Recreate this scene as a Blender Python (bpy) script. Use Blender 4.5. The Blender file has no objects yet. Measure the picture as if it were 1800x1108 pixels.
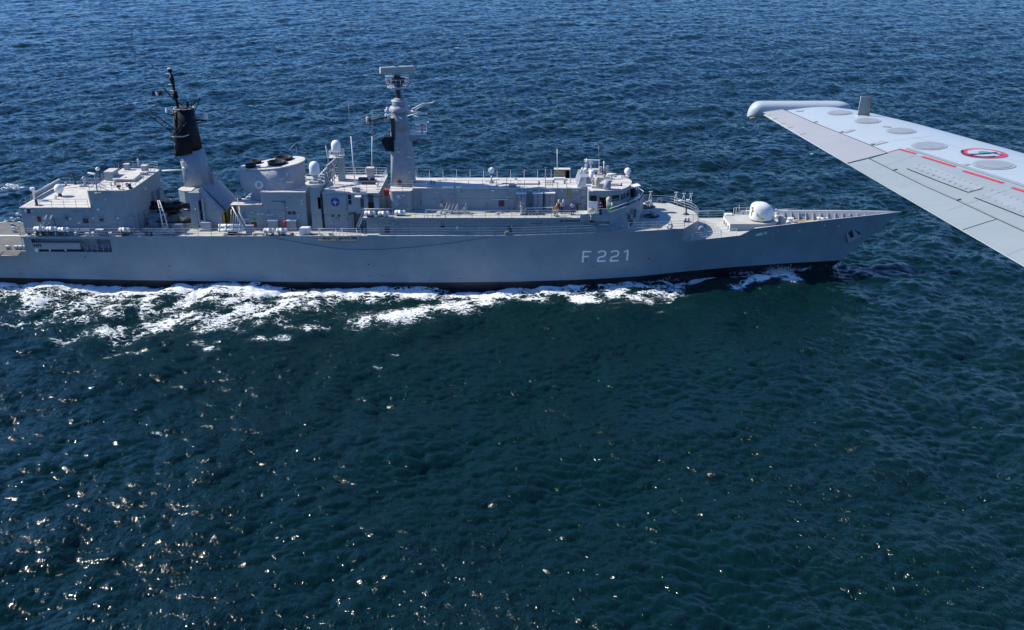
import bpy, math, random
import numpy as np
from math import radians, sin, cos, pi, tan, sqrt
random.seed(7); rng = np.random.default_rng(11)
scene = bpy.context.scene
COL = scene.collection

# ---------------------------------------------------------------- camera
FPX = 1700.0; PITCH = radians(22.2); CAM = (0.0, -127.9, 45.1)
cd = bpy.data.cameras.new('camera'); cam = bpy.data.objects.new('camera', cd); COL.objects.link(cam)
cam.location = CAM; cam.rotation_euler = (radians(90) - PITCH, 0, 0)
cd.sensor_width = 36.0; cd.lens = 36.0 * FPX / 1800.0
cd.clip_start = 0.1; cd.clip_end = 60000
scene.camera = cam
# ---------------------------------------------------------------- sky, sun, exposure
SUN_AZ = radians(79)      # measured from +Y (away) towards -X (aft)
SUN_EL = radians(41)
world = bpy.data.worlds.new('World'); scene.world = world; world.use_nodes = True
wn = world.node_tree.nodes; wl = world.node_tree.links
for n in list(wn): wn.remove(n)
sky = wn.new('ShaderNodeTexSky'); sky.sky_type = 'NISHITA'; sky.sun_disc = False
sky.sun_elevation = SUN_EL; sky.sun_rotation = -SUN_AZ
sky.air_density = 1.0; sky.dust_density = 0.1; sky.ozone_density = 4.5; sky.altitude = 20
bg = wn.new('ShaderNodeBackground'); bg.inputs['Strength'].default_value = 0.115
wo = wn.new('ShaderNodeOutputWorld')
tint = wn.new('ShaderNodeMix'); tint.data_type = 'RGBA'; tint.blend_type = 'MULTIPLY'; tint.inputs[0].default_value = 1.0
tint.inputs[7].default_value = (0.52, 0.79, 1.18, 1)     # deep clear-air blue
wl.new(sky.outputs[0], tint.inputs[6]); wl.new(tint.outputs[2], bg.inputs[0]); wl.new(bg.outputs[0], wo.inputs[0])
sd = bpy.data.lights.new('sun', 'SUN'); sd.energy = 4.9; sd.angle = radians(0.55); sd.color = (1.0, 0.955, 0.83)
sun = bpy.data.objects.new('sun', sd); COL.objects.link(sun)
from mathutils import Vector
SV = Vector((-sin(SUN_AZ) * cos(SUN_EL), cos(SUN_AZ) * cos(SUN_EL), sin(SUN_EL)))
sun.rotation_euler = SV.to_track_quat('Z', 'Y').to_euler(); sun.location = (-60, 40, 120)
scene.view_settings.view_transform = 'Standard'; scene.view_settings.look = 'None'
scene.view_settings.exposure = 0.3; scene.view_settings.gamma = 1.0
scene.render.engine = 'CYCLES'
scene.cycles.sample_clamp_indirect = 4.0
scene.cycles.max_bounces = 6

# ---------------------------------------------------------------- survey: bearings taken from the photograph turned into metres
_c, _s = cos(PITCH), sin(PITCH)
def _ray(px, py):
    a = (px - 900) / FPX; b = (554 - py) / FPX
    return a, _c + b * _s, -_s + b * _c
def at(px, py, Y):                # point of that bearing on the upright plane at Y
    d = _ray(px, py); t = (Y - CAM[1]) / d[1]
    return (d[0] * t, Y, CAM[2] + d[2] * t)
def on(px, py, Z):                # point of that bearing on the level plane at Z
    d = _ray(px, py); t = (Z - CAM[2]) / d[2]
    return (d[0] * t, CAM[1] + d[1] * t, Z)
def ax(px, py, Y): return at(px, py, Y)[0]
def lerp(a, b, t): return a + (b - a) * t
def itp(x, tab):
    return float(np.interp(x, [p[0] for p in tab], [p[1] for p in tab]))

# ---------------------------------------------------------------- mesh builder
ORG = {}
class MB:
    def __init__(s): s.v = []; s.f = []; s.sm = []
    def add(s, vs, fs, smooth=False):
        o = len(s.v); s.v += [tuple(map(float, p)) for p in vs]
        for f in fs: s.f.append(tuple(i + o for i in f)); s.sm.append(smooth)
        return s
    def box(s, x0, x1, y0, y1, z0, z1):
        return s.add([(x0,y0,z0),(x1,y0,z0),(x1,y1,z0),(x0,y1,z0),(x0,y0,z1),(x1,y0,z1),(x1,y1,z1),(x0,y1,z1)],
                     [(3,2,1,0),(4,5,6,7),(0,1,5,4),(1,2,6,5),(2,3,7,6),(3,0,4,7)])
    def cbox(s, c, size, rz=0.0, tilt=0.0):
        hx, hy, hz = size[0]/2, size[1]/2, size[2]/2
        vs = []
        for z in (-hz, hz):
            for x, y in ((-hx,-hy),(hx,-hy),(hx,hy),(-hx,hy)):
                X, Z = x*cos(tilt) - z*sin(tilt), x*sin(tilt) + z*cos(tilt)
                vs.append((c[0] + X*cos(rz) - y*sin(rz), c[1] + X*sin(rz) + y*cos(rz), c[2] + Z))
        return s.add(vs, [(3,2,1,0),(4,5,6,7),(0,1,5,4),(1,2,6,5),(2,3,7,6),(3,0,4,7)])
    def prism(s, poly, z0, z1, top=None, smooth=False):   # poly counter-clockwise (x,y); top = other outline
        n = len(poly); t = top or poly
        zz0 = z0 if callable(z0) else (lambda x, y: z0); zz1 = z1 if callable(z1) else (lambda x, y: z1)
        vs = [(x, y, zz0(x, y)) for x, y in poly] + [(x, y, zz1(x, y)) for x, y in t]
        s.add(vs, [(i, (i+1) % n, n + (i+1) % n, n + i) for i in range(n)], smooth)
        o = len(s.v) - 2*n
        s.f.append(tuple(o + i for i in reversed(range(n)))); s.sm.append(False)
        s.f.append(tuple(o + n + i for i in range(n))); s.sm.append(False)
        return s
    def sheet(s, pts): return s.add(pts, [tuple(range(len(pts)))])
    def tube(s, pts, r, n=6, r1=None, caps=True):
        pts = [Vector(p) for p in pts]; m = len(pts)
        rs = [lerp(r, r if r1 is None else r1, i / max(1, m-1)) for i in range(m)]
        rings = []; up = Vector((0,0,1))
        for i, p in enumerate(pts):
            d = (pts[min(i+1, m-1)] - pts[max(i-1, 0)]).normalized()
            a = d.cross(up)
            if a.length < 1e-3: a = d.cross(Vector((0,1,0)))
            a.normalize(); b = a.cross(d).normalized()
            rings.append([p + (a*cos(2*pi*k/n) + b*sin(2*pi*k/n))*rs[i] for k in range(n)])
        vs = [v for r_ in rings for v in r_]
        fs = [(i*n+k, i*n+(k+1) % n, (i+1)*n+(k+1) % n, (i+1)*n+k) for i in range(m-1) for k in range(n)]
        s.add(vs, fs, n > 4)
        if caps:
            o = len(s.v) - m*n
            s.f.append(tuple(o + k for k in reversed(range(n)))); s.sm.append(False)
            s.f.append(tuple(o + (m-1)*n + k for k in range(n))); s.sm.append(False)
        return s
    def revolve(s, c, prof, n=24, axis='z', sx=1.0, sy=1.0, smooth=True):    # prof = [(r,h)...]
        vs = []
        for r, h in prof:
            for k in range(n):
                a = 2*pi*k/n; u, w = r*cos(a)*sx, r*sin(a)*sy
                if axis == 'z': vs.append((c[0]+u, c[1]+w, c[2]+h))
                elif axis == 'x': vs.append((c[0]+h, c[1]+u, c[2]+w))
                else: vs.append((c[0]+w, c[1]+h, c[2]+u))
        m = len(prof)
        s.add(vs, [(i*n+k, i*n+(k+1) % n, (i+1)*n+(k+1) % n, (i+1)*n+k) for i in range(m-1) for k in range(n)], smooth)
        o = len(s.v) - m*n
        s.f.append(tuple(o + k for k in reversed(range(n)))); s.sm.append(False)
        s.f.append(tuple(o + (m-1)*n + k for k in range(n))); s.sm.append(False)
        return s
    def ring(s, c, R, r, n=20, m=8, axis='z', sy=1.0):
        vs = []
        for k in range(n):
            a = 2*pi*k/n
            for j in range(m):
                b = 2*pi*j/m; q = R + r*cos(b)
                p = (q*cos(a), q*sin(a)*sy, r*sin(b))
                if axis == 'x': p = (p[2], p[0], p[1])
                if axis == 'y': p = (p[0], p[2], p[1])
                vs.append((c[0]+p[0], c[1]+p[1], c[2]+p[2]))
        return s.add(vs, [(k*m+j, ((k+1) % n)*m+j, ((k+1) % n)*m+(j+1) % m, k*m+(j+1) % m) for k in range(n) for j in range(m)], True)
    def grid(s, fn, nu, nv, smooth=True):
        vs = [fn(i/nu, j/nv) for i in range(nu+1) for j in range(nv+1)]
        return s.add(vs, [(i*(nv+1)+j, (i+1)*(nv+1)+j, (i+1)*(nv+1)+j+1, i*(nv+1)+j+1) for i in range(nu) for j in range(nv)], smooth)
    def rail(s, pts, h=1.0, wires=3, step=1.6, r=0.022, rp=0.03):
        pts = [Vector(p) for p in pts]
        for w in range(wires):
            hh = h * (w+1) / wires
            s.tube([p + Vector((0,0,hh)) for p in pts], r, 4)
        for a, b in zip(pts[:-1], pts[1:]):
            n = max(1, int(round((b-a).length / step)))
            for i in range(n + 1):
                p = a.lerp(b, i/n); s.tube([p, p + Vector((0,0,h))], rp, 4)
        return s
    def build(s, name, mat, parent=None, bevel=0.0):
        me = bpy.data.meshes.new(name); o = bpy.data.objects.new(name, me); COL.objects.link(o)
        org = ORG.get(parent.name, (0,0,0)) if parent else (0,0,0)
        if parent: o.parent = parent
        ORG[o.name] = org
        me.from_pydata([(p[0]-org[0], p[1]-org[1], p[2]-org[2]) for p in s.v], [], s.f)
        me.materials.append(mat)
        me.polygons.foreach_set('use_smooth', s.sm)
        me.update()
        if bevel:
            b = o.modifiers.new('bevel', 'BEVEL'); b.width = bevel; b.segments = 2; b.limit_method = 'ANGLE'; b.angle_limit = radians(40)
        return o

def thing(name, label, cat, loc=(0,0,0), group=None, rz=0.0):
    o = bpy.data.objects.new(name, None); COL.objects.link(o); o.empty_display_size = 0.3
    o.location = loc; o.rotation_euler = (0, 0, rz); o['label'] = label; o['category'] = cat
    if group: o['group'] = group
    ORG[o.name] = tuple(loc)
    return o
def copy_tree(o, loc, label, group=None):
    c = o.copy(); COL.objects.link(c); c.location = loc; c['label'] = label
    if group: c['group'] = group
    for ch in list(o.children):
        d = ch.copy(); COL.objects.link(d); d.parent = c
        for g in list(ch.children):
            e = g.copy(); COL.objects.link(e); e.parent = d
    return c

# ---------------------------------------------------------------- materials
def mat(name, col, rough=0.6, metal=0.0, var=0.12, scale=1.0, streak=0.0, bump=0.0, rust=0.0, spec=0.4, streak_axis=(3.0,3.0,0.15), streak_col=(0.2,0.11,0.06,1), seams=0.0):
    m = bpy.data.materials.new(name); m.use_nodes = True
    nt = m.node_tree; N = nt.nodes; L = nt.links
    b = N['Principled BSDF']; b.inputs['Roughness'].default_value = rough; b.inputs['Metallic'].default_value = metal
    b.inputs['Specular IOR Level'].default_value = spec
    tc = N.new('ShaderNodeTexCoord')
    n1 = N.new('ShaderNodeTexNoise'); n1.inputs['Scale'].default_value = 0.9*scale; n1.inputs['Detail'].default_value = 8; n1.inputs['Roughness'].default_value = 0.62
    L.new(tc.outputs['Object'], n1.inputs['Vector'])
    r1 = N.new('ShaderNodeMapRange'); r1.inputs[1].default_value = 0.3; r1.inputs[2].default_value = 0.7
    r1.inputs[3].default_value = 1 - var; r1.inputs[4].default_value = 1 + var
    L.new(n1.outputs['Fac'], r1.inputs[0])
    mx = N.new('ShaderNodeMix'); mx.data_type = 'RGBA'; mx.blend_type = 'MULTIPLY'; mx.inputs[0].default_value = 1.0
    mx.inputs[6].default_value = (*col, 1); L.new(r1.outputs[0], mx.inputs[7])
    out = mx.outputs[2]
    if streak > 0:
        mp = N.new('ShaderNodeMapping'); mp.inputs['Scale'].default_value = streak_axis
        L.new(tc.outputs['Object'], mp.inputs[0])
        n2 = N.new('ShaderNodeTexNoise'); n2.inputs['Scale'].default_value = 1.0; n2.inputs['Detail'].default_value = 5
        L.new(mp.outputs[0], n2.inputs['Vector'])
        r2 = N.new('ShaderNodeMapRange'); r2.inputs[1].default_value = 0.56; r2.inputs[2].default_value = 0.8; r2.inputs[3].default_value = 0; r2.inputs[4].default_value = streak
        L.new(n2.outputs['Fac'], r2.inputs[0])
        m2 = N.new('ShaderNodeMix'); m2.data_type = 'RGBA'; L.new(r2.outputs[0], m2.inputs[0]); L.new(out, m2.inputs[6]); m2.inputs[7].default_value = streak_col
        out = m2.outputs[2]
    if rust > 0:
        n3 = N.new('ShaderNodeTexNoise'); n3.inputs['Scale'].default_value = 2.3*scale; n3.inputs['Detail'].default_value = 9; n3.inputs['Roughness'].default_value = 0.7
        L.new(tc.outputs['Object'], n3.inputs['Vector'])
        r3 = N.new('ShaderNodeMapRange'); r3.inputs[1].default_value = 0.66; r3.inputs[2].default_value = 0.76; r3.inputs[3].default_value = 0; r3.inputs[4].default_value = rust
        L.new(n3.outputs['Fac'], r3.inputs[0])
        m3 = N.new('ShaderNodeMix'); m3.data_type = 'RGBA'; L.new(r3.outputs[0], m3.inputs[0]); L.new(out, m3.inputs[6]); m3.inputs[7].default_value = (0.13, 0.08, 0.05, 1)
        out = m3.outputs[2]
    L.new(out, b.inputs['Base Color'])
    if bump > 0 or seams > 0:
        n4 = N.new('ShaderNodeTexNoise'); n4.inputs['Scale'].default_value = 1.1*scale; n4.inputs['Detail'].default_value = 3
        L.new(tc.outputs['Object'], n4.inputs['Vector'])
        bp = N.new('ShaderNodeBump'); bp.inputs['Strength'].default_value = min(1, bump + 0.001); bp.inputs['Distance'].default_value = 0.12
        L.new(n4.outputs['Fac'], bp.inputs['Height']); nrm = bp.outputs[0]
        if seams > 0:      # plating seams: the plates dish between frames
            mp2 = N.new('ShaderNodeMapping'); mp2.inputs['Rotation'].default_value = (radians(90), 0, 0)
            L.new(tc.outputs['Object'], mp2.inputs[0])
            bt = N.new('ShaderNodeTexBrick'); bt.inputs['Scale'].default_value = 1.0; bt.inputs['Mortar Size'].default_value = 0.03; bt.inputs['Mortar Smooth'].default_value = 1.0
            bt.inputs['Brick Width'].default_value = 5.5; bt.inputs['Row Height'].default_value = 1.75; bt.inputs['Bias'].default_value = 0
            L.new(mp2.outputs[0], bt.inputs['Vector'])
            b2 = N.new('ShaderNodeBump'); b2.invert = True; b2.inputs['Strength'].default_value = seams; b2.inputs['Distance'].default_value = 0.05
            L.new(bt.outputs['Fac'], b2.inputs['Height']); L.new(nrm, b2.inputs['Normal']); nrm = b2.outputs[0]
        L.new(nrm, b.inputs['Normal'])
    return m
M = {}
M['hull']   = mat('hull_paint', (0.205, 0.268, 0.308), 0.5, var=0.13, scale=0.35, streak=0.24, bump=0.45, seams=0.35, rust=0.25, streak_axis=(1.6,1.6,0.08), streak_col=(0.24,0.27,0.29,1))
M['boot']   = mat('boot_paint', (0.012, 0.013, 0.016), 0.35, var=0.3, streak=0.5, streak_axis=(0.3,0.3,2.5), streak_col=(0.05,0.05,0.05,1))
M['grey']   = mat('ship_grey', (0.275, 0.32, 0.345), 0.55, var=0.10, streak=0.30, bump=0.35, rust=0.25, streak_col=(0.20,0.20,0.21,1))
M['grey2']  = mat('ship_grey_fitting', (0.33, 0.345, 0.38), 0.5, var=0.12, scale=4, rust=0.35)
M['funnel'] = mat('funnel_grey', (0.355, 0.37, 0.395), 0.75, var=0.09, bump=0.35, scale=0.8, streak=0.2, streak_col=(0.25,0.25,0.27,1))
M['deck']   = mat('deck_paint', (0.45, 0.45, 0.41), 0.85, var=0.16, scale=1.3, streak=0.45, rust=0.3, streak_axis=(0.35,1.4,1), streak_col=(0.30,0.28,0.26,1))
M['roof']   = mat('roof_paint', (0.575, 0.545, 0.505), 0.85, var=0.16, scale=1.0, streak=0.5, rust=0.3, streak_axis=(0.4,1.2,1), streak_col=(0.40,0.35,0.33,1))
M['flight'] = mat('flight_deck_paint', (0.15, 0.15, 0.14), 0.9, var=0.2, scale=0.8, streak=0.5, rust=0.2, streak_axis=(0.2,1.0,1), streak_col=(0.15,0.14,0.13,1))
M['white']  = mat('white_paint', (0.74, 0.74, 0.73), 0.45, var=0.07, scale=3, rust=0.12)
M['radar'] = mat('radar_grey', (0.42, 0.42, 0.41), 0.5, var=0.08, scale=3)
M['mast']   = mat('mast_grey', (0.27, 0.30, 0.335), 0.6, var=0.14, bump=0.4, scale=1.2, streak=0.45, rust=0.35, streak_col=(0.17,0.18,0.19,1))
M['cream']  = mat('cream_raft', (0.70, 0.68, 0.63), 0.5, var=0.08, scale=4)
M['black']  = mat('black_paint', (0.0035, 0.0065, 0.013), 0.6, var=0.25, scale=1.5, spec=0.25)
M['dark']   = mat('dark_metal', (0.035, 0.038, 0.045), 0.6, var=0.3, scale=3)
M['rubber'] = mat('dark_rubber', (0.016, 0.018, 0.02), 0.7, var=0.3, scale=3)
M['tarp']   = mat('olive_tarp', (0.085, 0.10, 0.085), 0.85, var=0.35, scale=4, bump=0.8)
M['glass']  = mat('window_glass', (0.02, 0.026, 0.03), 0.08, var=0.2, spec=0.8)
M['door']   = mat('dark_opening', (0.05, 0.055, 0.07), 0.7, var=0.3, scale=2)
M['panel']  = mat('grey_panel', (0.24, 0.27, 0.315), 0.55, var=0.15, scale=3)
M['red']    = mat('red_paint', (0.55, 0.03, 0.03), 0.5)
M['maroon'] = mat('maroon_paint', (0.12, 0.025, 0.03), 0.6, var=0.3, scale=8)
M['yellow'] = mat('yellow_paint', (0.65, 0.48, 0.03), 0.6, var=0.15, scale=6)
M['ochre']  = mat('ochre_paint', (0.42, 0.27, 0.04), 0.6, var=0.15, scale=6)
M['orange'] = mat('orange_paint', (0.75, 0.18, 0.02), 0.6)
M['blue']   = mat('emblem_blue', (0.012, 0.05, 0.25), 0.4, var=0.04)
M['green']  = mat('green_paint', (0.04, 0.38, 0.10), 0.5)
M['navy']   = mat('navy_cloth', (0.028, 0.035, 0.12), 0.9, var=0.2, scale=10)
M['lightblue'] = mat('light_blue_cloth', (0.35, 0.40, 0.62), 0.9, var=0.15, scale=10)
M['tan']    = mat('tan_canvas', (0.50, 0.45, 0.33), 0.9, var=0.15, scale=6)
M['skin']   = mat('skin', (0.48, 0.27, 0.18), 0.6, var=0.05, scale=10)
M['hair']   = mat('dark_hair', (0.02, 0.015, 0.012), 0.8)
M['rope']   = mat('rope', (0.06, 0.07, 0.08), 0.9)
M['letter'] = mat('pale_letter_paint', (0.86, 0.88, 0.9), 0.55, var=0.06, scale=2)
M['net']    = mat('safety_net', (0.15, 0.14, 0.12), 0.9, var=0.3, scale=5)
M['dome']   = mat('radome_white', (0.78, 0.79, 0.80), 0.35, var=0.03)
M['wing']   = mat('wing_white', (0.43, 0.49, 0.52), 0.35, var=0.035, scale=0.8, streak=0.25, streak_axis=(0.5,6,1), streak_col=(0.40,0.44,0.46,1))
M['winggrey'] = mat('wing_grey', (0.31, 0.35, 0.36), 0.45, var=0.05, scale=1.5, streak=0.35, streak_axis=(1.2,9,1), streak_col=(0.26,0.28,0.285,1))
M['ailgrey'] = mat('aileron_grey', (0.36, 0.362, 0.378), 0.45, var=0.04, scale=1.5, streak=0.35, streak_axis=(1.2,9,1), streak_col=(0.31,0.305,0.31,1))
M['capgrey'] = mat('cap_grey', (0.28, 0.315, 0.35), 0.5, var=0.08, scale=6)
M['capedge'] = mat('cap_edge_grey', (0.33, 0.365, 0.39), 0.5, var=0.08, scale=6)
M['wingdark'] = mat('fin_grey', (0.22, 0.25, 0.265), 0.45, var=0.08, scale=6)
M['seam']   = mat('seam_black', (0.02, 0.02, 0.022), 0.7)
M['decal_red'] = mat('decal_red', (0.58, 0.05, 0.07), 0.4, var=0.08, scale=8)
M['teal']   = mat('decal_teal', (0.08, 0.28, 0.33), 0.4)
# ================================================================ THE FRIGATE
ship = thing('frigate', 'long grey warship with two masts steaming through the sea', 'warship')
def part(mb, name, m, parent=None, bevel=0.0, label=None):
    o = mb.build(name, M[m] if isinstance(m, str) else m, parent or ship, bevel)
    if label: o['label'] = label
    return o
# ---- hull lines
BDK = [(-95,5.6),(-80,6.4),(-67,7.0),(-50,7.35),(-30,7.4),(0,7.4),(10,7.25),(17,7.05),(20.85,6.5),(25,5.75),(31,4.6),(36.1,3.6),(42.2,2.42),(47.9,1.25),(51.5,0.45),(53.3,0.02)]
BWL = [(-95,4.4),(-80,5.6),(-68,6.4),(-50,7.0),(-30,7.3),(0,7.25),(10,6.6),(17,5.5),(23,4.3),(30,3.0),(36,2.0),(45,0.8),(53.3,0.0)]
ZTOP = [(-95,6.9),(-64,6.95),(0,7.1),(14,7.5),(20,7.68),(25,7.68),(31,7.05),(33,7.1),(36,7.26),(42,7.64),(48,7.91),(53.3,8.15)]
ZFC = [(-95,5.4),(15,5.5),(25,5.75),(31,6.1),(45,6.6),(53.3,6.9)]
ZBOOT = [(-95,1.1),(-68,0.95),(-40,0.7),(-10,0.55),(15,0.8),(30,1.0),(53.3,1.15)]
def stem(z): return itp(z, [(-4,40.0),(0,44.7),(1.1,45.85),(8.15,53.3)])
def x_at(X0, z): return X0 if X0 <= 17 else 17 + (X0-17)*(stem(z)-17)/36.3
def x_inv(X, z): return X if X <= 17 else 17 + (X-17)*36.3/(stem(z)-17)
def half(X0, z):
    bw, bd = itp(X0, BWL), itp(X0, BDK); zt = itp(X0, ZTOP)
    if z < 0:
        t = min(1, -z/4.0); return bw * sqrt(max(0, 1 - t**2.4)) 
    t = min(1.0, z/zt); p = 1.0 + 0.35*max(0, min(1, (X0-10)/25))
    return bw + (bd-bw) * t**p
def hull_y(X, z): return half(x_inv(X, z), z)
def hullat(px, py, off=0.02):
    Y = -6.0
    for _ in range(12):
        X, _y, z = at(px, py, Y); Y = lerp(Y, -hull_y(X, z) - off, 0.7)
    return at(px, py, Y)
XS = sorted(set([-95,-90,-85,-80,-75,-70,-66,-63.9,-62.9,-60,-56,-52.4,-50,-46,-42,-38,-34,-30,-25,-20,-15,-10,-5,0,4,8,11,14,17,19,21,22.6,24,26,28,29.8,31.3,32.8,34.5,36,38,40,42,44,46,48,49.5,51,52.3,53.3]))
def levels(X0):
    zt = itp(X0, ZTOP); fc = itp(X0, ZFC)
    mid = 6.55 if X0 < 0 else lerp(6.55, (fc+zt)/2, min(1, X0/15))
    return [itp(X0, ZBOOT), 2.0, 3.4, 4.75, fc, mid, zt]
LOW = [-4.0, -3.2, -2.0, -1.0, 0.0]
def hull_side(sg):
    mb = MB(); idx = {}
    for i, X0 in enumerate(XS):
        for j, z in enumerate(levels(X0)):
            idx[i, j] = len(mb.v); mb.v.append((x_at(X0, z), sg*half(X0, z), z))
    for i in range(len(XS)-1):
        xm = (XS[i]+XS[i+1])/2
        for j in range(6):
            if xm < -63.9 and j >= 3: continue
            if -62.9 < xm < -52.4 and j in (3, 4): continue
            if 24.0 < xm < 31.3 and j >= 4: continue
            if 31.3 < xm < 32.8 and j >= 4:
                if j == 4: mb.f.append((idx[i,4], idx[i+1,4], idx[i+1,5])); mb.sm.append(False)
                if j == 5: mb.f.append((idx[i,4], idx[i+1,5], idx[i+1,6])); mb.sm.append(False)
                continue
            if 22.6 < xm < 24.0 and j >= 4:
                continue
            q = (idx[i,j], idx[i+1,j], idx[i+1,j+1], idx[i,j+1])
            mb.f.append(q if sg < 0 else q[::-1]); mb.sm.append(True)
    return mb
h = MB(); 
for sg in (-1, 1):
    q = hull_side(sg); h.add(q.v, q.f); h.sm[-len(q.f):] = q.sm
# transom
zz = [itp(-95, ZBOOT), 2.0, 3.4, 4.75]
h.sheet([(-95, -half(-95,z), z) for z in zz] + [(-95, half(-95,z), z) for z in zz[::-1]])
hull = part(h, 'hull', 'hull')
lo = MB()
for sg in (-1, 1):
    idx = {}; o0 = len(lo.v)
    for i, X0 in enumerate(XS):
        for j, z in enumerate(LOW + [itp(X0, ZBOOT)]):
            idx[i,j] = len(lo.v); lo.v.append((x_at(X0, z), sg*half(X0, z), z))
    for i in range(len(XS)-1):
        for j in range(5):
            q = (idx[i,j], idx[i+1,j], idx[i+1,j+1], idx[i,j+1]); lo.f.append(q if sg < 0 else q[::-1]); lo.sm.append(True)
part(lo, 'lower_hull', 'boot')
def deck_poly(x0, x1, zf, inset=0.0, step=2.0, y0=None):
    n = max(2, int((x1-x0)/step)); xs = [lerp(x0, x1, i/n) for i in range(n+1)]
    L = [(x, -(hull_y(x, zf(x)) - inset), zf(x)) for x in xs]; R = [(x, hull_y(x, zf(x)) - inset, zf(x)) for x in xs]
    mb = MB(); mb.v = L + R; k = n + 1
    mb.f = [(i, i+1, k+i+1, k+i) for i in range(n)]; mb.sm = [False]*n
    return mb
part(deck_poly(-95, -63.9, lambda x: 4.73, 0.0), 'flight_deck', 'flight')
part(deck_poly(-63.9, -51.0, lambda x: 4.78, 0.03), 'side_gallery_deck', 'flight')  # dark deck colour also stands in for shade inside the gallery
part(deck_poly(-63.9, 22.62, lambda x: itp(x, ZTOP) - 0.01, 0.0), 'main_deck', 'deck')
part(deck_poly(21.5, 52.9, lambda x: itp(x, ZFC), 0.02), 'forecastle_deck', 'deck')
# platform front bulkhead and its deck tip
_ta = (x_at(22.6,7.66), half(22.6,itp(22.6,ZTOP))); _ba = (x_at(22.6,5.6), half(22.6,itp(22.6,ZFC)))
fr = [(_ta[0], -_ta[1]), (25.1, -2.4), (25.4, -1.2), (25.45, 0), (25.4, 1.2), (25.1, 2.4), (_ta[0], _ta[1])]
pf = MB()
bt = [(_ba[0]-.02, -_ba[1]), (25.1, -2.4), (25.4, -1.2), (25.45, 0), (25.4, 1.2), (25.1, 2.4), (_ba[0]-.02, _ba[1])]
for i in range(6):
    a, b = fr[i], fr[i+1]; c_, d_ = bt[i+1], bt[i]
    pf.sheet([(d_[0], d_[1], 5.45), (c_[0], c_[1], 5.45), (b[0], b[1], 7.66), (a[0], a[1], 7.66)])
part(pf, 'breakwater_bulkhead', 'grey')
part(MB().sheet([(x, y, 7.657) for x, y in fr]), 'platform_deck', 'deck')
# transverse bulkhead between flight deck and main deck
part(MB().box(-63.95, -63.8, -7.0, 7.0, 4.7, 6.94), 'screen_bulkhead', 'grey')
part(MB().box(-52.5, -52.3, -7.2, 7.2, 4.7, 6.9).box(-62.8, -52.5, -5.6, -5.5, 4.78, 6.85).box(-62.8, -52.5, 5.5, 5.6, 4.78, 6.85), 'gallery_bulkhead', 'panel')  # walls in darker paint to stand in for the recess's deep shade
part(MB().box(-64.0, -52.0, -7.33, -5.6, 6.72, 6.9), 'gallery_roof_edge', 'hull')
# bulwark inside with stiffeners
bw = MB(); st = []
for sg in (-1, 1):
    xs = [32.8, 35, 37, 39, 41, 43, 45, 47, 49, 51, 52.3]
    for a, b in zip(xs[:-1], xs[1:]):
        def q(x, z, off=0.06): return (x_at(x, z), sg*max(0.0, half(x, z) - off), z)
        qs = [q(a, itp(a, ZFC)), q(b, itp(b, ZFC)), q(b, itp(b, ZTOP)), q(a, itp(a, ZTOP))]
        bw.sheet(qs if sg > 0 else qs[::-1])
        bw.sheet([q(a, itp(a, ZTOP)+.004), q(b, itp(b, ZTOP)+.004), q(b, itp(b, ZTOP)+.004, -.03), q(a, itp(a, ZTOP)+.004, -.03)])
    x = 33.2
    while x < 51.6:
        zt, zf = itp(x, ZTOP), itp(x, ZFC)
        yt, yf = sg*max(0.1, half(x, zt)-.07), sg*max(0.1, half(x, zf)-.07)
        X = x_at(x, (zt+zf)/2)
        w = 0.45 if abs(yf) > 0.7 else 0.1
        st.append(MB().add([(X-.03, yt, zt-.03), (X-.03, yf, zf), (X-.03, yf - sg*w, zf), (X+.03, yt, zt-.03), (X+.03, yf, zf), (X+.03, yf - sg*w, zf)],
               [(0,1,2),(3,5,4),(0,3,4,1),(1,4,5,2),(2,5,3,0)]))
        x += 0.95
bwo = part(bw, 'bulwark', 'grey2')
for m_ in st: part(m_, 'stiffener', 'grey2', bwo)
part(MB().tube([(x_at(x, itp(x, ZTOP)), sg*half(x, itp(x, ZTOP)), itp(x, ZTOP)+.02) for x in (32.8,36,40,44,48,51,53.3) for sg in (1,)], .06, 6)
     .tube([(x_at(x, itp(x, ZTOP)), -half(x, itp(x, ZTOP)), itp(x, ZTOP)+.02) for x in (32.8,36,40,44,48,51,53.3)], .05, 6), 'bulwark_cap_rail', 'white')
# boot-line rub marks, hull number strokes, sunlit fairlead discs, anchor, hanging rope
def stroke(mb, pts, w, off=0.03):       # pts: bearings; w: width in metres; laid on the plating
    P = []
    for a, b in zip(pts[:-1], pts[1:]):
        n = max(1, int(math.dist(a, b)/3)); P += [(lerp(a[0], b[0], i/n), lerp(a[1], b[1], i/n)) for i in range(n)]
    P.append(pts[-1]); W3 = [Vector(hullat(*p, off)) for p in P]; vs = []
    for i, p in enumerate(W3):
        d = (W3[min(i+1, len(W3)-1)] - W3[max(i-1, 0)]).normalized(); nrm = Vector((0, -1, -0.15)).normalized()
        s = d.cross(nrm).normalized() * w/2; vs += [p+s, p-s]
    mb.add(vs, [(2*i, 2*i+1, 2*i+3, 2*i+2) for i in range(len(W3)-1)])
def glyph(pts, k=831/60.0): return [(1000 + x/(1800/130.0), 420 + y/(831/60.0)) for x, y in pts]
numo = []; W_ = 0.23; num = MB()
stroke(num, glyph([(335,578),(352,312)]),   .24); stroke(num, glyph([(345,315),(548,312)]), W_, .032); stroke(num, glyph([(352,436),(485,430)]), W_, .034)
part(num, 'hull_letter', 'letter')
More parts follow.
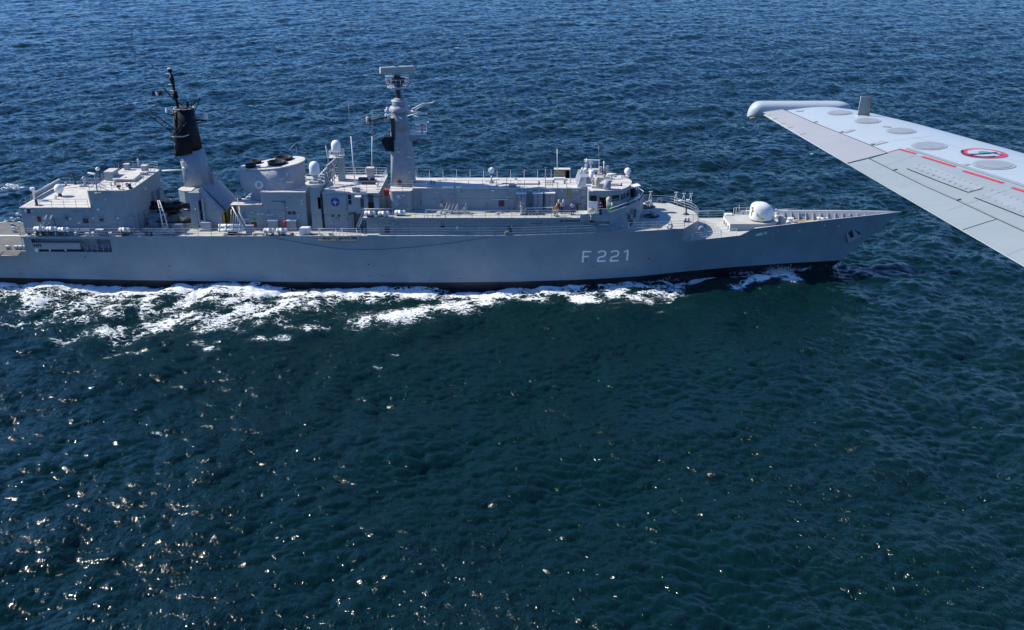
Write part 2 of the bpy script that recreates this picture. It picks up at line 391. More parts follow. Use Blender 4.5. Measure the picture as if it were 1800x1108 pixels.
for dx, dy in ((0,0),(316,-8)):
    num = MB()
    stroke(num, glyph([(x+dx, y+dy) for x, y in ((710,340),(740,315),(780,305),(850,302),(885,320),(893,355),(880,400),(850,428),(790,438),(730,455),(708,490),(702,548))]), W_, .036)
    stroke(num, glyph([(680+dx,548+dy),(893+dx,540+dy)]), W_, .034)
    part(num, 'hull_digit', 'letter')
num = MB()
stroke(num, glyph([(1412,528),(1440,275)]),   .24); stroke(num, glyph([(1340,325),(1440,275)]), W_, .034)
part(num, 'hull_digit', 'letter')
def disc_on_hull(mb, px, py, rx, rz, off=0.04, n=12):
    c = Vector(hullat(px, py, off)); a = Vector(hullat(px+6, py, off)) - Vector(hullat(px-6, py, off)); a.normalize()
    b = Vector(hullat(px, py-4, off)) - Vector(hullat(px, py+4, off)); b.normalize()
    mb.sheet([c + a*rx*cos(2*pi*k/n) + b*rz*sin(2*pi*k/n) for k in range(n)])
for px, py, rx, rz in ((1449.5,396.7,.16,.10),(1474.5,397.6,.16,.10),(1405.5,406,.16,.08),(1367.3,405.8,.15,.10),(1358.7,410.4,.08,.08)):
    mb = MB(); disc_on_hull(mb, px, py, rx, rz); part(mb, 'fairlead_sunlit_disc', 'white')  # white discs paint the sunlit inside seen through the bulwark holes
mb = MB()
for a in ([(1329,414),(1334,412),(1338,412.5)], [(1338,409.5),(1337,412),(1341,412)], [(1345,408),(1346,412)]): stroke(mb, a, .38, .04)
part(mb, 'mooring_port', 'white')
# anchor stowed on the flare
def crop10(x, y): return (1340 + x/6.154, 330 + y/6.154)
an = MB()
def slab(mb, pts, off, th):
    A = [Vector(hullat(*crop10(*p), off)) for p in pts]; B = [Vector(hullat(*crop10(*p), off+th)) for p in pts]; n = len(pts)
    A = [Vector((a.x, a.y, a.z)) for a in A]; B = [Vector((a.x, a.y - th, a.z)) for a in A]
    mb.add(A + B, [tuple(range(n))[::-1], tuple(range(n, 2*n))] + [(i, (i+1) % n, n+(i+1) % n, n+i) for i in range(n)])
slab(an, [(935,600),(1062,520),(1045,498),(960,540),(915,575)], .0, .28)
slab(an, [(918,575),(955,550),(920,485),(903,490)], .0, .3); slab(an, [(985,530),(1030,500),(985,450),(968,455)], .0, .3)
part(an, 'anchor', 'grey2', bevel=.03)
hp = MB(); slab(hp, [(905,590),(912,500),(960,470),(1000,455),(1060,490),(1062,515)], -.02, .06); part(hp, 'hawse_recess', 'dark')
rp = MB(); rp.tube([hullat(px, py, .05) for px, py in ((475,417.5),(500,422),(540,429),(570,434),(594,437.5),(630,439.3),(666,438.8),(720,435.5),(800,427),(860,417.5))], .022, 5)
part(rp, 'hanging_line', 'rope')
random.seed(3); stains_ = []
for k in range(46):
    px = random.uniform(20, 1180); b0 = itp(px, [(0,489),(190,492),(400,495),(750,497),(1200,478)])
    py = b0 - random.choice((2, 3, 4, 6, 9, 14)) - random.random()*3
    w = random.choice((.03, .05)); dx = random.uniform(1, 9) if random.random() < .7 else .5
    sc_ = MB(); stroke(sc_, [(px, py), (px+dx, py - dx*.05 - (3 if dx < 1 else 0))], w, .015); part(sc_, 'hull_stain', 'dark')

for px, py in ((1030,458.7),(648,465),(1338,447),(1140,455),(150,452),(894/3,380+264/3)): dch = MB(); disc_on_hull(dch, px, py, .09, .09, .03); part(dch, 'scupper_outlet', 'black')
# knuckle strake below the number, forward
# ================================================================ SUPERSTRUCTURE
def zt(x): return itp(x, ZTOP)
def crop(ox, oy, k): return lambda x, y: (ox + x/k, oy + y/k)
c1 = crop(0,260,5.538); c2 = crop(220,110,5.538); c3 = crop(180,260,5.538); c4 = crop(380,230,5.538); c5 = crop(600,100,6.925)
c6 = crop(540,240,5.538); c7 = crop(780,250,6.154); c8 = crop(960,250,6.154); c9 = crop(1100,320,6.154)
def side_rect(mb, fn, x0, y0, x1, y1, Y, th=0.06):       # a plate or fitting standing proud of an upright face at Y, from its bearings
    xa, _, za = at(*fn(x0, y0), Y); xb, _, zb = at(*fn(x1, y1), Y)
    return mb.box(min(xa, xb), max(xa, xb), Y - th, Y - 0.002, min(za, zb), max(za, zb))
P_ = lambda x, y: (x, y)
# ---------------- hangar
hg = [(-64.1,-6.0),(-54.8,-6.0),(-54.8,6.0),(-64.1,6.0)]
hangar = part(MB().prism(hg, 4.75, 10.42), 'hangar', 'grey', bevel=.04)
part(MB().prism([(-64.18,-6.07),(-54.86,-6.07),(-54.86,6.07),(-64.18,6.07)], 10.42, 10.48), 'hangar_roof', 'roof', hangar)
hg2 = [(-54.8,-6.0),(-50.3,-6.0),(-49.45,-5.2),(-49.45,5.2),(-50.3,6.0),(-54.8,6.0)]
tall = part(MB().prism(hg2, 6.9, 12.68), 'hangar_forward_block', 'grey', bevel=.04)
part(MB().prism([(-54.88,-6.07),(-50.26,-6.07),(-49.37,-5.23),(-49.37,5.23),(-50.26,6.07),(-54.88,6.07)], 12.68, 12.75), 'block_roof', 'roof', tall)
for (x0,y0,x1,y1,m,nm) in ((255,590,300,640,'door','vent_opening'),(360,670,405,720,'maroon','fire_hose_box'),(625,668,660,695,'door','vent_opening'),(805,685,865,735,'door','vent_opening'),(965,685,1010,715,'door','vent_opening')):
    mb = MB(); side_rect(mb, c1, x0,y0,x1,y1,-6.0,.05); v = part(mb, nm, m, hangar)
    if nm == 'vent_opening':
        mb = MB(); side_rect(mb, c1, x0-4,y0-8,x1+8,y0-3,-6.0,.28); part(mb, 'rain_hood', 'grey2', v)
for (x0,y0,x1,y1) in ((680,680,700,694),(905,675,922,685),(1140,675,1160,690)):
    mb = MB(); side_rect(mb, c1, x0,y0,x1,y1,-6.0,.25); part(mb, 'flood_lamp', 'white', hangar)
x, y, z = at(*c1(1252,680), -6.0)
d = MB().box(x-.55, x+.55, -6.06, -6.0, 7.05, 9.15); d_ = part(d, 'side_door', 'panel', tall); part(MB().box(x-.6,x+.6,-6.1,-6.0,9.15,9.25).box(x-.62,x-.55,-6.1,-6.0,7.05,9.2).box(x+.55,x+.62,-6.1,-6.0,7.05,9.2), 'door_frame', 'grey2', d_)
part(MB().box(-59.9,-58.9,-6.05,-6.0,7.0,9.0), 'side_door', 'panel', hangar)
# roller door to the flight deck
part(MB().box(-64.2,-64.1,-4.2,4.2,4.8,9.6), 'hangar_door', 'panel', hangar)
# lattice brackets and pipes on hangar side
for x0 in (432, 482): mb = MB(); mb.tube([at(*c1(x0,695), -6.3), at(*c1(x0+25,655), -6.6)], .05, 5).tube([at(*c1(x0+25,655), -6.6), at(*c1(x0-5,735), -6.5)], .02, 4).tube([at(*c1(x0-20,755), -6.1), at(*c1(x0-5,735), -6.5)], .05, 5); part(mb, 'folding_bracket', 'white', hangar)
mb = MB(); mb.tube([at(*c1(410,695), -6.3), at(*c1(500,693), -6.3)], .04, 5).tube([at(*c1(310,675), -6.15), at(*c1(350,675), -6.15)], .03, 5)
part(mb, 'wall_pipe', 'white', hangar)
part(MB().tube([at(*c1(480,700), -6.1), at(*c1(520,690), -6.1), at(*c1(545,770), -6.1)], .04, 5), 'pipe', 'rope', hangar)
# front face fittings
mb = MB().box(-49.44,-49.3,-4.6,-3.4,7.05,9.1); part(mb, 'forward_door', 'panel', tall)
mb = MB().box(-49.44,-49.25,-2.6,-1.4,7.05,9.0); part(mb, 'forward_door', 'panel', tall)
mb = MB().box(-49.44,-48.9,2.8,4.4,8.2,10.4).box(-49.44,-49.1,1.2,2.0,9.4,10.6); part(mb, 'vent_trunks', 'panel', tall)
part(MB().box(-49.44,-49.2,-1.2,-.9,11.5,11.8), 'flood_lamp', 'white', tall)
# roofs: rails and fittings
R = lambda *a, **k: MB().rail(*a, **k)
part(R([(-61.5,-5.9,10.48),(-55.2,-5.9,10.48)], 1.05, 3, 1.4), 'guard_rail', 'grey2')
part(R([(-64.0,-5.9,10.48),(-64.0,5.9,10.48),(-55,5.9,10.48)], .9, 2, 1.5), 'guard_rail', 'grey2')
part(R([(-54.7,-5.9,12.75),(-50.3,-5.9,12.75),(-49.5,-5.2,12.75),(-49.5,5.2,12.75),(-50.3,5.9,12.75),(-54.7,5.9,12.75),(-54.7,-5.9,12.75)], 1.05, 3, 1.4), 'guard_rail', 'grey2')
# long folded antenna trough at the aft edge
a = on(*c1(340,490),10.6); b = on(*c1(590,355),10.6)
part(MB().tube([(a[0]-.25,a[1],10.95),(b[0]-.25,b[1],10.95)], .28, 8), 'folded_net_roll', 'grey2'); part(MB().tube([(a[0]-.05,a[1],11.28),(b[0]-.05,b[1],11.28)], .12, 6), 'roll_cover', 'white')
# satcom sphere
p = on(*c1(585,470), 10.5)
sp = part(MB().revolve((p[0],p[1],11.5), [(.62*sin(t), -.62*cos(t)*1.05) for t in [0.25+i*(pi-.25)/12 for i in range(13)]], 20), 'satellite_dome', 'dome')
part(MB().revolve((p[0],p[1],10.48), [(.32,0),(.26,.1),(.2,.45)], 14), 'dome_pedestal', 'dark', sp)
# low roof small things
p = on(*c1(735,355), 10.5); part(MB().revolve((p[0],p[1],10.48), [(.25,0),(.12,.15),(.1,1.0)], 10).cbox((p[0]-.05,p[1],11.8),(.7,.35,.3),.4,.3).cbox((p[0]-.1,p[1],12.05),(.25,.3,.3),.2), 'signal_lamp', 'dark')
p = on(*c1(830,375), 10.5); part(MB().revolve((p[0],p[1],10.48), [(.3,0),(.3,.2),(.15,.4),(.15,.9),(.28,1.0),(.28,1.3),(.05,1.45)], 12), 'ventilator', 'grey2')
p = on(*c1(360,560), 10.5); part(MB().cbox((p[0],p[1],10.9),(.25,.25,.8)).cbox((p[0]+.2,p[1],10.5),(.9,.5,.06)), 'stowed_post', 'dark')
p = on(*c1(335,505), 10.5); part(MB().revolve((p[0],p[1],10.45), [(.15,0),(.13,1.2),(.3,1.3),(.3,1.7)], 10), 'capstan_lamp', 'white')
part(MB().tube([on(*c1(855,420),10.6), on(*c1(890,575),10.6)], .09, 5), 'roof_edge_cable', 'dark')
# high roof fittings
mb = MB(); a = on(*c1(1095,330),12.8); b = on(*c1(1310,330),12.8); c_ = on(*c1(1375,272),12.8); d = on(*c1(1170,272),12.8)
part(mb.add([(q[0],q[1],13.05) for q in (a,b,c_,d)] + [(q[0],q[1],13.15) for q in (a,b,c_,d)], [(3,2,1,0),(4,5,6,7),(0,1,5,4),(1,2,6,5),(2,3,7,6),(3,0,4,7)]).box(a[0]+.3,b[0]-.1,a[1]+.4,c_[1]-.4,12.75,13.05), 'hatch_cover', 'roof')
def cabinet(fn, x, y, w, dpt, hgt, m='grey2', Z=12.75, nm='deck_locker', cap='roof'):
    q = on(*fn(x,y), Z); o = part(MB().cbox((q[0],q[1]+dpt/2,Z+hgt/2),(w,dpt,hgt)), nm, m, bevel=.03)
    if cap: part(MB().cbox((q[0],q[1]+dpt/2,Z+hgt+.03),(w+.1,dpt+.1,.06)), 'lid', cap, o)
    return o
cabinet(c1, 1065, 320, 1.1, 2.0, 1.15, nm='equipment_housing'); cabinet(c1, 1232, 218, .65, .6, .8); cabinet(c1, 1405, 245, .75, .8, .95); cabinet(c1, 1400, 268, .9, .6, .35)
q = on(*c1(1095,290),12.75); part(MB().revolve((q[0],q[1],13.3), [(.05,-.1),(.35,-.1),(.35,.25),(.05,.25)], 14, 'y'), 'round_vent', 'dark')
q = on(*c1(1160,405),12.75); part(MB().cbox((q[0],q[1],13.15),(.45,.4,.25)).cbox((q[0],q[1],12.9),(.15,.15,.35)), 'lamp_on_stand', 'dark')
q = on(*c1(1265,400),12.75); part(MB().cbox((q[0],q[1],13.2),(.3,.3,.5)).cbox((q[0]+.15,q[1],12.85),(.5,.3,.15)), 'lamp_on_stand', 'dark')
# navigation scanner post standing off the aft corner of the tall block
q = at(*c1(950,440), -6.4); t_ = at(*c1(890,250), -6.4)
nr_ = part(MB().tube([(q[0],-6.4,q[2]),(q[0],-6.4,t_[2]-.1)], .09, 6).tube([(q[0],-6.4,t_[2]-1.6),(q[0]+1.2,-5.9,12.75)], .04, 4).tube([(q[0],-6.4,t_[2]-.9),(q[0]+1.0,-5.9,13.2)], .04, 4).cbox((q[0],-6.3,q[2]-.02),(.8,.6,.08)), 'scanner_post', 'grey2')
part(MB().cbox((t_[0],-6.4,t_[2]),(1.25,.25,.16),-.5), 'scanner_bar', 'white', nr_)
q = on(*c1(985,310),12.75); hp_ = part(MB().tube([(q[0],q[1],12.75),(q[0]-.15,q[1],14.1)], .13, 8), 'swan_neck_vent', 'dark'); part(MB().revolve((q[0]-.25,q[1],14.2), [(.28*sin(t)+.001, -.28*cos(t)) for t in [i*pi/8 for i in range(9)]], 12), 'vent_cap', 'white', hp_)
q = on(*c1(1350,190),12.75); part(MB().tube([(q[0],q[1],12.75),(q[0],q[1],13.4)], .05, 5).revolve((q[0],q[1],13.65), [(.02,-.06),(.34,0),(.3,.1)], 14, 'x'), 'small_dish', 'white')
# ---------------- flight deck: markings, nets, edge fittings
part(MB().box(-95,-65.2,-.14,.14,4.735,4.742), 'deck_centre_line', 'white')
mb = MB(); a = on(*c1(0,752),4.74); b = on(*c1(52,722),4.74); part(mb.sheet([(a[0]-9,a[1]-4.6,4.744),(a[0]-9,a[1]-4.3,4.744),(b[0],b[1]+.3,4.744),(b[0],b[1],4.744)][::-1]), 'landing_line', 'white')
a = on(*c1(0,850),4.74); b = on(*c1(190,850),4.74); part(MB().box(-90,b[0],a[1]-.12,a[1]+.1,4.736,4.745), 'landing_line', 'white')
for sg in (-1, 1):
    nt2 = MB(); fr2 = MB(); xs = [-94,-90,-86,-82,-78,-74,-70.5,-67,-64.6]
    for a, b in zip(xs[:-1], xs[1:]):
        ya, yb = hull_y(a,4.7), hull_y(b,4.7)
        nt2.sheet([(a+.1,sg*ya,4.75),(b-.1,sg*yb,4.75),(b-.1,sg*(yb+.9),4.45),(a+.1,sg*(ya+.9),4.45)])
        fr2.tube([(a+.1,sg*ya,4.75),(a+.1,sg*(ya+.9),4.45),(b-.1,sg*(yb+.9),4.45),(b-.1,sg*yb,4.75)], .05, 5)
    part(nt2, 'safety_net', 'net'); part(fr2, 'net_frame', 'grey2')
for px in (70, 155, 195, 235):
    q = on(*c1(px,985), 4.75); s_ = part(MB().tube([(q[0]-.5,q[1]+1.1,4.75),(q[0],q[1]-.2,4.8)], .05, 5).tube([(q[0],q[1]+.9,4.8),(q[0]+.1,q[1]-.4,4.9)], .07, 5).cbox((q[0]+.1,q[1],4.95),(.4,.4,.3)), 'deck_edge_fitting', 'grey2'); part(MB().cbox((q[0],q[1]+.1,5.15),(.42,.3,.06)), 'fitting_cap', 'white', s_)
for i, (px, py) in enumerate(((115,700),(120,760),(128,792),(142,822),(170,660),(180,705),(190,745))):
    q = on(*c1(px,py), 4.75 if px < 150 else 6.95); part(MB().cbox((q[0],q[1],q[2]+.2),(.35,.3,.3)).cbox((q[0]+.25,q[1],q[2]+.1),(.7,.1,.1)), 'edge_lamp', 'white' if i % 2 == 0 else 'grey2')
q = on(*c1(188,835), 4.75); part(MB().cbox((q[0],q[1],5.6),(.15,.2,.6)), 'yellow_marker', 'yellow')
# after end ladder-like frame at hangar corner
a = at(*c1(165,660), -3.5); 
part(MB().tube([(-64.7,-6.2,6.9),(-64.7,4,6.9)], .07, 5).tube([(-64.7,-6.2,7.9),(-64.7,4,7.9)], .04, 5), 'aft_rail', 'grey2')
st_ = MB()
for i in range(7): y = -6+i*1.5; st_.tube([(-64.7,y,4.8),(-64.7,y,8.0)], .05, 5)
part(st_, 'aft_rail_posts', 'grey2')
# gallery: stowed brow and frames inside the hull opening
bx = MB(); a = at(*c1(300,935), -6.9); b = at(*c1(790,1000), -6.9)
br_ = part(MB().box(a[0], b[0], -6.95, -6.2, 5.05, 5.95), 'stowed_gangway', 'grey', bevel=.03)
for t in (.0,.34,.67,1.0):
    xx = lerp(a[0]+.05, b[0]-.05, t); part(MB().box(xx-.03, xx+.03, -6.99, -6.95, 5.05, 5.95), 'gangway_seam', 'grey2', br_)
for i in range(4):
    xx = a[0] + .35 + i*.28; part(MB().box(xx, xx+.16, -6.985, -6.95, 5.45, 5.8), 'tread_slot', 'black', br_)
for t in (.36,.68): xx = lerp(a[0], b[0], t); part(MB().box(xx-.08, xx+.08, -6.9, -6.7, 4.78, 5.05), 'gangway_chock', 'white', br_)
q = at(*c1(355,995), -7.0); part(MB().revolve((q[0],-6.98,5.0), [(.01,-.1),(.3,-.06),(.3,.06)], 16, 'y', 1, 1), 'fender', 'cream')
a = at(*c1(800,940), -7.0); b = at(*c1(880,1020), -7.0)
part(MB().tube([(a[0],-6.9,a[2]),(b[0]-.2,-6.9,a[2]),(b[0],-6.9,b[2]),(a[0]+.3,-6.9,b[2]),(a[0],-6.9,a[2])], .05, 5).tube([(a[0],-6.9,a[2]),(b[0],-6.9,b[2])], .04, 5).tube([(b[0]-.2,-6.9,a[2]),(a[0]+.3,-6.9,b[2])], .04, 5), 'lattice_frame', 'grey2')
part(R([(b[0]+.3,-7.1,4.8),(-52.9,-7.1,4.8)], 1.0, 3, .8, .03, .035), 'gallery_rail', 'grey2')
part(MB().box(-60.2,-58.4,-5.7,-5.6,5.3,6.4), 'fire_hose_box', 'maroon')
# ---------------- after mast
def house(poly, z0, z1, nm, roofm='roof', m='grey', over=.06, th=.07):
    o = part(MB().prism(poly, z0, z1), nm, m, bevel=.03)
    cx = sum(p[0] for p in poly)/len(poly); cy = sum(p[1] for p in poly)/len(poly)
    pp = [(p[0] + (over if p[0] > cx else -over), p[1] + (over if p[1] > cy else -over)) for p in poly]
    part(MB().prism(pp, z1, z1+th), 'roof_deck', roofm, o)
    return o
x0, x1 = ax(339,400,-4.2), ax(357,400,-4.2)
mh = house([(x0,-4.2),(x1,-4.2),(x1,4.2),(x0,4.2)], 7.0, 11.9, 'mast_house', 'grey')
part(MB().box(ax(350,360,-4.25), ax(353.5,360,-4.25), -4.3,-4.2, 8.3, 10.9), 'tall_slot', 'black', mh)
part(MB().box(ax(347.5,360,-4.25)-.12, ax(348.5,360,-4.25), -4.36,-4.2, 7.6, 11.3).box(ax(355,360,-4.25), ax(358,360,-4.25), -4.36,-4.2, 7.6, 11.3), 'slot_frame', 'grey2', mh)
part(MB().box(ax(349,395,-4.3), ax(352,395,-4.3), -4.3,-4.2, 7.15, 8.2), 'small_door', 'door', mh)
part(MB().box(ax(355,392,-4.3), ax(371,399,-4.9), -5.0,-4.2, 7.3, 8.1).box(ax(350,392,-4.3), ax(373,399,-4.9), -5.3,-4.2, 7.15, 7.22), 'side_bench', 'grey2', mh)
sx0, sx1 = ax(314.5,330,-2.6), ax(340,330,-2.6)
part(MB().prism([(sx0+1.0,-3.6),(sx1,-3.6),(sx1,-.4),(sx0,-1.6),(sx0,-2.9)], 10.4, 12.0), 'mast_sponson', 'grey'); part(MB().prism([(sx0+.95,-3.66),(sx1,-3.66),(sx1,-.4),(sx0-.05,-1.6),(sx0-.05,-2.9)], 12.0, 12.06), 'sponson_deck', 'roof')
MX = -43.0
def oval(cx, cy, rx, ry, n=28, pw=2.6): return [(cx + rx*abs(cos(t))**(2/pw)*(1 if cos(t) >= 0 else -1), cy + ry*abs(sin(t))**(2/pw)*(1 if sin(t) >= 0 else -1)) for t in [2*pi*i/n for i in range(n)]]
def loft(mb, secs, smooth=True, cap=True):      # secs = [(poly, z)]
    n = len(secs[0][0]); o = len(mb.v)
    for poly, z in secs:
        for i, (x, y) in enumerate(poly): mb.v.append((x, y, z if not callable(z) else z(x, y)))
    for k in range(len(secs)-1):
        for i in range(n): mb.f.append((o+k*n+i, o+k*n+(i+1) % n, o+(k+1)*n+(i+1) % n, o+(k+1)*n+i)); mb.sm.append(smooth)
    if cap:
        mb.f.append(tuple(o + i for i in reversed(range(n)))); mb.sm.append(False); mb.f.append(tuple(o+(len(secs)-1)*n+i for i in range(n))); mb.sm.append(False)
    return mb
aft = part(loft(MB(), [(oval(MX+.6,0,1.62,1.75,28,5),11.9),(oval(MX+.45,0,1.5,1.65,28,5),14.0),(oval(MX+.15,0,1.45,1.6,28,5),16.9)]), 'after_mast', 'mast')
part(MB().box(MX-.5,MX+.1,-1.66,-1.55,12.9,13.3), 'rust_patch', 'maroon', aft)
blk = part(loft(MB(), [(oval(MX-.22,0,1.76,1.8), lambda x, y: 16.45 + .20*(x-MX)),(oval(MX-.22,0,1.55,1.68),19.0),(oval(MX-.15,0,1.22,1.4),22.3)]), 'black_mast_top', 'black')
part(MB().prism(oval(MX-.15,0,1.26,1.44), 22.25, 22.31), 'mast_cap', 'tan', blk); part(MB().prism(oval(MX-.15,0,1.1,1.28), 22.31, 22.33), 'cap_plate', 'dark', blk)
part(MB().box(MX-1.56,MX-.8,-1.45,-1.2,17.75,17.83).box(MX-1.56,MX-1.5,-1.4,1.4,16.6,17.6), 'cable_clamp', 'tan', blk)
part(MB().tube([(MX-1.1,-1.35,22.3),(MX-1.0,-1.5,19.4),(MX-1.1,-1.7,17.9)], .09, 6), 'cable_run', 'dark', blk)
# pole with stacked sensors
tp = at(298,121,0); bp_ = at(313,190,0)
def along(t, o=(0,0,0)): return (lerp(bp_[0], tp[0], t)+o[0], o[1], lerp(22.3, tp[2], t)+o[2])
pole = part(MB().tube([along(0), along(.25), along(.95)], .17, 8), 'topmast', 'black')
part(MB().tube([along(.24), along(.43)], .34, 10).tube([along(.55), along(.62), along(.82)], .24, 10).tube([along(.7), along(.8)], .3, 10).tube([along(.93), along(1.0)], .27, 10), 'sensor_drums', 'black', pole)
for t, r in ((.44,.22),(.6,.18),(.88,.16)):
    part(MB().tube([along(t, (-.6,0,0)), along(t, (.6,0,0))], .035, 5).tube([along(t, (0,-.6,0)), along(t, (0,.6,0))], .035, 5), 'cross_dipole', 'cream', pole)
part(MB().revolve((tp[0],0,tp[2]), [(.28,-.05),(.28,.06),(.05,.1)], 12), 'pole_cap', 'cream', pole)
def arm(fn, pts, Y, r=.06, nm='yardarm', m='black', tip=None, par=None):
    r = r*1.4
    Ys = Y if isinstance(Y, (list, tuple)) else [Y]*len(pts)
    o = part(MB().tube([at(*fn(*p), yy) for p, yy in zip(pts, Ys)], r, 6), nm, m, par)
    if tip:
        q = at(*fn(*pts[-1]), Ys[-1]); part(MB().revolve((q[0],q[1],q[2]), [(.16,-.05),(.18,.25),(.1,.3),(.13,.5),(.02,.6)], 10), 'arm_lamp', tip, o)
    return o
arm(c2, [(640,425),(690,380),(728,372),(722,335)], [0,-.3,-.5,-.5], tip='white'); arm(c2, [(672,480),(720,385)], [0,-.5], .04)
arm(c2, [(600,450),(540,465),(470,505),(430,512),(405,490)], [-1,-1.4,-2,-2.3,-2.3], tip='white'); arm(c2, [(520,520),(430,512)], [-1,-2.3], .04)
arm(c2, [(690,560),(790,563)], [0,-.5], .09); arm(c2, [(700,600),(770,565)], [0,-.5], .04)
q = at(*c2(782,525), -.5); part(MB().cbox(q, (.5,.4,.8)), 'square_antenna', 'cream', bevel=.04)
lb = MB()
for i in range(4): q = at(*c2(710+i*18,575), -.4); lb.tube([q, (q[0],q[1],q[2]-.75)], .025, 4)
part(lb, 'hanging_insulators', 'dark')
arm(c2, [(600,585),(500,715)], [-2.2,-1.6], .06); arm(c2, [(540,600),(470,715)], [-2,-1.8], .05); arm(c2, [(460,722),(570,722),(618,705)], [-1.8,-2,-2.2], .06, m='tan'); arm(c2, [(440,680),(470,720),(440,745)], -1.8, .06)
q = at(*c2(470,725), -1.8); part(MB().cbox((q[0]+.3,q[1],q[2]),(1.5,1.0,.08)), 'mast_gallery', 'dark')
arm(c2, [(495,660),(235,465)], [-1.8,-2.6], .045, 'yagi_boom'); arm(c2, [(470,690),(175,475)], [-1.8,-2.9], .045, 'yagi_boom')
arm(c2, [(95,515),(175,478),(235,452),(310,418)], -2.7, .045, 'yagi_element')
arm(c2, [(235,490),(205,475)], -2.5, .03, 'yagi_element'); arm(c2, [(350,590),(385,580)], -2.2, .03, 'yagi_element')
arm(c2, [(365,252),(380,252),(470,360),(560,420)], [-.6,-.6,-.3,0], .06, 'flag_gaff'); arm(c2, [(505,380),(570,430)], 0, .03)
arm(c2, [(610,435),(605,380)], 0, .12, 'small_sensor')
arm(c2, [(360,1055),(600,1045)], [0,0], .08, 'bridge_pipe', 'cream')
arm(c2, [(555,970),(600,965)], [-1.6,-1.8], .06, 'step_iron', 'cream'); arm(c2, [(560,1020),(590,1040)], [-1.6,-1.8], .06, 'step_iron', 'cream')
# sloping forward casings
cz = crop(230,320,9.474)
wxa, wxb = x1 - .05, ax(389,374,-4.0)
def slope(x): return lerp(12.1, 9.0, (x-wxa)/(wxb-wxa))
wg = MB(); 
for (ya, yb) in ((-4.0, 4.0),):
    wg.add([(wxa,ya,7.0),(wxb,ya,7.0),(wxb,ya,9.0),(wxa,ya,12.1),(wxa,yb,7.0),(wxb,yb,7.0),(wxb,yb,9.0),(wxa,yb,12.1)], [(0,1,2,3),(7,6,5,4),(3,2,6,7),(1,5,6,2)])
cas = part(wg, 'sloping_casing', 'grey')
for ya, yb in ((-4.06,-2.9),(2.2,3.4)):
    pl = MB().add([(wxa,ya,12.12),(wxb+.1,ya,9.0),(wxb+.1,yb,9.0),(wxa,yb,12.12),(wxa,ya,12.32),(wxb+.1,ya,9.2),(wxb+.1,yb,9.2),(wxa,yb,12.32)], [(3,2,1,0),(4,5,6,7),(0,1,5,4),(1,2,6,5),(2,3,7,6),(3,0,4,7)])
    lg = part(pl, 'bolted_ledge', 'grey2', cas)
    bl = MB()
    for i in range(22): t = (i+.5)/22; bl.cbox((lerp(wxa,wxb,t), yb-.12, lerp(12.32,9.2,t)+.05), (.09,.12,.1))
    part(bl, 'bolt_row', 'white', lg)
part(MB().add([(wxa+.1,-2.5,12.13),(wxb+.3,-2.5,9.02),(wxb+.3,1.9,9.02),(wxa+.1,1.9,12.13),(wxa+.1,-2.5,12.5),(wxb+.3,-2.5,9.4),(wxb+.3,1.9,9.4),(wxa+.1,1.9,12.5)], [(3,2,1,0),(4,5,6,7),(0,1,5,4),(1,2,6,5),(2,3,7,6),(3,0,4,7)]), 'raised_duct', 'panel', cas)
part(MB().box(wxb, wxb+.04, -3.7, 3.7, 7.1, 8.8), 'casing_front_shade', 'black', cas)  # black sheet paints the shadow on the casing's front face
part(MB().box(wxb+.05,wxb+.3,-3.9,-3.7,7.0,9.0).box(wxb+.05,wxb+.3,-2.2,-2.0,7.0,9.0), 'casing_front_posts', 'ochre', cas)
q = at(*c3(1030,230), 1.5); cabinet(c3, 1058, 350, .9, .8, 1.4, 'grey2', 12.0)
part(MB().tube([at(*c3(1070,290),1.5), at(*c3(1110,262),1.5)], .22, 8), 'vent_elbow', 'grey2')
# ---------------- funnel and its house
fz0 = 7.0; xA, xB, xC = ax(421.5,370,-4.2), ax(461.5,370,-4.2), ax(538.5,370,-4.2)
lowh = house([(xA,-4.2),(xB,-4.2),(xB,4.2),(xA,4.2)], fz0, at(440,363.8,-4.2)[2], 'funnel_house_low', 'roof')
part(MB().box(ax(406,360,-4.2), xB-.02, -4.6, -3.0, at(440,361.8,-4.6)[2], at(440,360.4,-4.6)[2]), 'walkway', 'roof', lowh)
ftop = at(500,338.6,-4.2)[2]
hih = house([(xB,-4.2),(xC,-4.2),(xC,4.2),(xB,4.2)], fz0, ftop, 'funnel_house', 'roof')
def fz(x, y): return lerp(14.15, 15.75, (x+35.8)/8.8)
fx1 = ax(536,290,0); fx0 = ax(421,300,0)
secs = []
for k, (z, a0, hw) in enumerate(((9.0, fx0+2.7, 3.2),(9.9, fx0+1.7, 3.3),(10.7, fx0+.9, 3.35),(11.6, fx0+.25, 3.4),(12.6, fx0-.12, 3.38),(13.6, fx0-.1, 3.33))):
    b0 = fx1 + .25 - k*.06; secs.append(((a0, b0, hw), z))
EGG = [(0,0),(.012,.15),(.04,.28),(.09,.40),(.2,.58),(.35,.79),(.5,.94),(.62,1),(.72,.98),(.82,.86),(.90,.68),(.96,.44),(.99,.22),(1,0)]
def egg(a_, b_, hw, n=44):
    out_ = []
    for i in range(n):
        th_ = 2*pi*i/n; t_ = .5*(1-cos(th_)); out_.append((lerp(a_, b_, t_), (-1 if th_ < pi else 1)*hw*itp(t_, EGG)))
    return out_
secs = [(egg(s_[0][0], s_[0][1], s_[0][2]), s_[1]) for s_ in secs]
a0 = fx0+.02; secs.append((egg(a0, fx1, 3.25), lambda x, y: lerp(14.35, 15.35, (x-fx0)/(fx1-fx0))))
def ftopz(x): return lerp(14.35, 15.35, (x-fx0)/(fx1-fx0))
fun = part(loft(MB(), secs), 'funnel', 'funnel')
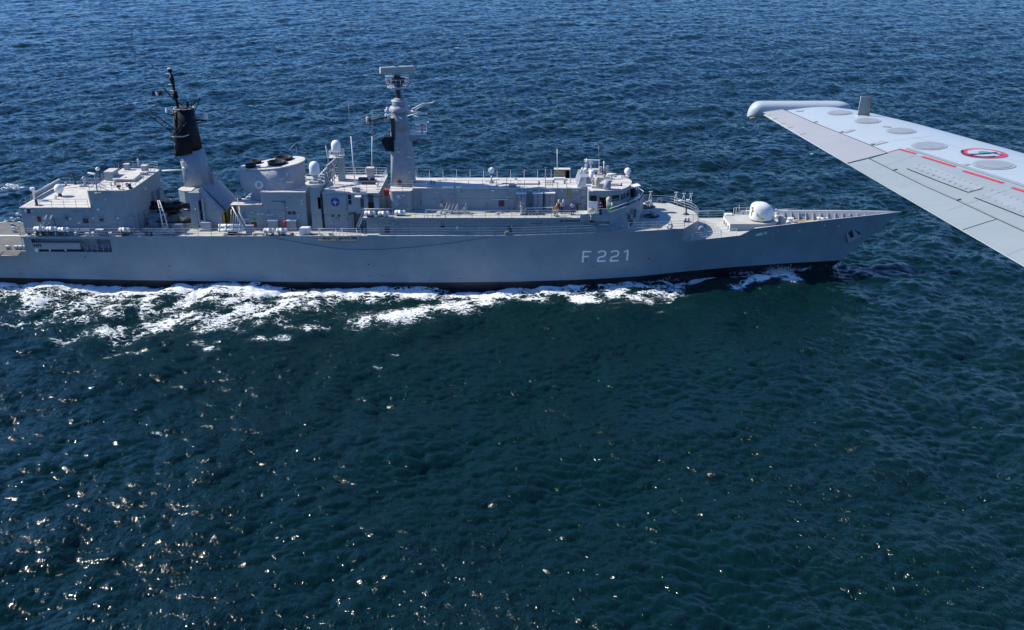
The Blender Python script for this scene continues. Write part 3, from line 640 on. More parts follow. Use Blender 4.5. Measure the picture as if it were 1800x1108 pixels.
part(loft(MB(), [(egg(a0-.06, fx1+.06, 3.31), lambda x, y: ftopz(x)-.12),(egg(a0-.06, fx1+.06, 3.31), lambda x, y: ftopz(x)+.06)]), 'funnel_top', 'roof', fun)
for (px, py, w) in ((385,268,110),(333,312,112),(655,240,185),(590,298,190)):
    X_, _y, _z = at(*c4(px,py), 0); 
    r = w/5.538/13.6/2
    # find depth from the row: far or near outlet
    yy = 1.15 if (px, py) in ((385,268),(655,240)) else -1.2
    if w < 150: yy = 1.0 if py == 268 else -1.3
    X_ = ax(*c4(px,py), yy); zb = ftopz(X_); zr = at(*c4(px,py), yy)[2]
    zr = zb + .42
    o = part(MB().revolve((X_,yy,zb-.1), [(r*.93,0),(r*.95,zr-zb+.1),(r*1.0,zr-zb+.1),(r*1.0,zr-zb+.2),(r*.8,zr-zb+.2),(r*.8,-.02)], 28), 'exhaust_outlet', 'rubber', fun)
    part(MB().revolve((X_,yy,zb+.05), [(r*.79,0),(r*.79,.01)], 24), 'outlet_mouth', 'black', o)
    part(MB().revolve((X_,yy,zb+.02), [(r*1.12,0),(r*1.12,.07),(r*1.0,.09)], 28, smooth=False), 'outlet_base', 'roof', o)
# crest plate
def on_funnel(px, py):
    Y = -2.9
    return at(px, py, Y)
CY_ = -2.98
q = at(*c4(413,528), CY_-.04); part(MB().revolve((q[0]+.05,CY_,q[2]), [(.57,.08),(.57,0),(.5,-.02),(.01,-.02)], 28, 'y', .95, 1.0), 'crest_plate', 'white', fun)
cr = MB(); cx, cz_ = q[0]+.05, q[2]
for dx, dz, w, hh in ((-.18,0,.12,.5),(.15,0,.1,.42),(0,.2,.16,.12),(0,-.22,.2,.1)): cr.cbox((cx+dx,CY_-.04,cz_+dz),(w,.02,hh))
part(cr, 'crest_gold', 'ochre', fun); part(MB().cbox((cx,CY_-.045,cz_),(.12,.025,.3)), 'crest_shield', 'lightblue', fun)
for pts in ([(480,415),(500,440)],[(615,470),(650,468)],[(690,410),(690,435)],[(680,500),(750,498)]):
    part(MB().tube([at(*c4(*p), -3.3) for p in pts], .07 if pts[0][0] != 680 else .12, 6), 'funnel_lamp' if pts[0][0] > 600 else 'funnel_cleat', 'white', fun)
part(MB().tube([at(*c4(*p), -3.38) for p in ((510,515),(570,530),(620,560),(640,590))], .03, 5), 'exhaust_stain_pipe', 'panel', fun)
part(MB().tube([at(*c4(290,655),-4.3), at(*c4(345,610),-4.3)], .09, 6).tube([at(*c4(250,665),-4.3), at(*c4(330,668),-4.3)], .06, 6), 'davit_boom', 'white')
part(MB().tube([at(*c4(708,185),.8), at(*c4(780,118),.8)], .035, 5).tube([at(*c4(785,230),.8), at(*c4(778,150),.8)], .03, 5), 'funnel_aerial', 'grey2', fun)
for (x0,y0,x1_,y1,m,nm) in ((695,785,730,815,'door','wall_vent'),(740,785,775,815,'door','wall_vent'),(295,895,318,932,'door','small_hatch'),(340,890,397,935,'maroon','fire_hose_box'),(355,848,385,875,'green','first_aid_sign')):
    mb = MB(); side_rect(mb, c4, x0,y0,x1_,y1,-4.2,.06); part(mb, nm, m, hih if x0 > 600 else lowh)
for x0,y0 in ((335,790),(400,802),(440,802),(497,812),(530,812),(790,812),(262,855),(295,855)):
    mb = MB(); side_rect(mb, c4, x0,y0,x0+25,y0+7,-4.2,.2); part(mb, 'wall_light', 'white', hih if x0 > 470 else lowh)
for x0 in (510, 690):
    xa_ = ax(*c4(x0,900), -4.8); o = part(MB().box(xa_, xa_+1.25, -5.1, -4.3, 7.05, 8.35), 'deck_cabinet', 'panel', bevel=.04); part(MB().box(xa_-.03, xa_+1.28, -5.13, -4.27, 8.35, 8.45), 'cabinet_lid', 'white', o)
q = at(*c4(668,905), -5.0); part(MB().tube([(q[0],-5.0,7.3),(q[0],-5.0,8.4)], .16, 10), 'fire_extinguisher', 'red')
part(MB().box(ax(553,380,-4.2)-1.15, ax(553,380,-4.2)-1.0, -4.0, -3.9, 7, 12), 'drain_pipe', 'grey2')
# gap clutter between mast and funnel
mb = MB()
for i in range(5): mb.tube([at(*c3(1255+i*22, 600+i*28),-3.4), at(*c3(1250+i*20, 740),-3.6)], .06, 5)
part(mb, 'pipe_cluster', 'cream')
part(MB().tube([at(*c4(155,740),-4), at(*c4(240,905),-5)], .09, 6).tube([at(*c4(200,740),-4), at(*c4(280,905),-5)], .09, 6).tube([at(*c4(205,655),-4), at(*c4(222,720),-4)], .05, 5), 'inclined_ladder', 'white')
# ---------------- NATO-emblem house amidships
HX0, HX1 = ax(567,370,-4.8), ax(667,370,-4.8); HZ = 12.05
up = house([(ax(567,350,-4.85),-4.85),(ax(665,350,-4.85),-4.85),(ax(667,350,-4.3),-4.2),(ax(667,350,-4.3),4.9),(ax(567,350,-4.85),4.9)], 9.3, HZ, 'amidships_house', 'roof')
part(MB().prism([(HX0+.1,-4.5),(ax(622,390,-4.5),-4.5),(ax(622,390,-4.5),4.3),(HX0+.1,4.3)], 7.0, 9.31), 'lower_wall', 'grey', up)
part(MB().prism([(ax(622,390,-4.5),-3.2),(ax(667,390,-4.5),-3.2),(ax(667,390,-4.5),4.3),(ax(622,390,-4.5),4.3)], 7.0, 9.3), 'recessed_wall', 'grey', up)
pn = MB(); side_rect(pn, c6, 152,562,388,724,-4.85,.14); pn_ = part(pn, 'emblem_panel', 'grey', up, bevel=.03)
ex, _, ez = at(*c6(271,640), -5.0)
part(MB().revolve((ex,-5.0,ez), [(.66,.02),(.66,-.02),(.01,-.02)], 32, 'y'), 'emblem_ring', 'lightblue', pn_)
part(MB().revolve((ex,-5.0,ez), [(.60,.02),(.60,-.035),(.01,-.035)], 32, 'y'), 'emblem_disc', 'blue', pn_)
s4 = MB(); yv = -5.045
for k in range(4):
    a = k*pi/2; u = (cos(a), sin(a)); v = (-sin(a), cos(a)); P2 = lambda r, t: (ex + u[0]*r + v[0]*t, yv, ez + u[1]*r + v[1]*t)
    s4.sheet([P2(0,0), P2(.12,.0), P2(.45,.0), P2(.12,.13)][::-1]); 
    s4.tube([P2(.45,0), P2(.55,0)], .018, 4)
s4.sheet([(ex-.1,yv,ez-.1),(ex+.1,yv,ez-.1),(ex+.1,yv,ez+.1),(ex-.1,yv,ez+.1)][::1])
part(s4, 'compass_star', 'white', pn_)
for (x0,y0,x1_,y1,nm,m) in ((397,568,428,610,'square_window','glass'),(400,620,432,662,'square_window','glass'),(515,578,555,695,'tall_louvre','door'),(592,565,645,640,'tall_louvre','door'),(592,640,652,700,'tall_louvre','black'),(100,592,145,705,'arched_recess','door')):
    mb = MB(); side_rect(mb, c6, x0,y0,x1_,y1,-4.85,.05); part(mb, nm, m, up)
mb = MB(); side_rect(mb, c6, 470,572,530,580,-4.85,.9); part(mb, 'small_awning', 'white', up)
# lower wall fittings
mb = MB()
for x_ in (118, 250, 405): mb.box(ax(*c6(x_,800),-4.5)-.03, ax(*c6(x_,800),-4.5)+.03, -4.56,-4.5, 7.05, 9.2)
part(mb, 'wall_ribs', 'panel', up)
for x0,y0,x1_,y1,m in ((275,795,310,830,'panel'),(380,795,395,820,'panel'),(130,760,150,785,'door'),(240,765,262,780,'door'),(300,765,320,780,'door'),(410,770,440,890,'panel')):
    mb = MB(); side_rect(mb, c6, x0,y0,x1_,y1,-4.5,.15); part(mb, 'wall_fitting', m, up)
part(MB().tube([at(*c6(480,885),-5.2), at(*c6(560,690),-4.9)], .07, 5).tube([at(*c6(500,885),-5.6), at(*c6(580,690),-5.3)], .07, 5), 'inclined_ladder', 'white')
part(MB().tube([at(*c6(405,752),-4.9), at(*c6(475,742),-4.9)], .09, 5), 'red_hose', 'maroon', up)
mb = MB()
for k in range(3): mb.tube([at(*c6(435+k*8,770),-3.3), at(*c6(450+k*8,900),-3.5)], .08, 5)
part(mb, 'pipe_cluster', 'grey2')
# roof of the house: rails, boxes, ladder racks
part(R([(HX0+.1,-4.7,HZ+.07),(ax(665,350,-4.8),-4.7,HZ+.07)], 1.05, 3, 1.5), 'guard_rail', 'grey2'); part(R([(HX0+.1,4.7,HZ+.07),(ax(667,350,-4.2),4.7,HZ+.07),(ax(667,350,-4.2),-4.2,HZ+.07)], 1.05, 3, 1.5), 'guard_rail', 'white')
cabinet(c6, 615, 395, .95, .8, 1.2, 'grey2', HZ+.07, 'aerial_base_box'); cabinet(c6, 478, 545, 1.0, .5, .6, 'grey2', HZ+.07, 'aerial_base_box'); cabinet(c6, 600, 470, 1.9, .9, .35, 'dark', HZ+.07, 'deck_hatch', None); cabinet(c6, 575, 430, 2.2, .8, .3, 'dark', HZ+.07, 'deck_hatch', None)
def whip(fn, b, m, t, Y, r=.075, nm='whip_aerial'):
    A, B_, C_ = at(*fn(*b), Y), at(*fn(*m), Y), at(*fn(*t), Y)
    o = part(MB().tube([A, B_], r, 6), nm, 'white'); part(MB().tube([B_, C_], .025, 5), 'aerial_tip', 'grey2', o); return o
whip(c6, (467,490), (427,0), (400,-330), -3.6, .08); whip(c6, (628,300), (633,0), (633,-245), -1.0, .07); whip(c6, (208,255), (180,90), (172,30), 1.0, .05)
whip(c7, (1228,310), (1228,75), (1227,65), .5, .06); whip(c8, (573,340), (573,190), (565,40), 2.0, .035)
# domes: pier with round platform, tower with dome
q = at(*c6(70,420), -4.0); pier = part(MB().prism([(q[0]-.55,-4.9),(q[0]+.75,-4.9),(q[0]+.75,-3.2),(q[0]-.55,-3.2)], 7.0, q[2]-.1), 'dome_pier', 'grey')
part(MB().revolve((q[0]+.1,-4.0,at(*c6(90,460),-4.6)[2]-.1), [(.9,-.4),(1.3,0),(1.3,.14)], 28), 'round_platform', 'roof', pier)
pz = at(*c6(90,460),-4.6)[2]
part(MB().ring((q[0]+.1,-4.0,pz+.9), 1.25, .03, 28, 5).ring((q[0]+.1,-4.0,pz+.5), 1.25, .025, 28, 5), 'platform_rail', 'white', pier)
def radome(cx, cy, zbase, r, hh, nm='radome', ped=.5):
    o = part(MB().revolve((cx,cy,zbase), [(r*.86,0),(r,.08),(r,hh-r)] + [(r*cos(t), hh-r+r*sin(t)) for t in [i*pi/2/8 for i in range(1,9)]], 28), nm, 'dome')
    part(MB().revolve((cx,cy,zbase-ped), [(r*.45,0),(r*.4,ped*.6),(r*.7,ped)], 16), 'radome_pedestal', 'grey2', o); return o
dz = at(*c6(72,370), -4.0)[2]; radome(q[0]+.1, -4.0, dz, .66, 1.75, 'radome', max(.3, dz-pz))
q2 = at(*c6(283,150), 2.0); radome(q2[0], 2.0, q2[2], .64, 1.6, 'radome', .7)
tw = MB(); bz = HZ+.07; tzz = q2[2]-.7
for sx, sy in ((-.6,-.6),(.6,-.6),(.6,.6),(-.6,.6)): tw.tube([(q2[0]+sx*1.1,2+sy*1.2,bz),(q2[0]+sx*.8,2+sy*.8,tzz)], .09, 6)
for k in range(2):
    za, zb = lerp(bz,tzz,k/2), lerp(bz,tzz,(k+1)/2)
    tw.tube([(q2[0]-.6,1.3,za),(q2[0]+.6,1.3,zb)], .05, 5).tube([(q2[0]+.6,1.3,za),(q2[0]-.6,1.3,zb)], .05, 5)
tower = part(tw, 'dome_tower', 'grey2'); part(MB().box(q2[0]+.15,q2[0]+.95,1.3,2.6,bz,tzz), 'tower_plating', 'grey', tower); part(MB().box(q2[0]-.95,q2[0]+.95,1.1,2.9,tzz,tzz+.08), 'tower_platform', 'roof', tower)
part(R([(q2[0]-.9,1.15,tzz+.08),(q2[0]+.9,1.15,tzz+.08),(q2[0]+.9,2.85,tzz+.08),(q2[0]-.9,2.85,tzz+.08),(q2[0]-.9,1.15,tzz+.08)], .8, 2, .6), 'tower_rail', 'white', tower)
random.seed(5); cl = MB()
for k in range(26):
    u, v = random.random(), random.random(); p = at(*c6(130+u*120, 400-u*150+v*60), -2.5+2.5*u); cl.cbox(p, (random.uniform(.1,.35),)*3, random.random(), random.random())
for k in range(8):
    p = at(*c6(130+k*16, 410-k*18), -2.4+.3*k); cl.tube([p, (p[0]+.2, p[1], HZ)], .05, 5)
part(cl, 'tracking_director', 'grey2'); 
cl = MB()
for k in range(9):
    u = k/9; p = at(*c6(120+u*130, 385-u*140), -2.2+2.4*u); cl.revolve(p, [(.03,-.1),(.2,-.08),(.22,.08),(.03,.1)], 10, 'x')
part(cl, 'director_optics', 'white'); part(MB().tube([at(*c6(190,300),-1), at(*c6(290,215),1)], .22, 8), 'director_arm', 'grey')
# curved tank forward of the house, small red unit
part(MB().revolve((ax(*c6(725,480),-1.4),-1.4,8.6), [(.75,0),(.78,.4),(.78,2.9),(.6,3.2)], 20, sx=.9), 'curved_tank', 'tan')
part(MB().box(ax(*c6(775,550),-2)-.3, ax(*c6(775,550),-2)+.3, -2.2,-1.6, at(*c6(775,570),-2)[2], at(*c6(775,520),-2)[2]), 'red_box', 'red')
# ---------------- 02 deck with recessed side wall below
D2 = 9.25
wx0, wx1 = ax(645,395,-6.1), ax(1089,395,-6.1)
bxf = ax(1123,390,-3.9)                        # front of the bridge block
wall = [(wx0,-6.1),(wx1,-6.1),(bxf-.1,-4.0),(bxf+.35,-2.0),(bxf+.5,0),(bxf+.35,2.0),(bxf-.1,4.0),(wx1,6.1),(wx0,6.1)]
low = part(MB().prism(wall, 7.0, D2), 'side_house', 'grey', bevel=.03)
d0, d1 = ax(638,384,-6.65), ax(1020,384,-6.65)
part(MB().prism([(d0,-6.65),(d1,-6.65),(d1,6.65),(d0,6.65)], D2-.32, D2), 'upper_deck_edge', 'hull')
part(MB().prism([(d0+.02,-6.63),(d1,-6.63),(d1,6.63),(d0+.02,6.63)], D2, D2+.02), 'upper_deck', 'deck')
for (x0,y0,x1_,y1,m,nm) in ((752,882,805,945,'door','side_doorway'),(600,840,660,852,'panel','vent_slot')):
    mb = MB(); side_rect(mb, c6, x0,y0,x1_,y1,-6.1,.03); part(mb, nm, m, low)
cz2 = crop(640,360,6.923)
for (x0,y0,x1_,y1,m,nm) in ((60,210,220,330,'panel','access_panel'),(345,210,440,335,'panel','access_panel'),(440,200,550,335,'panel','access_panel'),(930,255,975,275,'black','small_vent'),(1745,262,1800,350,'door','side_doorway')):
    mb = MB(); side_rect(mb, cz2, x0,y0,x1_,y1,-6.1,.05); part(mb, nm, m, low)
for (x0,y0,x1_,y1,m,nm) in ((775,830,850,960,'panel','access_panel'),(1000,850,1060,950,'panel','access_panel'),(1310,822,1480,856,'black','long_window'),(1255,832,1290,862,'door','small_vent')):
    mb = MB(); side_rect(mb, c7, x0,y0,x1_,y1,-6.1,.05); part(mb, nm, m, low)
for zz_ in (8.9, 8.3, 7.9):
    part(MB().box(wx0+4, wx1-.1, -6.13, -6.1, zz_, zz_+.05), 'weld_strake', 'panel', low)
q = at(*cz2(1030,362), -6.4); part(MB().tube([(q[0],-6.3,q[2]),(at(*cz2(1375,362),-6.4)[0],-6.3,q[2])], .14, 8), 'rolled_scramble_net', 'tan')
q = at(*cz2(60,388), -7.0); part(MB().box(q[0]-.2, q[0]+1.1, -7.4,-7.05,7.1,7.22), 'fold_down_step', 'white')
# side doors panels under the bridge
c6b = crop(1010,340,13.846)
for (x0,y0,x1_,y1,m,nm) in ((825,570,985,665,'door','side_window'),):
    mb = MB(); side_rect(mb, c6b, x0,y0,x1_,y1,-6.1,.05); part(mb, nm, m, low)
def slant_rect(mb, x0, x1, z0, z1, off=.05):    # on the slanting face between (wx1,-6.1) and (bxf-.1,-4)
    A = Vector((wx1,-6.1,0)); B = Vector((bxf-.1,-4.0,0)); d = (B-A); n = Vector((d.y,-d.x,0)).normalized()
    p = [A + d*x0 + n*.0, A + d*x1 + n*.0, A + d*x1 + n*off, A + d*x0 + n*off]
    vs = [(q.x,q.y,z0) for q in p] + [(q.x,q.y,z1) for q in p]
    return mb.add(vs, [(0,1,2,3),(7,6,5,4),(0,4,5,1),(1,5,6,2),(2,6,7,3),(3,7,4,0)])
for (u0,u1,z0,z1,m,nm) in ((.03,.25,7.3,9.1,'panel','access_panel'),(.36,.56,8.5,9.5,'panel','side_window'),(.40,.54,8.6,9.35,'door','side_window'),(.66,.86,8.6,9.9,'panel','access_panel'),(.70,.84,8.7,9.8,'door','side_window'),(.5,.68,7.65,8.5,'door','side_doorway'),(.3,.66,8.5,8.56,'grey2','small_ledge'),(.12,.2,7.75,8.0,'white','small_plate')):
    part(slant_rect(MB(), u0, u1, z0, z1, .05 if m != 'door' else .08), nm, m, low)
# ---------------- long deckhouse
LX0, LX1 = ax(725,331,-2.75), ax(1034,331,-2.75); LZ = 12.15
lh = part(MB().prism([(LX0,-2.75),(LX1,-2.75),(LX1,2.75),(LX0,2.75)], D2, LZ), 'long_deckhouse', 'grey', bevel=.03)
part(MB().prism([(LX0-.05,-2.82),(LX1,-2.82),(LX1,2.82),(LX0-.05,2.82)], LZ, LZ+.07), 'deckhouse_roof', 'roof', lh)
ex0, ex1 = ax(684,345,-3.9), ax(724.5,345,-3.9)
eb = part(MB().prism(oval((ex0+ex1)/2, 0, (ex1-ex0)/2, 3.95, 36, 7), D2, 12.05), 'deckhouse_after_end', 'grey'); part(MB().prism(oval((ex0+ex1)/2, 0, (ex1-ex0)/2+.05, 4.0, 36, 7), 12.05, 12.12), 'after_end_roof', 'roof', eb)
for x0,y0,x1_,y1,m,nm in ((60,560,130,690,'panel','access_panel'),(595,632,655,695,'maroon','fire_hose_box'),(0,635,20,665,'panel','small_vent'),(180,530,205,550,'panel','small_vent'),(1340,512,1365,608,'ochre','stretcher_locker'),(655,515,690,535,'panel','cable_box'),(515,518,548,530,'white','wall_light'),(1380,560,1470,690,'panel','access_panel')):
    mb = MB(); side_rect(mb, c7, x0,y0,x1_,y1,-2.75,.08 if m != 'white' else .2); part(mb, nm, m, lh)
for x0 in (150,835,930,1015,1140,1265,1390,1430): mb = MB(); side_rect(mb, c7, x0,515,x0+22,525,-2.75,.15); part(mb, 'wall_light', 'white', lh)
for zz_ in (10.75,): part(MB().box(LX0+.1, LX1-.1, -2.78, -2.75, zz_, zz_+.05), 'weld_strake', 'panel', lh)
part(MB().box(ax(*c7(520,617),-2.8), ax(*c7(700,617),-2.8), -2.9,-2.78, at(*c7(520,619),-2.8)[2]-.02, at(*c7(520,619),-2.8)[2]+.04), 'wall_shelf', 'white', lh)
for x0,y0,x1_,y1,m in ((870,575,905,590,'white'),(925,570,950,580,'white'),(895,600,940,690,'panel'),(870,655,885,665,'white')):
    mb = MB(); side_rect(mb, c6, x0,y0,x1_,y1,-3.9,.12); part(mb, 'wall_fitting', m, eb)
mb = MB(); side_rect(mb, c6, 1290,650,1322,680,-3.0,.3); part(mb, 'tan_box', 'tan', lh); mb = MB(); side_rect(mb, c6, 1322,625,1350,655,-2.75,.15); part(mb, 'switch_box', 'panel', lh)
part(R([(ex0+.2,-3.8,12.12),(ex1+.3,-3.8,12.12)], 1.0, 3, 1.3), 'guard_rail', 'grey2')
part(R([(LX0,-2.7,LZ+.07),(LX1-1,-2.7,LZ+.07)], 1.05, 2, 1.9), 'guard_rail', 'grey2'); part(R([(LX0,2.7,LZ+.07),(LX1-1,2.7,LZ+.07)], 1.15, 1, 1.85, .004, .02), 'guard_rail', 'white')
# the three grey lockers against the deckhouse
for xa_, xb_ in ((783,895),(962,1073),(1093,1203)):
    a, b = ax(*c7(xa_,620),-3.6), ax(*c7(xb_,620),-3.6); zb_, zt_ = D2+.02, at(*c7(xa_,560),-3.6)[2]
    o = part(MB().box(a,b,-3.6,-2.8,zb_,zt_), 'tall_locker', 'panel', bevel=.03); part(MB().box(a-.03,b+.03,-3.66,-2.78,zt_,zt_+.1), 'locker_top', 'white', o)
    part(MB().box((a+b)/2-.02,(a+b)/2+.02,-3.63,-3.6,zb_+.2,zt_-.2).box(a+.1,a+.14,-3.63,-3.6,zb_+.1,zt_-.1), 'locker_seams', 'black', o)
    for hz in (.3,.75): part(MB().cbox(((a+b)/2+.12,-3.64,lerp(zb_,zt_,hz)),(.14,.06,.06)), 'latch', 'white', o)
    part(MB().cbox((lerp(a,b,.5),-3.0,zt_+.3),(.06,.06,.4)), 'lifting_eye', 'grey2', o)
# roof items on the long deckhouse
RZ = LZ+.07
dq = at(*c7(516,305), 0.0); o = part(MB().revolve((dq[0],0,RZ), [(.38,0),(.1,.45),(.1,.95)], 14), 'cone_pedestal', 'grey2'); part(MB().revolve((dq[0],0,dq[2]), [(.4*sin(t)+.001, -.42*cos(t)) for t in [i*pi/12 for i in range(13)]], 20), 'ball_antenna', 'dome', o)
a, b = on(*c7(785,462),RZ), on(*c7(1025,462),RZ)
part(MB().box(a[0],b[0],a[1],a[1]+1.9,RZ+.12,RZ+.22).box(a[0]+.1,b[0]-.1,a[1]+.1,a[1]+1.8,RZ,RZ+.12), 'roof_hatch_plate', 'roof')
cabinet(c7, 747, 492, 1.0, .6, .35, 'panel', RZ, 'roof_box')
cabinet(c7, 1280, 388, 2.1, .9, 1.15, 'dark', RZ, 'ventilation_unit'); cabinet(c7, 1345, 388, .6, .9, 1.1, 'tan', RZ, 'ventilation_unit'); cabinet(c7, 1255, 412, 1.6, .5, .3, 'white', RZ, 'aerial_base_box', None)
gr_ = MB()
for i in range(16): x = on(*c7(1200+i*7,388),RZ)[0]; y = on(*c7(1240,388),RZ)[1]; gr_.box(x-.02,x+.02,y-.06,y-.02,RZ+.15,RZ+1.05)
part(gr_, 'unit_louvres', 'tan')
for px_ in (15,90,150): 
    q = on(*c7(px_,500),RZ); part(MB().cbox((q[0],q[1]+.2,RZ+.1),(.9,.35,.2)), 'roof_edge_box', 'white')
q = on(*c7(1100,490),RZ); part(MB().tube([(q[0],q[1],RZ),(q[0],q[1],RZ+2.6)], .05, 5).cbox((q[0],q[1],RZ+2.6),(.25,.15,.1)).cbox((q[0],q[1],RZ+1.4),(.3,.12,.1)).cbox((q[0],q[1],RZ+2.0),(.28,.12,.1)), 'lamp_post', 'grey2')
for px_, py_ in ((683,495),(1230,487),(1370,440),(1330,490)): q = on(*c7(px_,py_),RZ); part(MB().tube([(q[0],q[1],RZ),(q[0],q[1],RZ+ (2.3 if px_ == 683 else .75))], .045, 5).cbox((q[0],q[1],RZ+.02),(.25,.25,.05)), 'roof_stanchion', 'grey2')
gd = MB()
for i in range(4): q = on(*c7(1100+i*26,470),RZ); gd.tube([(q[0],q[1],RZ+.03),(q[0],q[1]+2.3,RZ+.03)], .03, 4)
for i in range(3): q = on(*c7(1100,465-i*22),RZ); gd.tube([(q[0],q[1],RZ+.03),(q[0]+1.1,q[1],RZ+.03)], .03, 4)
part(gd, 'roof_tie_grid', 'panel')
# ---------------- foremast
fxa, fxb = ax(688,325,0), ax(731,325,0); fc_ = (fxa+fxb)/2
def fsec(pl, pr, py, ry): a, b = ax(pl,py,0), ax(pr,py,0); return (oval((a+b)/2,0,(b-a)/2,ry,32,4.5), at(pl,py,0)[2])
fm_ = part(loft(MB(), [(oval(fc_,0,(fxb-fxa)/2,1.7,32,5),11.9), fsec(688,727.5,290,1.6), fsec(687.5,723.5,250,1.45), fsec(687.5,715.5,208,1.2), fsec(688,713.5,197,1.1)]), 'foremast', 'mast')
ua, ub = fsec(687.3,719,228,1.34), fsec(687.6,714,198,1.14)
part(loft(MB(), [([(x, y*1.02-.01) for x, y in ua[0]], ua[1]), ([(x, y*1.02-.01) for x, y in ub[0]], ub[1])]), 'upper_mast_sleeve', 'panel', fm_)
part(MB().box(ax(687.5,215,-1.2)-.04, ax(694,215,-1.2), -1.42,-.4, at(690,246,-1.2)[2], at(690,208,-1.2)[2]), 'dark_mast_plate', 'dark', fm_)  # darker plate on the after edge of the upper mast
part(MB().revolve((ax(700,190,0),0,0), [(1.1,at(0,197,0)[2]),(1.28,at(0,194,0)[2]),(1.1,at(0,188,0)[2]),(.9,at(0,186,0)[2])], 24), 'mast_collar', 'grey2', fm_)
part(MB().revolve((ax(700.5,180,0),0,0), [(.8,at(0,188,0)[2]),(.85,at(0,184,0)[2]),(.88,at(0,176,0)[2]),(.6,at(0,174,0)[2]),(.3,at(0,171,0)[2])], 24), 'mast_drum', 'panel', fm_)
part(MB().ring((ax(700,178,0),0,at(0,177,0)[2]), .85, .07, 24, 6), 'drum_band', 'cream', fm_)
part(MB().revolve((ax(700,165,0),0,0), [(.42,at(0,173,0)[2]),(.28,at(0,168,0)[2]),(.32,at(0,160,0)[2]),(.5,at(0,156,0)[2])], 16), 'mast_neck', 'dark', fm_)
pzf = at(700,153.5,0)[2]; pcx = ax(699,154,0)
basket = part(MB().revolve((pcx,0,pzf), [(.5,-.25),(1.35,-.05),(1.4,.12),(1.2,.12)], 28), 'radar_platform', 'grey2', fm_)
rb_ = MB()
for k in range(16): a = 2*pi*k/16; rb_.tube([(pcx+1.4*cos(a),1.4*sin(a),pzf+.1),(pcx+1.5*cos(a),1.5*sin(a),pzf+1.1)], .035, 5)
rb_.ring((pcx,0,pzf+1.1), 1.5, .035, 28, 5).ring((pcx,0,pzf+.6), 1.45, .03, 28, 5); part(rb_, 'basket_rail', 'grey2', basket)
part(MB().cbox((pcx+.9,-1.0,pzf+.15),(.8,.5,.1)), 'access_grating', 'white', basket)
rm = MB().cbox((pcx+.05,0,pzf+.7),(1.0,.9,1.1),.4).cbox((pcx-.4,-.3,pzf+.9),(.5,.6,.5),.2).cbox((pcx+.55,.2,pzf+.85),(.6,.5,.6),.7).revolve((pcx,0,pzf+1.2),[(.45,0),(.35,.5)],14)
part(rm, 'radar_gearbox', 'dark', basket)
part(MB().cbox((pcx-.95,-.2,pzf+1.35),(1.1,.5,.18)), 'secondary_aerial', 'cream', basket)
ra, rb2 = at(668,126,0), at(727.5,120.5,0); rc = ((ra[0]+rb2[0])/2, 0, (ra[2]+rb2[2])/2+.02)
rd = MB(); prof = [(-.35,-.42),(.2,-.46),(.42,-.3),(.42,.25),(.22,.42),(-.3,.45),(-.42,.3)]
L2 = 2.25; rzr = radians(20)
vs = []
for sx in (-L2, L2):
    for (yy, zz_) in prof: vs.append((rc[0]+sx*cos(rzr)-yy*sin(rzr), rc[1]+sx*sin(rzr)+yy*cos(rzr), rc[2]+zz_))
n = len(prof); rd.add(vs, [(i,(i+1)%n,n+(i+1)%n,n+i) for i in range(n)] + [tuple(range(n))[::-1], tuple(range(n,2*n))])
rdr = part(rd, 'radar_antenna', 'radar', fm_, bevel=.1)
part(MB().cbox((rc[0]-.05,0,rc[2]+.5),(.4,.4,.16)), 'antenna_motor_cap', 'dark', rdr)
part(MB().revolve((rc[0],0,rc[2]-.9), [(.4,0),(.35,.5)], 14), 'antenna_turntable', 'panel', rdr)
aw = lambda fn, pts, Y, r, m='grey2', nm='yardarm', tip=None: arm(fn, pts, Y, r, nm, m, tip, fm_)
aw(c5, [(800,650),(1040,692)], [-.6,-2.2], .09, 'cream'); aw(c5, [(770,730),(940,685)], [-1,-2], .05, 'cream'); aw(c5, [(860,715),(950,732)], [-1,-1.8], .035, 'cream')
aw(c5, [(860,640),(1000,570),(1060,568),(1110,560),(1132,540)], [.8,2.0,2.2,2.4,2.4], .06, 'cream'); aw(c5, [(900,650),(1010,580)], [.8,2.0], .045, 'cream'); aw(c5, [(870,635),(960,590)], [1.2,2.0], .035)
aw(c5, [(640,665),(560,722)], [-1,-2.4], .07, 'cream'); aw(c5, [(650,680),(590,735)], [-1,-2.4], .05, 'cream')
aw(c5, [(580,735),(335,772)], [-1.6,-1.9], .09, 'dark'); aw(c5, [(530,690),(400,760)], [-1.2,-1.8], .035, 'dark')
q = at(*c5(317,775), -1.9); part(MB().tube([(q[0],-1.9,q[2]-.45),(q[0],-1.9,q[2]+.45)], .17, 8), 'end_aerial', 'tan', fm_)
for (x_, y_) in ((545,655),(545,710),(560,630),(540,770),(570,745)):
    q = at(*c5(x_,y_), -1.6); part(MB().cbox(q,(.28,.28,.3),.4), 'signal_lamp', 'white' if y_ != 770 else 'grey2', fm_)
aw(c5, [(440,655),(540,668)], [-.5,-.5], .05, 'dark')
q = at(*c5(815,603), .5); part(MB().cbox((q[0],.5,q[2]),(.4,.4,.1)).tube([(q[0],.5,q[2]),(q[0]-.2,.3,q[2]-.8)], .05, 5), 'mast_lamp_bracket', 'white', fm_)
# black ESM housing to port-aft
q = at(*c6(785,78), -1.0); pts = [c6(718,40),(c6(745,8)),(c6(840,5)),(c6(848,150)),(c6(765,140))]
pp = [at(*p, -1.5) for p in pts]; n = len(pp)
part(MB().add([(p[0],-1.5,p[2]) for p in pp] + [(p[0],.3,p[2]) for p in pp], [tuple(range(n)), tuple(range(2*n-1,n-1,-1))] + [(i, n+i, n+(i+1)%n, (i+1)%n) for i in range(n)]), 'black_sensor_housing', 'black', fm_)
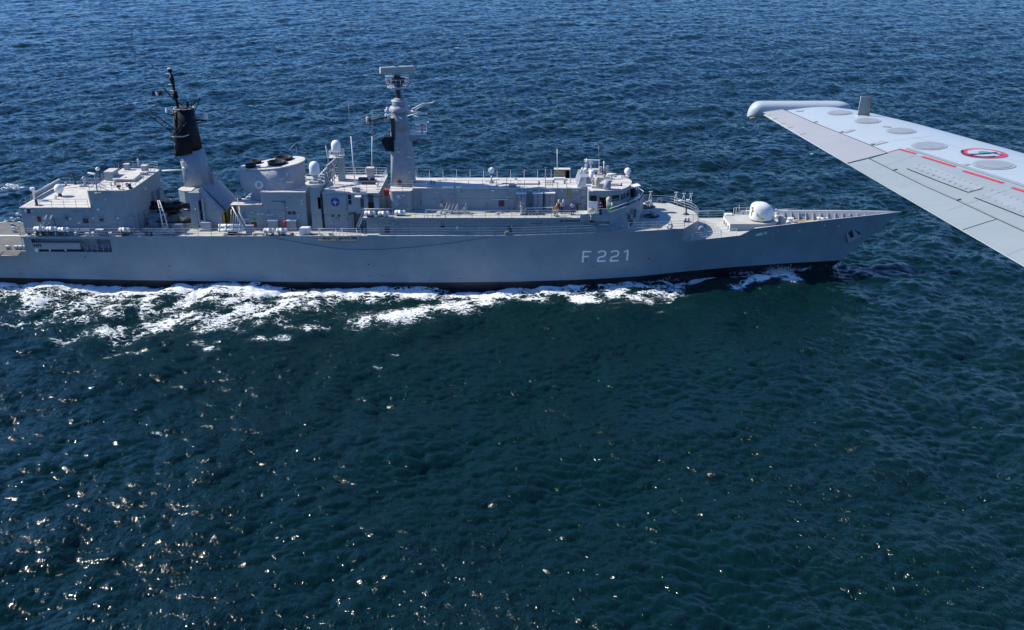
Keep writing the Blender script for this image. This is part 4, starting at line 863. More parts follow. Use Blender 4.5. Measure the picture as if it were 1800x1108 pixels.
# bracket platform with navigation radar, forward side
a = at(*c5(850,945), -.6); b = at(*c5(1020,942), -.6); bk = at(*c5(855,1050), -.6)
br2 = part(MB().add([(a[0]-.4,-.7,a[2]-.02),(b[0],-.7,b[2]-.02),(b[0],-.7,b[2]-.15),(bk[0]-.4,-.7,bk[2]),(a[0]-.4,.7,a[2]-.02),(b[0],.7,b[2]-.02),(b[0],.7,b[2]-.15),(bk[0]-.4,.7,bk[2])], [(3,2,1,0),(4,5,6,7),(0,1,5,4),(1,2,6,5),(2,3,7,6),(3,0,4,7)]), 'bracket', 'grey', fm_)
part(MB().box(a[0]-.4,b[0]+.1,-1.0,1.0,a[2],a[2]+.07), 'bracket_platform', 'cream', br2)
part(R([(a[0]+.2,-.95,a[2]),(b[0]+.1,-.95,a[2]),(b[0]+.1,.95,a[2]),(a[0]+.2,.95,a[2])], 1.0, 2, 1.2, .025, .03), 'bracket_rail', 'cream', br2)
q = at(*c5(985,890), 0); tq = at(*c5(985,810), 0)
part(MB().revolve((q[0],0,a[2]), [(.3,0),(.14,.2),(.14,tq[2]-a[2]-.25),(.3,tq[2]-a[2]-.15),(.3,tq[2]-a[2]-.05)], 12), 'scanner_pedestal', 'grey2', br2)
part(MB().cbox((tq[0]-.05,0,tq[2]+.05),(1.9,.3,.2),radians(18)), 'scanner_bar', 'white', br2)
for (x_, y_) in ((890,150),(990,200),(995,345),(905,450)): 
    mb = MB(); side_rect(mb, c6, x_-16,y_-3,x_+14,y_+4,-1.6,.15); part(mb, 'mast_step', 'white', fm_)
mb = MB(); side_rect(mb, c6, 882,432,920,468,-1.68,.1); part(mb, 'mast_box', 'maroon', fm_)
part(MB().tube([at(*c6(1040,290),1.0),at(*c6(1070,320),1.0),at(*c6(1075,385),1.0)], .07, 5).tube([at(*c6(1070,325),1),at(*c6(1180,330),1)], .04, 5), 'mast_foot_pipe', 'cream')
# ---------------- bridge
BZ0, BZ1 = D2, 12.35
bx0 = ax(1034,350,-4.7)
def bplan(g, x0=bx0): 
    f = ax(1108,322,0) + g
    return [(x0,-4.7-g),(x0+3.0,-4.7-g),(x0+4.2,-4.3-g),(f-1.0,-3.0-g*.7),(f-.35,-1.7),(f,0),(f-.35,1.7),(f-1.0,3.0+g*.7),(x0+4.2,4.3+g),(x0+3.0,4.7+g),(x0,4.7+g)]
bridge = part(MB().prism(bplan(0), 9.3, BZ1, bplan(.12)), 'bridge', 'grey', bevel=.03)
def smoothpoly(poly, it=2):
    for _ in range(it):
        q = []
        for i in range(len(poly)):
            a, b = poly[i], poly[(i+1) % len(poly)]
            q += [(a[0]*.8+b[0]*.2, a[1]*.8+b[1]*.2), (a[0]*.2+b[0]*.8, a[1]*.2+b[1]*.8)]
        poly = q
    return poly
bpl = smoothpoly(bplan(.22, bx0-.05), 1)
part(MB().prism(bpl, BZ1, BZ1+.1), 'bridge_roof', 'roof', bridge)
def face_rect(mb, A, B, u0, u1, z0, z1, off=.05):
    A = Vector((*A,0)); B = Vector((*B,0)); d = B-A; n = Vector((d.y,-d.x,0)).normalized()
    p = [A+d*u0 - n*.02, A+d*u1 - n*.02, A+d*u1+n*off, A+d*u0+n*off]
    vs = [(q.x,q.y,z0) for q in p] + [(q.x,q.y,z1) for q in p]
    return mb.add(vs, [(0,1,2,3),(7,6,5,4),(0,4,5,1),(1,5,6,2),(2,6,7,3),(3,7,4,0)])
bp2 = bplan(.07); wz0, wz1 = 11.0, 11.75
def win(i, u0, u1, z0=wz0, z1=wz1):
    f = part(face_rect(MB(), bp2[i], bp2[i+1], u0-.015, u1+.015, z0-.06, z1+.06, .03), 'bridge_window_frame', 'grey2', bridge); part(face_rect(MB(), bp2[i], bp2[i+1], u0, u1, z0, z1, .05), 'window_pane', 'glass', f)
win(0, .07, .37); win(1, .1, .9); win(2, .08, .44); win(2, .56, .92); win(3, .15, .85)
for i in (4,5,6): win(i, .1, .46); win(i, .54, .9)
win(7, .08, .44); win(7, .56, .92); win(8, .1, .9); win(9, .6, .9)
dx0 = at(*c8(572,640),-4.7)[0]
dr = part(MB().box(dx0, dx0+.95, -4.83, -4.69, 9.4, 11.55), 'bridge_doorway', 'black', bridge); part(MB().box(dx0-.09,dx0,-4.9,-4.69,9.4,11.65).box(dx0+.95,dx0+1.04,-4.9,-4.69,9.4,11.65).box(dx0-.09,dx0+1.04,-4.9,-4.69,11.55,11.65), 'door_frame', 'grey2', dr)
part(MB().box(bx0+.02, bx0+1.25, -4.92,-4.72, 9.3, 11.0), 'white_lower_panel', 'white', bridge); part(MB().revolve((bx0+.45,-4.98,9.85),[(.01,-.08),(.3,-.06),(.3,.1)],16,'y',1,1.3), 'cable_reel', 'tan', bridge)
# wings: deck + bulwark sweeping round the front
wd = [(ax(1020,372,-6.65),-6.65),(ax(1072,366,-6.65),-6.65),(ax(1100,356,-5.2),-5.4),(ax(1124,348,-3),-3.2),(ax(1125,345,0)+.45,0),(ax(1124,348,-3),3.2),(ax(1100,356,-5.2),5.4),(ax(1072,366,-6.65),6.65),(ax(1020,372,-6.65),6.65)]
bwk = part(MB().prism(wd, D2-.45, D2+.1), 'bridge_wing_deck_edge', 'grey'); part(MB().prism([(x*.999,y*.985) for x, y in wd], D2+.1, D2+.14), 'bridge_wing_deck', 'deck', bwk)
bk2 = MB(); hts = [9.75,10.05,10.45,10.6,10.6,10.6,10.45,10.05,9.75]
for i in range(len(wd)-1):
    (xa_, ya_), (xb_, yb_) = wd[i], wd[i+1]; A = Vector((xa_,ya_,0)); B = Vector((xb_,yb_,0)); d = B-A; n_ = Vector((d.y,-d.x,0)).normalized()*.05
    z0_ = D2-.9 if 0 < i < 7 else D2-.4
    bk2.add([(A.x+n_.x,A.y+n_.y,z0_),(B.x+n_.x,B.y+n_.y,z0_),(B.x+n_.x,B.y+n_.y,hts[i+1]),(A.x+n_.x,A.y+n_.y,hts[i]),(A.x-n_.x,A.y-n_.y,z0_),(B.x-n_.x,B.y-n_.y,z0_),(B.x-n_.x,B.y-n_.y,hts[i+1]),(A.x-n_.x,A.y-n_.y,hts[i])],[(0,1,2,3),(7,6,5,4),(3,2,6,7),(0,4,5,1)])
part(bk2, 'bridge_wing_bulwark', 'grey', bwk)
part(MB().tube([(p[0],p[1],hts[i]) for i, p in enumerate(wd) if i < 2], .05, 5), 'wing_cap_rail', 'white', bwk)
part(MB().tube([(p[0],p[1],hts[i]+.45) for i, p in enumerate(wd) if 1 <= i <= 7], .04, 5), 'wing_hand_rail', 'white', bwk)
fp = [(x + (0.0), y) for x, y in wall]
part(MB().prism([(wx1-6,-6.08),(wx1,-6.08),(bxf-.1,-3.98),(bxf+.35,-2.0),(bxf+.5,0),(bxf+.35,2.0),(bxf-.1,3.98),(wx1,6.08),(wx1-6,6.08)], 7.2, D2-.4), 'bridge_base', 'grey')
q = at(*c8(985,600), -2.6); part(MB().cbox((q[0],-2.6,q[2]),(.9,.3,.22),.5,.35).cbox((q[0],-2.7,q[2]-.5),(.25,.25,.5)).tube([(q[0],-2.6,q[2]),(q[0]+.3,-2.6,q[2]+.5)], .04, 5).tube([(q[0]+.3,-2.6,q[2]),(q[0],-2.6,q[2]+.5)], .04, 5), 'gyro_repeater', 'white')
# port-side corner box seen beyond the bridge
q = at(*c8(945,490), 3.6); part(MB().cbox((q[0],3.6,q[2]-.6),(1.1,1.2,1.6)), 'far_wing_box', 'dark'); part(MB().cbox((q[0]+.1,3.4,q[2]+.25),(1.4,1.2,.15),.3,.15).cbox((q[0]+.4,3.2,q[2]),(.5,.4,.4),.4), 'far_wing_cover', 'white')
# hanging lamp davit outside the wing
part(MB().tube([at(*c6b(240,440),-6.75), at(*c6b(375,510),-6.95), at(*c6b(400,560),-7.0), at(*c6b(385,640),-7.0)], .07, 6).tube([at(*c6b(510,430),-6.75), at(*c6b(420,510),-6.95)], .04, 5), 'lamp_davit', 'cream')
q = at(*c6b(440,685), -7.0); part(MB().cbox(q, (.55,.3,.22)).cbox((q[0]-.3,q[1],q[2]+.05),(.2,.3,.3)), 'hanging_floodlight', 'dark')
part(MB().box(ax(*c6b(590,400),-6.7), ax(*c6b(810,400),-6.7), -6.78,-6.66, at(*c6b(600,545),-6.7)[2], at(*c6b(600,375),-6.7)[2]), 'sidelight_screen', 'panel'); 
for yy_ in (415,490): q = at(*c6b(632,yy_), -6.8); part(MB().cbox(q,(.3,.08,.3)), 'sidelight', 'black')
q = at(*c6b(835,60), -5.3); lz_ = part(MB().revolve((q[0],-5.3,9.4), [(.3,0),(.3,1.7),(.36,1.8),(.33,2.1),(.15,2.3),(.02,2.35)], 14), 'chemical_suit_locker', 'tan'); part(MB().cbox((q[0]+.02,-5.6,10.1),(.42,.08,.85)), 'green_cover', 'green', lz_); part(MB().cbox((q[0],-5.62,10.9),(.5,.1,.35)), 'white_cover', 'white', lz_)
part(MB().tube([at(*c8(712,700),-5.7), at(*c8(712,655),-5.7)], .09, 6), 'wing_post', 'white')
# bridge roof fittings
ZR = BZ1+.1
part(MB().prism([(bx0-1.3,-2.6),(bx0-.1,-2.9),(bx0+.5,-2.2),(bx0+.5,2.2),(bx0-.1,2.9),(bx0-1.3,2.6)], LZ+.05, ZR+1.1, [(bx0-.9,-2.2),(bx0-.2,-2.3),(bx0+.3,-1.8),(bx0+.3,1.8),(bx0-.2,2.3),(bx0-.9,2.2)]), 'mast_base_block', 'panel')
c4b = crop(1010,270,11.077)
q = on(*c4b(318,600), ZR); part(MB().tube([(q[0],q[1],ZR),(q[0],q[1],ZR+1.9)], .3, 14), 'pale_blue_cylinder', 'dome')
q = on(*c4b(295,640), ZR); part(MB().cbox((q[0],q[1],ZR+.15),(.9,.5,.25)), 'roof_locker', 'white')
q = on(*c4b(635,695), ZR); o = part(MB().tube([(q[0],q[1],ZR),(q[0],q[1],ZR+1.25)], .48, 18), 'optical_sight_drum', 'grey2'); 
part(MB().revolve((q[0]-1.3,q[1]+.6,ZR), [(.3,0),(.25,.3),(.35,.6),(.35,1.2),(.2,1.5)], 14), 'tan_lamp', 'tan')
q = on(*c4b(565,410), ZR); part(MB().cbox((q[0]-.5,q[1],ZR+.55),(.35,.5,1.1),.2).cbox((q[0]+.5,q[1],ZR+.6),(.35,.5,1.2),-.2).cbox((q[0],q[1]+.3,ZR+.5),(.9,.1,1.0)), 'wind_screen_box', 'grey2'); part(MB().tube([(q[0],q[1],ZR),(q[0],q[1],ZR+1.6)], .06, 6).revolve((q[0],q[1],ZR+1.5),[(.05,0),(.14,.1),(.12,.3),(.02,.4)],10), 'wind_sensor', 'white')
sk = on(*c4b(1030,450), ZR); o = part(MB().revolve((sk[0],sk[1],ZR), [(.2,-.4),(.25,.3)], 12), 'dome_pedestal', 'grey2'); part(MB().revolve((sk[0],sk[1],ZR+.75), [(.46*sin(t)+.001, -.5*cos(t)) for t in [i*pi/12 for i in range(13)]], 20), 'satellite_dome', 'dome', o)
for x0,y0,w,d,h_ in ((700,445,1.0,.7,.35),(745,620,1.4,.8,.35),(590,500,2.2,.8,.3),(420,670,1.3,.5,.3),(520,640,1.0,.6,.45),(370,370,1.4,.7,.5),(300,400,1.1,.6,.45),(1000,465,.9,.4,.2),(480,420,.8,.4,.3)):
    q = on(*c4b(x0,y0), ZR); part(MB().cbox((q[0],q[1],ZR+h_/2),(w,d,h_)), 'roof_locker', 'cream' if y0 % 2 else 'roof', bevel=.04)
random.seed(12); 
for k in range(7):
    q = on(*c4b(330+random.random()*250, 420+random.random()*230), ZR); h_ = .3+random.random()*.6; part(MB().tube([(q[0],q[1],ZR),(q[0],q[1],ZR+h_)], .06, 6).cbox((q[0],q[1],ZR+h_),(.3,.25,.25),random.random()), 'roof_instrument', random.choice(('grey2','white','dark','tan')))
part(R([on(*c4b(760,580),ZR), on(*c4b(930,560),ZR)], 1.0, 2, 2.4, .03, .045), 'roof_rail', 'white'); part(R([on(*c4b(720,500),ZR), on(*c4b(920,490),ZR), on(*c4b(970,470),ZR)], .6, 1, 1.2, .06, .05), 'roof_rail', 'dark')
q = on(*c4b(910,635), ZR); part(MB().tube([(q[0],q[1],ZR),(q[0],q[1],ZR+.4)], .1, 8), 'short_bollard', 'dark')
# small signal mast aft of the bridge roof
q = at(*c4b(318,340), 1.5); tq = at(*c4b(318,185), 1.5)
o = part(MB().tube([(q[0],1.5,ZR+.6),(q[0],1.5,tq[2])], .07, 6).revolve((tq[0],1.5,tq[2]),[(.1,-.2),(.3,-.1),(.3,.2),(.1,.3)],12), 'radar_pedestal', 'cream'); bqa, bqb = at(*c4b(185,120),1.5), at(*c4b(495,145),1.5)
part(MB().cbox(((bqa[0]+bqb[0])/2,1.5,(bqa[2]+bqb[2])/2),(bqb[0]-bqa[0],.22,.17),0,-.04), 'scanner_bar', 'white', o)
q = at(*c4b(225,300), .8); tq = at(*c4b(230,100), .8)
part(MB().tube([(q[0],.8,q[2]-.6),(q[0]+.02,.8,tq[2])], .1, 6).cbox((tq[0]+.25,.8,at(*c4b(240,165),.8)[2]),(.95,.15,.16)).cbox((q[0]-.02,.8,at(*c4b(220,260),.8)[2]),(.35,.3,.5)), 'signal_mast', 'cream')
mb = MB()
for a_, b_ in (((140,280),(150,480)),((200,320),(185,470)),((140,280),(230,320)),((150,400),(200,400)),((145,280),(100,420))): mb.tube([at(*c4b(*a_),.2), at(*c4b(*b_),.2)], .08, 6)
part(mb, 'tripod_stay', 'cream'); mb = MB(); a = at(*c4b(150,290),.2); b = at(*c4b(225,330),.2); part(MB().cbox(((a[0]+b[0])/2+.1,.2,a[2]-.3),(.55,.5,.5),.3,.5), 'signal_lamp', 'white')
# ---------------- platform ahead of the bridge
PZ = 7.67
for (x_, y_) in ((1095,698),(1138,800)):
    q = on(*c8(x_,y_), PZ); rx = 1.12
    pit = part(MB().revolve((q[0],q[1],PZ), [(rx,.0),(rx,.03),(rx*.9,.035),(rx*.9,.02),(.01,.02)], 32, sy=.95), 'dark_ring_base', 'black')
    gm = part(MB().cbox((q[0]+.15,q[1]+.1,PZ+.4),(.4,.35,.6),.3).cbox((q[0]+.45,q[1]-.1,PZ+.28),(.55,.4,.35),.4,.2).cbox((q[0]-.15,q[1]+.1,PZ+.55),(.3,.25,.35),-.3).tube([(q[0]+.1,q[1],PZ+.2),(q[0]+.1,q[1],PZ+.9)], .08, 8), 'covered_gun_mount', 'grey2', pit, bevel=.04)
q = on(*c8(1170,898), PZ); part(MB().revolve((q[0],q[1],PZ), [(.9,0),(.95,.04),(.6,.12),(.05,.16)], 20, sy=1.3), 'tan_canvas_cover', 'tan')
q = on(*c8(1512,782), PZ); part(MB().revolve((q[0],q[1],PZ), [(.45,0),(.45,.04),(.14,.2),(.09,.5),(.12,1.0),(.05,1.25)], 12), 'gun_pedestal', 'dark')
pe = [(x, y) for x, y in fr]
edge = [(ax(1105,407,-7), -hull_y(ax(1105,407,-7), 7.5)+.1, PZ), (19,-hull_y(19,7.6)+.1,PZ), (20.8,-hull_y(20.8,7.6)+.1,PZ), (22.6,-hull_y(22.6,7.6)+.1,PZ), (25.0,-2.4,PZ),(25.3,-1.2,PZ),(25.35,0,PZ)]
part(R(edge, 1.05, 3, 1.7), 'guard_rail', 'grey2'); part(R([(p[0],-p[1],p[2]) for p in edge][::-1], 1.05, 3, 1.7), 'guard_rail', 'grey2')
for x_, y_, ht in ((1125,655,1.6),(1400,655,1.5),(1485,660,1.4),(1560,660,1.4)):
    q = on(*c8(x_,y_), PZ); part(MB().tube([(q[0]-.25,q[1],PZ),(q[0],q[1],PZ+ht)], .04, 5).tube([(q[0]+.25,q[1],PZ),(q[0],q[1],PZ+ht)], .04, 5).cbox((q[0],q[1],PZ+ht),(.5,.12,.1)).cbox((q[0],q[1],PZ+.2),(.35,.3,.35)), 'a_frame_stanchion', 'white')
for x_, y_ in ((1445,665),(1530,660)): q = on(*c8(x_,y_), PZ); part(MB().revolve((q[0],q[1],PZ),[(.2,0),(.2,.4),(.27,.42),(.27,.5)],12), 'bollard', 'white')
q = on(*c8(1525,865), PZ); part(MB().tube([(q[0]-.3,q[1],PZ),(q[0]-.2,q[1],PZ+.5)], .12, 8).tube([(q[0]+.15,q[1],PZ),(q[0]+.2,q[1],PZ+.5)], .12, 8).cbox((q[0],q[1],PZ+.06),(.9,.35,.12)), 'twin_bollards', 'dark')
# ---------------- forecastle
FZ = lambda x: itp(x, ZFC)
bq = on(*crop(1250,340,10.588)(345,705), FZ(29)); q0 = bq[0]
tx1 = ax(1367,393,-2.1)
fh = part(MB().prism([(q0,-2.0),(ax(1345,393,-2.1),-2.0),(tx1,-1.3),(tx1+.1,1.6),(tx1-1.2,2.3),(q0+.1,2.5)], 5.6, 6.98), 'gun_deckhouse', 'grey', bevel=.03)
part(MB().prism([(q0-.06,-2.06),(ax(1345,393,-2.1),-2.06),(tx1+.06,-1.34),(tx1+.16,1.64),(tx1-1.2,2.36),(q0+.04,2.56)], 6.98, 7.05), 'deckhouse_top', 'deck', fh)
part(MB().box(q0-.05,q0-.0,-1.9,2.4,5.85,6.9), 'pale_after_wall', 'white', fh); 
for yy_ in (-1.2,.2,1.4): part(MB().box(q0-.2,q0-.05,yy_-.25,yy_+.25,6.1,6.6), 'wall_box', 'grey2', fh)
part(MB().box(q0+.3, ax(1340,400,-2.05), -2.25,-2.0, 5.88, 5.97), 'orange_hose_trough', 'orange')
cz7 = crop(1250,340,10.588)
q = on(*cz7(325,405), 7.05); part(MB().cbox((q[0],q[1],7.15),(1.0,.8,.2)), 'deck_hatch', 'white')
part(R([on(*cz7(460,385),7.05), on(*cz7(520,330),7.05)], .0+.9, 1, 2), 'guard_rail', 'white')
g = at(1337,386,0.0); gx = g[0]
gun = part(MB().revolve((gx,0,7.05), [(1.25,0),(1.25,.18)], 32), 'gun_ring', 'black')
tr = MB(); secs = []
for z, rx, ry, cx in ((.16,1.50,1.42,0),(.3,1.56,1.48,0),(.9,1.55,1.46,0),(1.45,1.52,1.42,-.02),(1.85,1.42,1.32,-.08),(2.15,1.2,1.12,-.18),(2.35,.85,.82,-.28),(2.42,.4,.4,-.32)):
    secs.append((oval(gx+cx,0,rx,ry,36,2.25), 7.05+z))
tur = part(loft(tr, secs), 'gun_turret', 'white')
part(MB().box(gx+.35,gx+.95,-.16,.16,9.05,9.34), 'barrel_slot', 'dark', tur)
bq_ = at(*cz7(1110,322), 0); 
gb = part(MB().tube([(gx+1.2,0,8.35),(gx+2.0,0,8.42),(gx+2.1,0,8.42)], .17, 12), 'barrel_sleeve', 'white', tur); part(MB().tube([(gx+2.0,0,8.42),(gx+4.9,0,8.62)], .08, 10, .065), 'gun_barrel', 'grey2', tur); 
for x0,y0,x1_,y1,Y_ in ((762,305,785,350,-1.30),(932,445,978,492,-1.50)):
    mb = MB(); a = at(*cz7(x0,y0),Y_); b = at(*cz7(x1_,y1),Y_); part(MB().box(a[0],b[0],Y_-.12,Y_+.2,b[2],a[2]), 'yellow_notice', 'yellow', tur)
part(MB().cbox((gx-1.45,-.5,8.9),(.25,.4,.3)).cbox((gx-1.5,-.4,8.1),(.15,.5,.6)), 'turret_hatch', 'white', tur)
# walkway lines
def dashes(mb, pts, Z, n, w=.22, l=.28):
    for i in range(n):
        t = (i+.5)/n*(len(pts)-1); k = min(int(t), len(pts)-2); u = t-k; q = on(lerp(pts[k][0],pts[k+1][0],u), lerp(pts[k][1],pts[k+1][1],u), Z); z = Z + .012
        mb.box(q[0]-w/2, q[0]+w/2, q[1]-l/2, q[1]+l/2, z, z+.008)
mb = MB(); dashes(mb, [c9(1018,400),c9(1010,450),c9(1040,520),c9(1100,590)], 5.78, 15); part(mb, 'yellow_walkway_dashes', 'yellow')
for xx_ in (497,780): mb = MB(); dashes(mb, [c7(xx_,735),c7(xx_-5,815)], D2+.02, 5, .2, .4); part(mb, 'yellow_walkway_dashes', 'yellow')
mb = MB(); dashes(mb, [cz2(640,85),cz2(610,155)], D2+.02, 5, .2, .35); part(mb, 'yellow_walkway_dashes', 'yellow')
part(MB().box(*[v for v in (on(*c9(935,500),5.77)[0], on(*c9(990,500),5.77)[0], on(*c9(935,545),5.77)[1], on(*c9(960,480),5.77)[1])], 5.78, 5.81), 'deck_plate', 'flight')
eg = [(x_at(x,FZ(x)), -half(x,FZ(x))+.08, FZ(x)) for x in (24.4,26.5,28.6,30.8)]
part(R(eg, 1.0, 3, 1.7), 'guard_rail', 'white'); part(R([(p[0],-p[1],p[2]) for p in eg], 1.0, 3, 1.7), 'guard_rail', 'white')
part(R([(gx-3,3.3,6.2),(gx+.5,3.1,6.2)], 1.6, 1, 2), 'guard_rail', 'white')
# anchor gear
def b_on(x, y): 
    return on(*crop10(x, y), 6.45)
q = b_on(215,400); part(MB().cbox((q[0],q[1]+.2,6.95),(.7,1.2,1.1),.1), 'capstan_housing', 'grey2', bevel=.05); part(MB().tube([(q[0]+.35,q[1]-.4,6.4),(q[0]+.1,q[1]-.2,7.5)], .08, 6), 'capstan_stay', 'white')
q = b_on(250,310); part(MB().revolve((q[0],q[1],6.4), [(.4,0),(.25,.1),(.25,.7),(.42,.8),(.42,.95),(.1,1.0)], 16), 'capstan', 'white')
q = b_on(190,325); part(MB().cbox((q[0],q[1],6.7),(1.4,.5,.35),.2).cbox((q[0]-.5,q[1]+.2,6.9),(.4,.4,.5)), 'windlass', 'cream', bevel=.06)
q = b_on(300,380); part(MB().revolve((q[0],q[1],6.4), [(.5,0),(.5,.2),(.3,.3),(.3,.55),(.45,.6),(.45,.75)], 16).cbox((q[0]+.1,q[1]-.7,6.5),(1.5,.4,.15),-.2), 'cable_holder', 'cream')
for i, (xa_, ya_, xb_, yb_) in enumerate(((330,340,600,350),(340,375,590,377),(720,350,880,352))):
    a, b = b_on(xa_,ya_), b_on(xb_,yb_); mb = MB(); n_ = int((b[0]-a[0])/.16)
    for k in range(n_): t = k/n_; mb.cbox((lerp(a[0],b[0],t), lerp(a[1],b[1],t), 6.5), (.13,.11 if k % 2 else .05,.05 if k % 2 else .11))
    part(mb, 'anchor_chain', 'dark'); part(MB().box(a[0],b[0],min(a[1],b[1])-.4,min(a[1],b[1])-.25,6.4,6.5), 'chain_trough', 'ochre' if i == 0 else 'cream')
for x_, y_ in ((610,355),(650,360),(705,352)): q = b_on(x_,y_); part(MB().revolve((q[0],q[1],6.4),[(.28,0),(.25,.35),(.33,.38),(.33,.48),(.05,.52)],14), 'bollard', 'cream')
q = b_on(560,300); part(MB().ring((q[0],q[1],6.9), .33, .09, 18, 6, 'y'), 'roller_fairlead', 'dark')
for x_, y_ in ((945,330),(1010,300),(1055,298),(1150,300),(1180,290)): q = b_on(x_,y_); part(MB().cbox((q[0],q[1],6.65),(.3,.3,.35),.2), 'deck_fitting', 'cream')
for x_ in (400,860): a = b_on(x_,290); part(MB().box(a[0]-.4,a[0]+.5,hull_y(a[0],7.4)-.2,hull_y(a[0],7.4)-.12,6.75,7.25), 'bulwark_recess', 'panel')
# ---------------- main-deck rails along the near and far sides
def hrail(xa, xb, nm='guard_rail', m='grey2', sg=-1, h_=1.0, step=1.7):
    n_ = max(1, int((xb-xa)/5)); pts = [(lerp(xa,xb,i/n_), sg*(hull_y(lerp(xa,xb,i/n_),7.0)-.08), zt(lerp(xa,xb,i/n_))) for i in range(n_+1)]
    return part(R(pts, h_, 3, step), nm, m)
hrail(-63.5, -44.5); hrail(-44.3, ax(440,405,-7.3)); hrail(ax(440,405,-7.3), d0-.3); hrail(d0+.2, 14.6, m='hull'); hrail(-63.5, -20, sg=1); hrail(-20, 15, sg=1)
part(R([(ax(760,384,-6.6),-6.6,D2),(d1-.3,-6.6,D2)], 1.0, 3, 1.8), 'guard_rail', 'grey2'); part(R([(d0,6.6,D2),(d1,6.6,D2)], 1.0, 3, 1.8), 'guard_rail', 'grey2'); part(MB().tube([(d0+.1,-6.2,D2+1.1),(ax(690,372,-6.2),-6.2,D2+1.1),(ax(690,372,-6.2),-6.2,D2)], .035, 5), 'hand_rail', 'white')
for i, (xa_, xb_) in enumerate(((752,1005),)):
    a, b = ax(*cz2(xa_,90),-6.7), ax(*cz2(xb_,90),-6.7); part(MB().tube([(a-.25,-6.7,D2),(a,-6.7,D2+1.1),(b,-6.7,D2+1.1),(b-.25,-6.7,D2)], .035, 5).tube([(a+.1,-6.7,D2+1.0),(a+.3,-6.9,D2-.3)], .03, 5), 'gangway_gate', 'grey2')
q = on(*cz2(1110,105), D2); mb = MB(); random.seed(2)
for k in range(14): x_ = q[0]-1.4+k*.21; mb.tube([(x_,q[1]-.6,D2+.15+random.random()*.2),(x_+.35,q[1]+.2,D2+.9+random.random()*.5)], .05, 5)
mb.tube([(q[0]-1.6,q[1]-.4,D2+.2),(q[0]+2.0,q[1]-.5,D2+.25)], .09, 6).tube([(q[0]-1.5,q[1]+.1,D2+.5),(q[0]+1.8,q[1]-.6,D2+.5)], .06, 6); part(mb, 'folded_stanchion_stack', 'panel')
q = on(*c7(845,770), D2); part(MB().revolve((q[0],q[1],D2), [(.3,0),(.22,.15),(.2,.8),(.3,.9),(.26,1.1)], 14).cbox((q[0]+.05,q[1],D2+1.4),(.6,.35,.45),.2).cbox((q[0]+.1,q[1],D2+1.75),(.25,.2,.25)), 'gun_direction_sight', 'grey2')
part(R([on(*c7(880,775),D2), on(*c7(1180,765),D2)], .75, 1, 5, .05, .05), 'low_barrier', 'white')
for x_, w_ in ((1210,.9),(1410,1.0)): 
    q = on(*c7(x_+35,745), D2); part(MB().cbox((q[0],q[1],D2+.95),(1.2,.3,.1)).cbox((q[0],q[1],D2+.5),(.3,.25,.5)).tube([(q[0],q[1],D2),(q[0],q[1],D2+.9)], .06, 6), 'sight_pedestal', 'dark')
mb = MB(); q = on(*c7(985,790), D2)
for k in range(6): mb.cbox((q[0]-1.0+k*.42,q[1]+random.uniform(-.15,.15),D2+.12),(.3,.25,.14),random.random()*2)
mb.tube([(q[0]-1.8,q[1]-.1,D2+.1),(q[0]-.9,q[1]+.1,D2+.1)], .12, 6); part(mb, 'deck_tackle', 'dark')
part(MB().box(wx0-.02, wx0+.02, -6.1, 6.1, 7.1, D2-.3), 'after_end_plate', 'panel', low)
# lattice crane amidships and its base
A0 = (ax(*c3(600,830),-6.4), ax(*c3(650,820),-6.4)); T0 = at(*c3(545,510), -5.2)
cr = MB(); lL = [(A0[0],-6.4,7.1), (A0[0]-.25,-6.0,9.6), (T0[0]-.1,-5.2,T0[2])]; lR = [(A0[1],-6.4,7.1), (A0[1]-.45,-6.0,9.6), (T0[0]+.12,-5.2,T0[2])]
cr.tube(lL, .1, 6, .06).tube(lR, .1, 6, .06)
for t in (.25,.48,.62,.74,.86,.97):
    def on_l(l, t): 
        return Vector(l[0]).lerp(Vector(l[1]), t*2) if t < .5 else Vector(l[1]).lerp(Vector(l[2]), t*2-1)
    cr.tube([on_l(lL,t), on_l(lR,t)], .06, 5)
crn = part(cr, 'boat_crane', 'cream'); part(MB().cbox(((A0[0]+A0[1])/2+.1,-6.4,7.35),(1.3,.8,.5)).revolve(((A0[0]+A0[1])/2-.1,-6.5,7.3),[(.4,0),(.4,.6),(.25,.8)],14), 'crane_base', 'grey2', crn); part(MB().revolve(((A0[0]+A0[1])/2+.9,-6.7,7.1),[(.35,0),(.35,.5),(.2,.65)],14), 'capstan', 'grey2', crn)
o = part(MB().prism([(A0[1]+.6,-6.3),(A0[1]+1.6,-6.3),(A0[1]+1.6,-5.7),(A0[1]+.6,-5.7)], 7.1, 8.2, [(A0[1]+.4,-6.3),(A0[1]+1.7,-6.3),(A0[1]+1.7,-5.7),(A0[1]+.4,-5.7)]), 'winch_box', 'panel'); 
for x_ in (430,475): q = on(*c3(x_,850), 7.05); part(MB().revolve((q[0],q[1],7.05),[(.2,0),(.16,.35),(.24,.38),(.24,.45)],12), 'bollard', 'dark')
mb = MB()
for y_ in (-.5,1.5,3.2): mb.box(-49.2,-46.4,y_,y_+.25,7.05,7.8).tube([(-49,y_,7.8),(-46,y_+.6,8.3)], .1, 6)
mb.cbox((-44.5,4.5,8.0),(1.4,1.0,1.6)).cbox((-46.0,5.2,7.8),(1.0,.8,1.2)); part(mb, 'boat_chocks', 'dark')
part(MB().cbox((-48.2,-1.3,7.6),(2.2,1.8,1.1)).cbox((-48.0,-2.8,7.5),(1.4,1.0,.9)), 'covered_stores', 'panel')
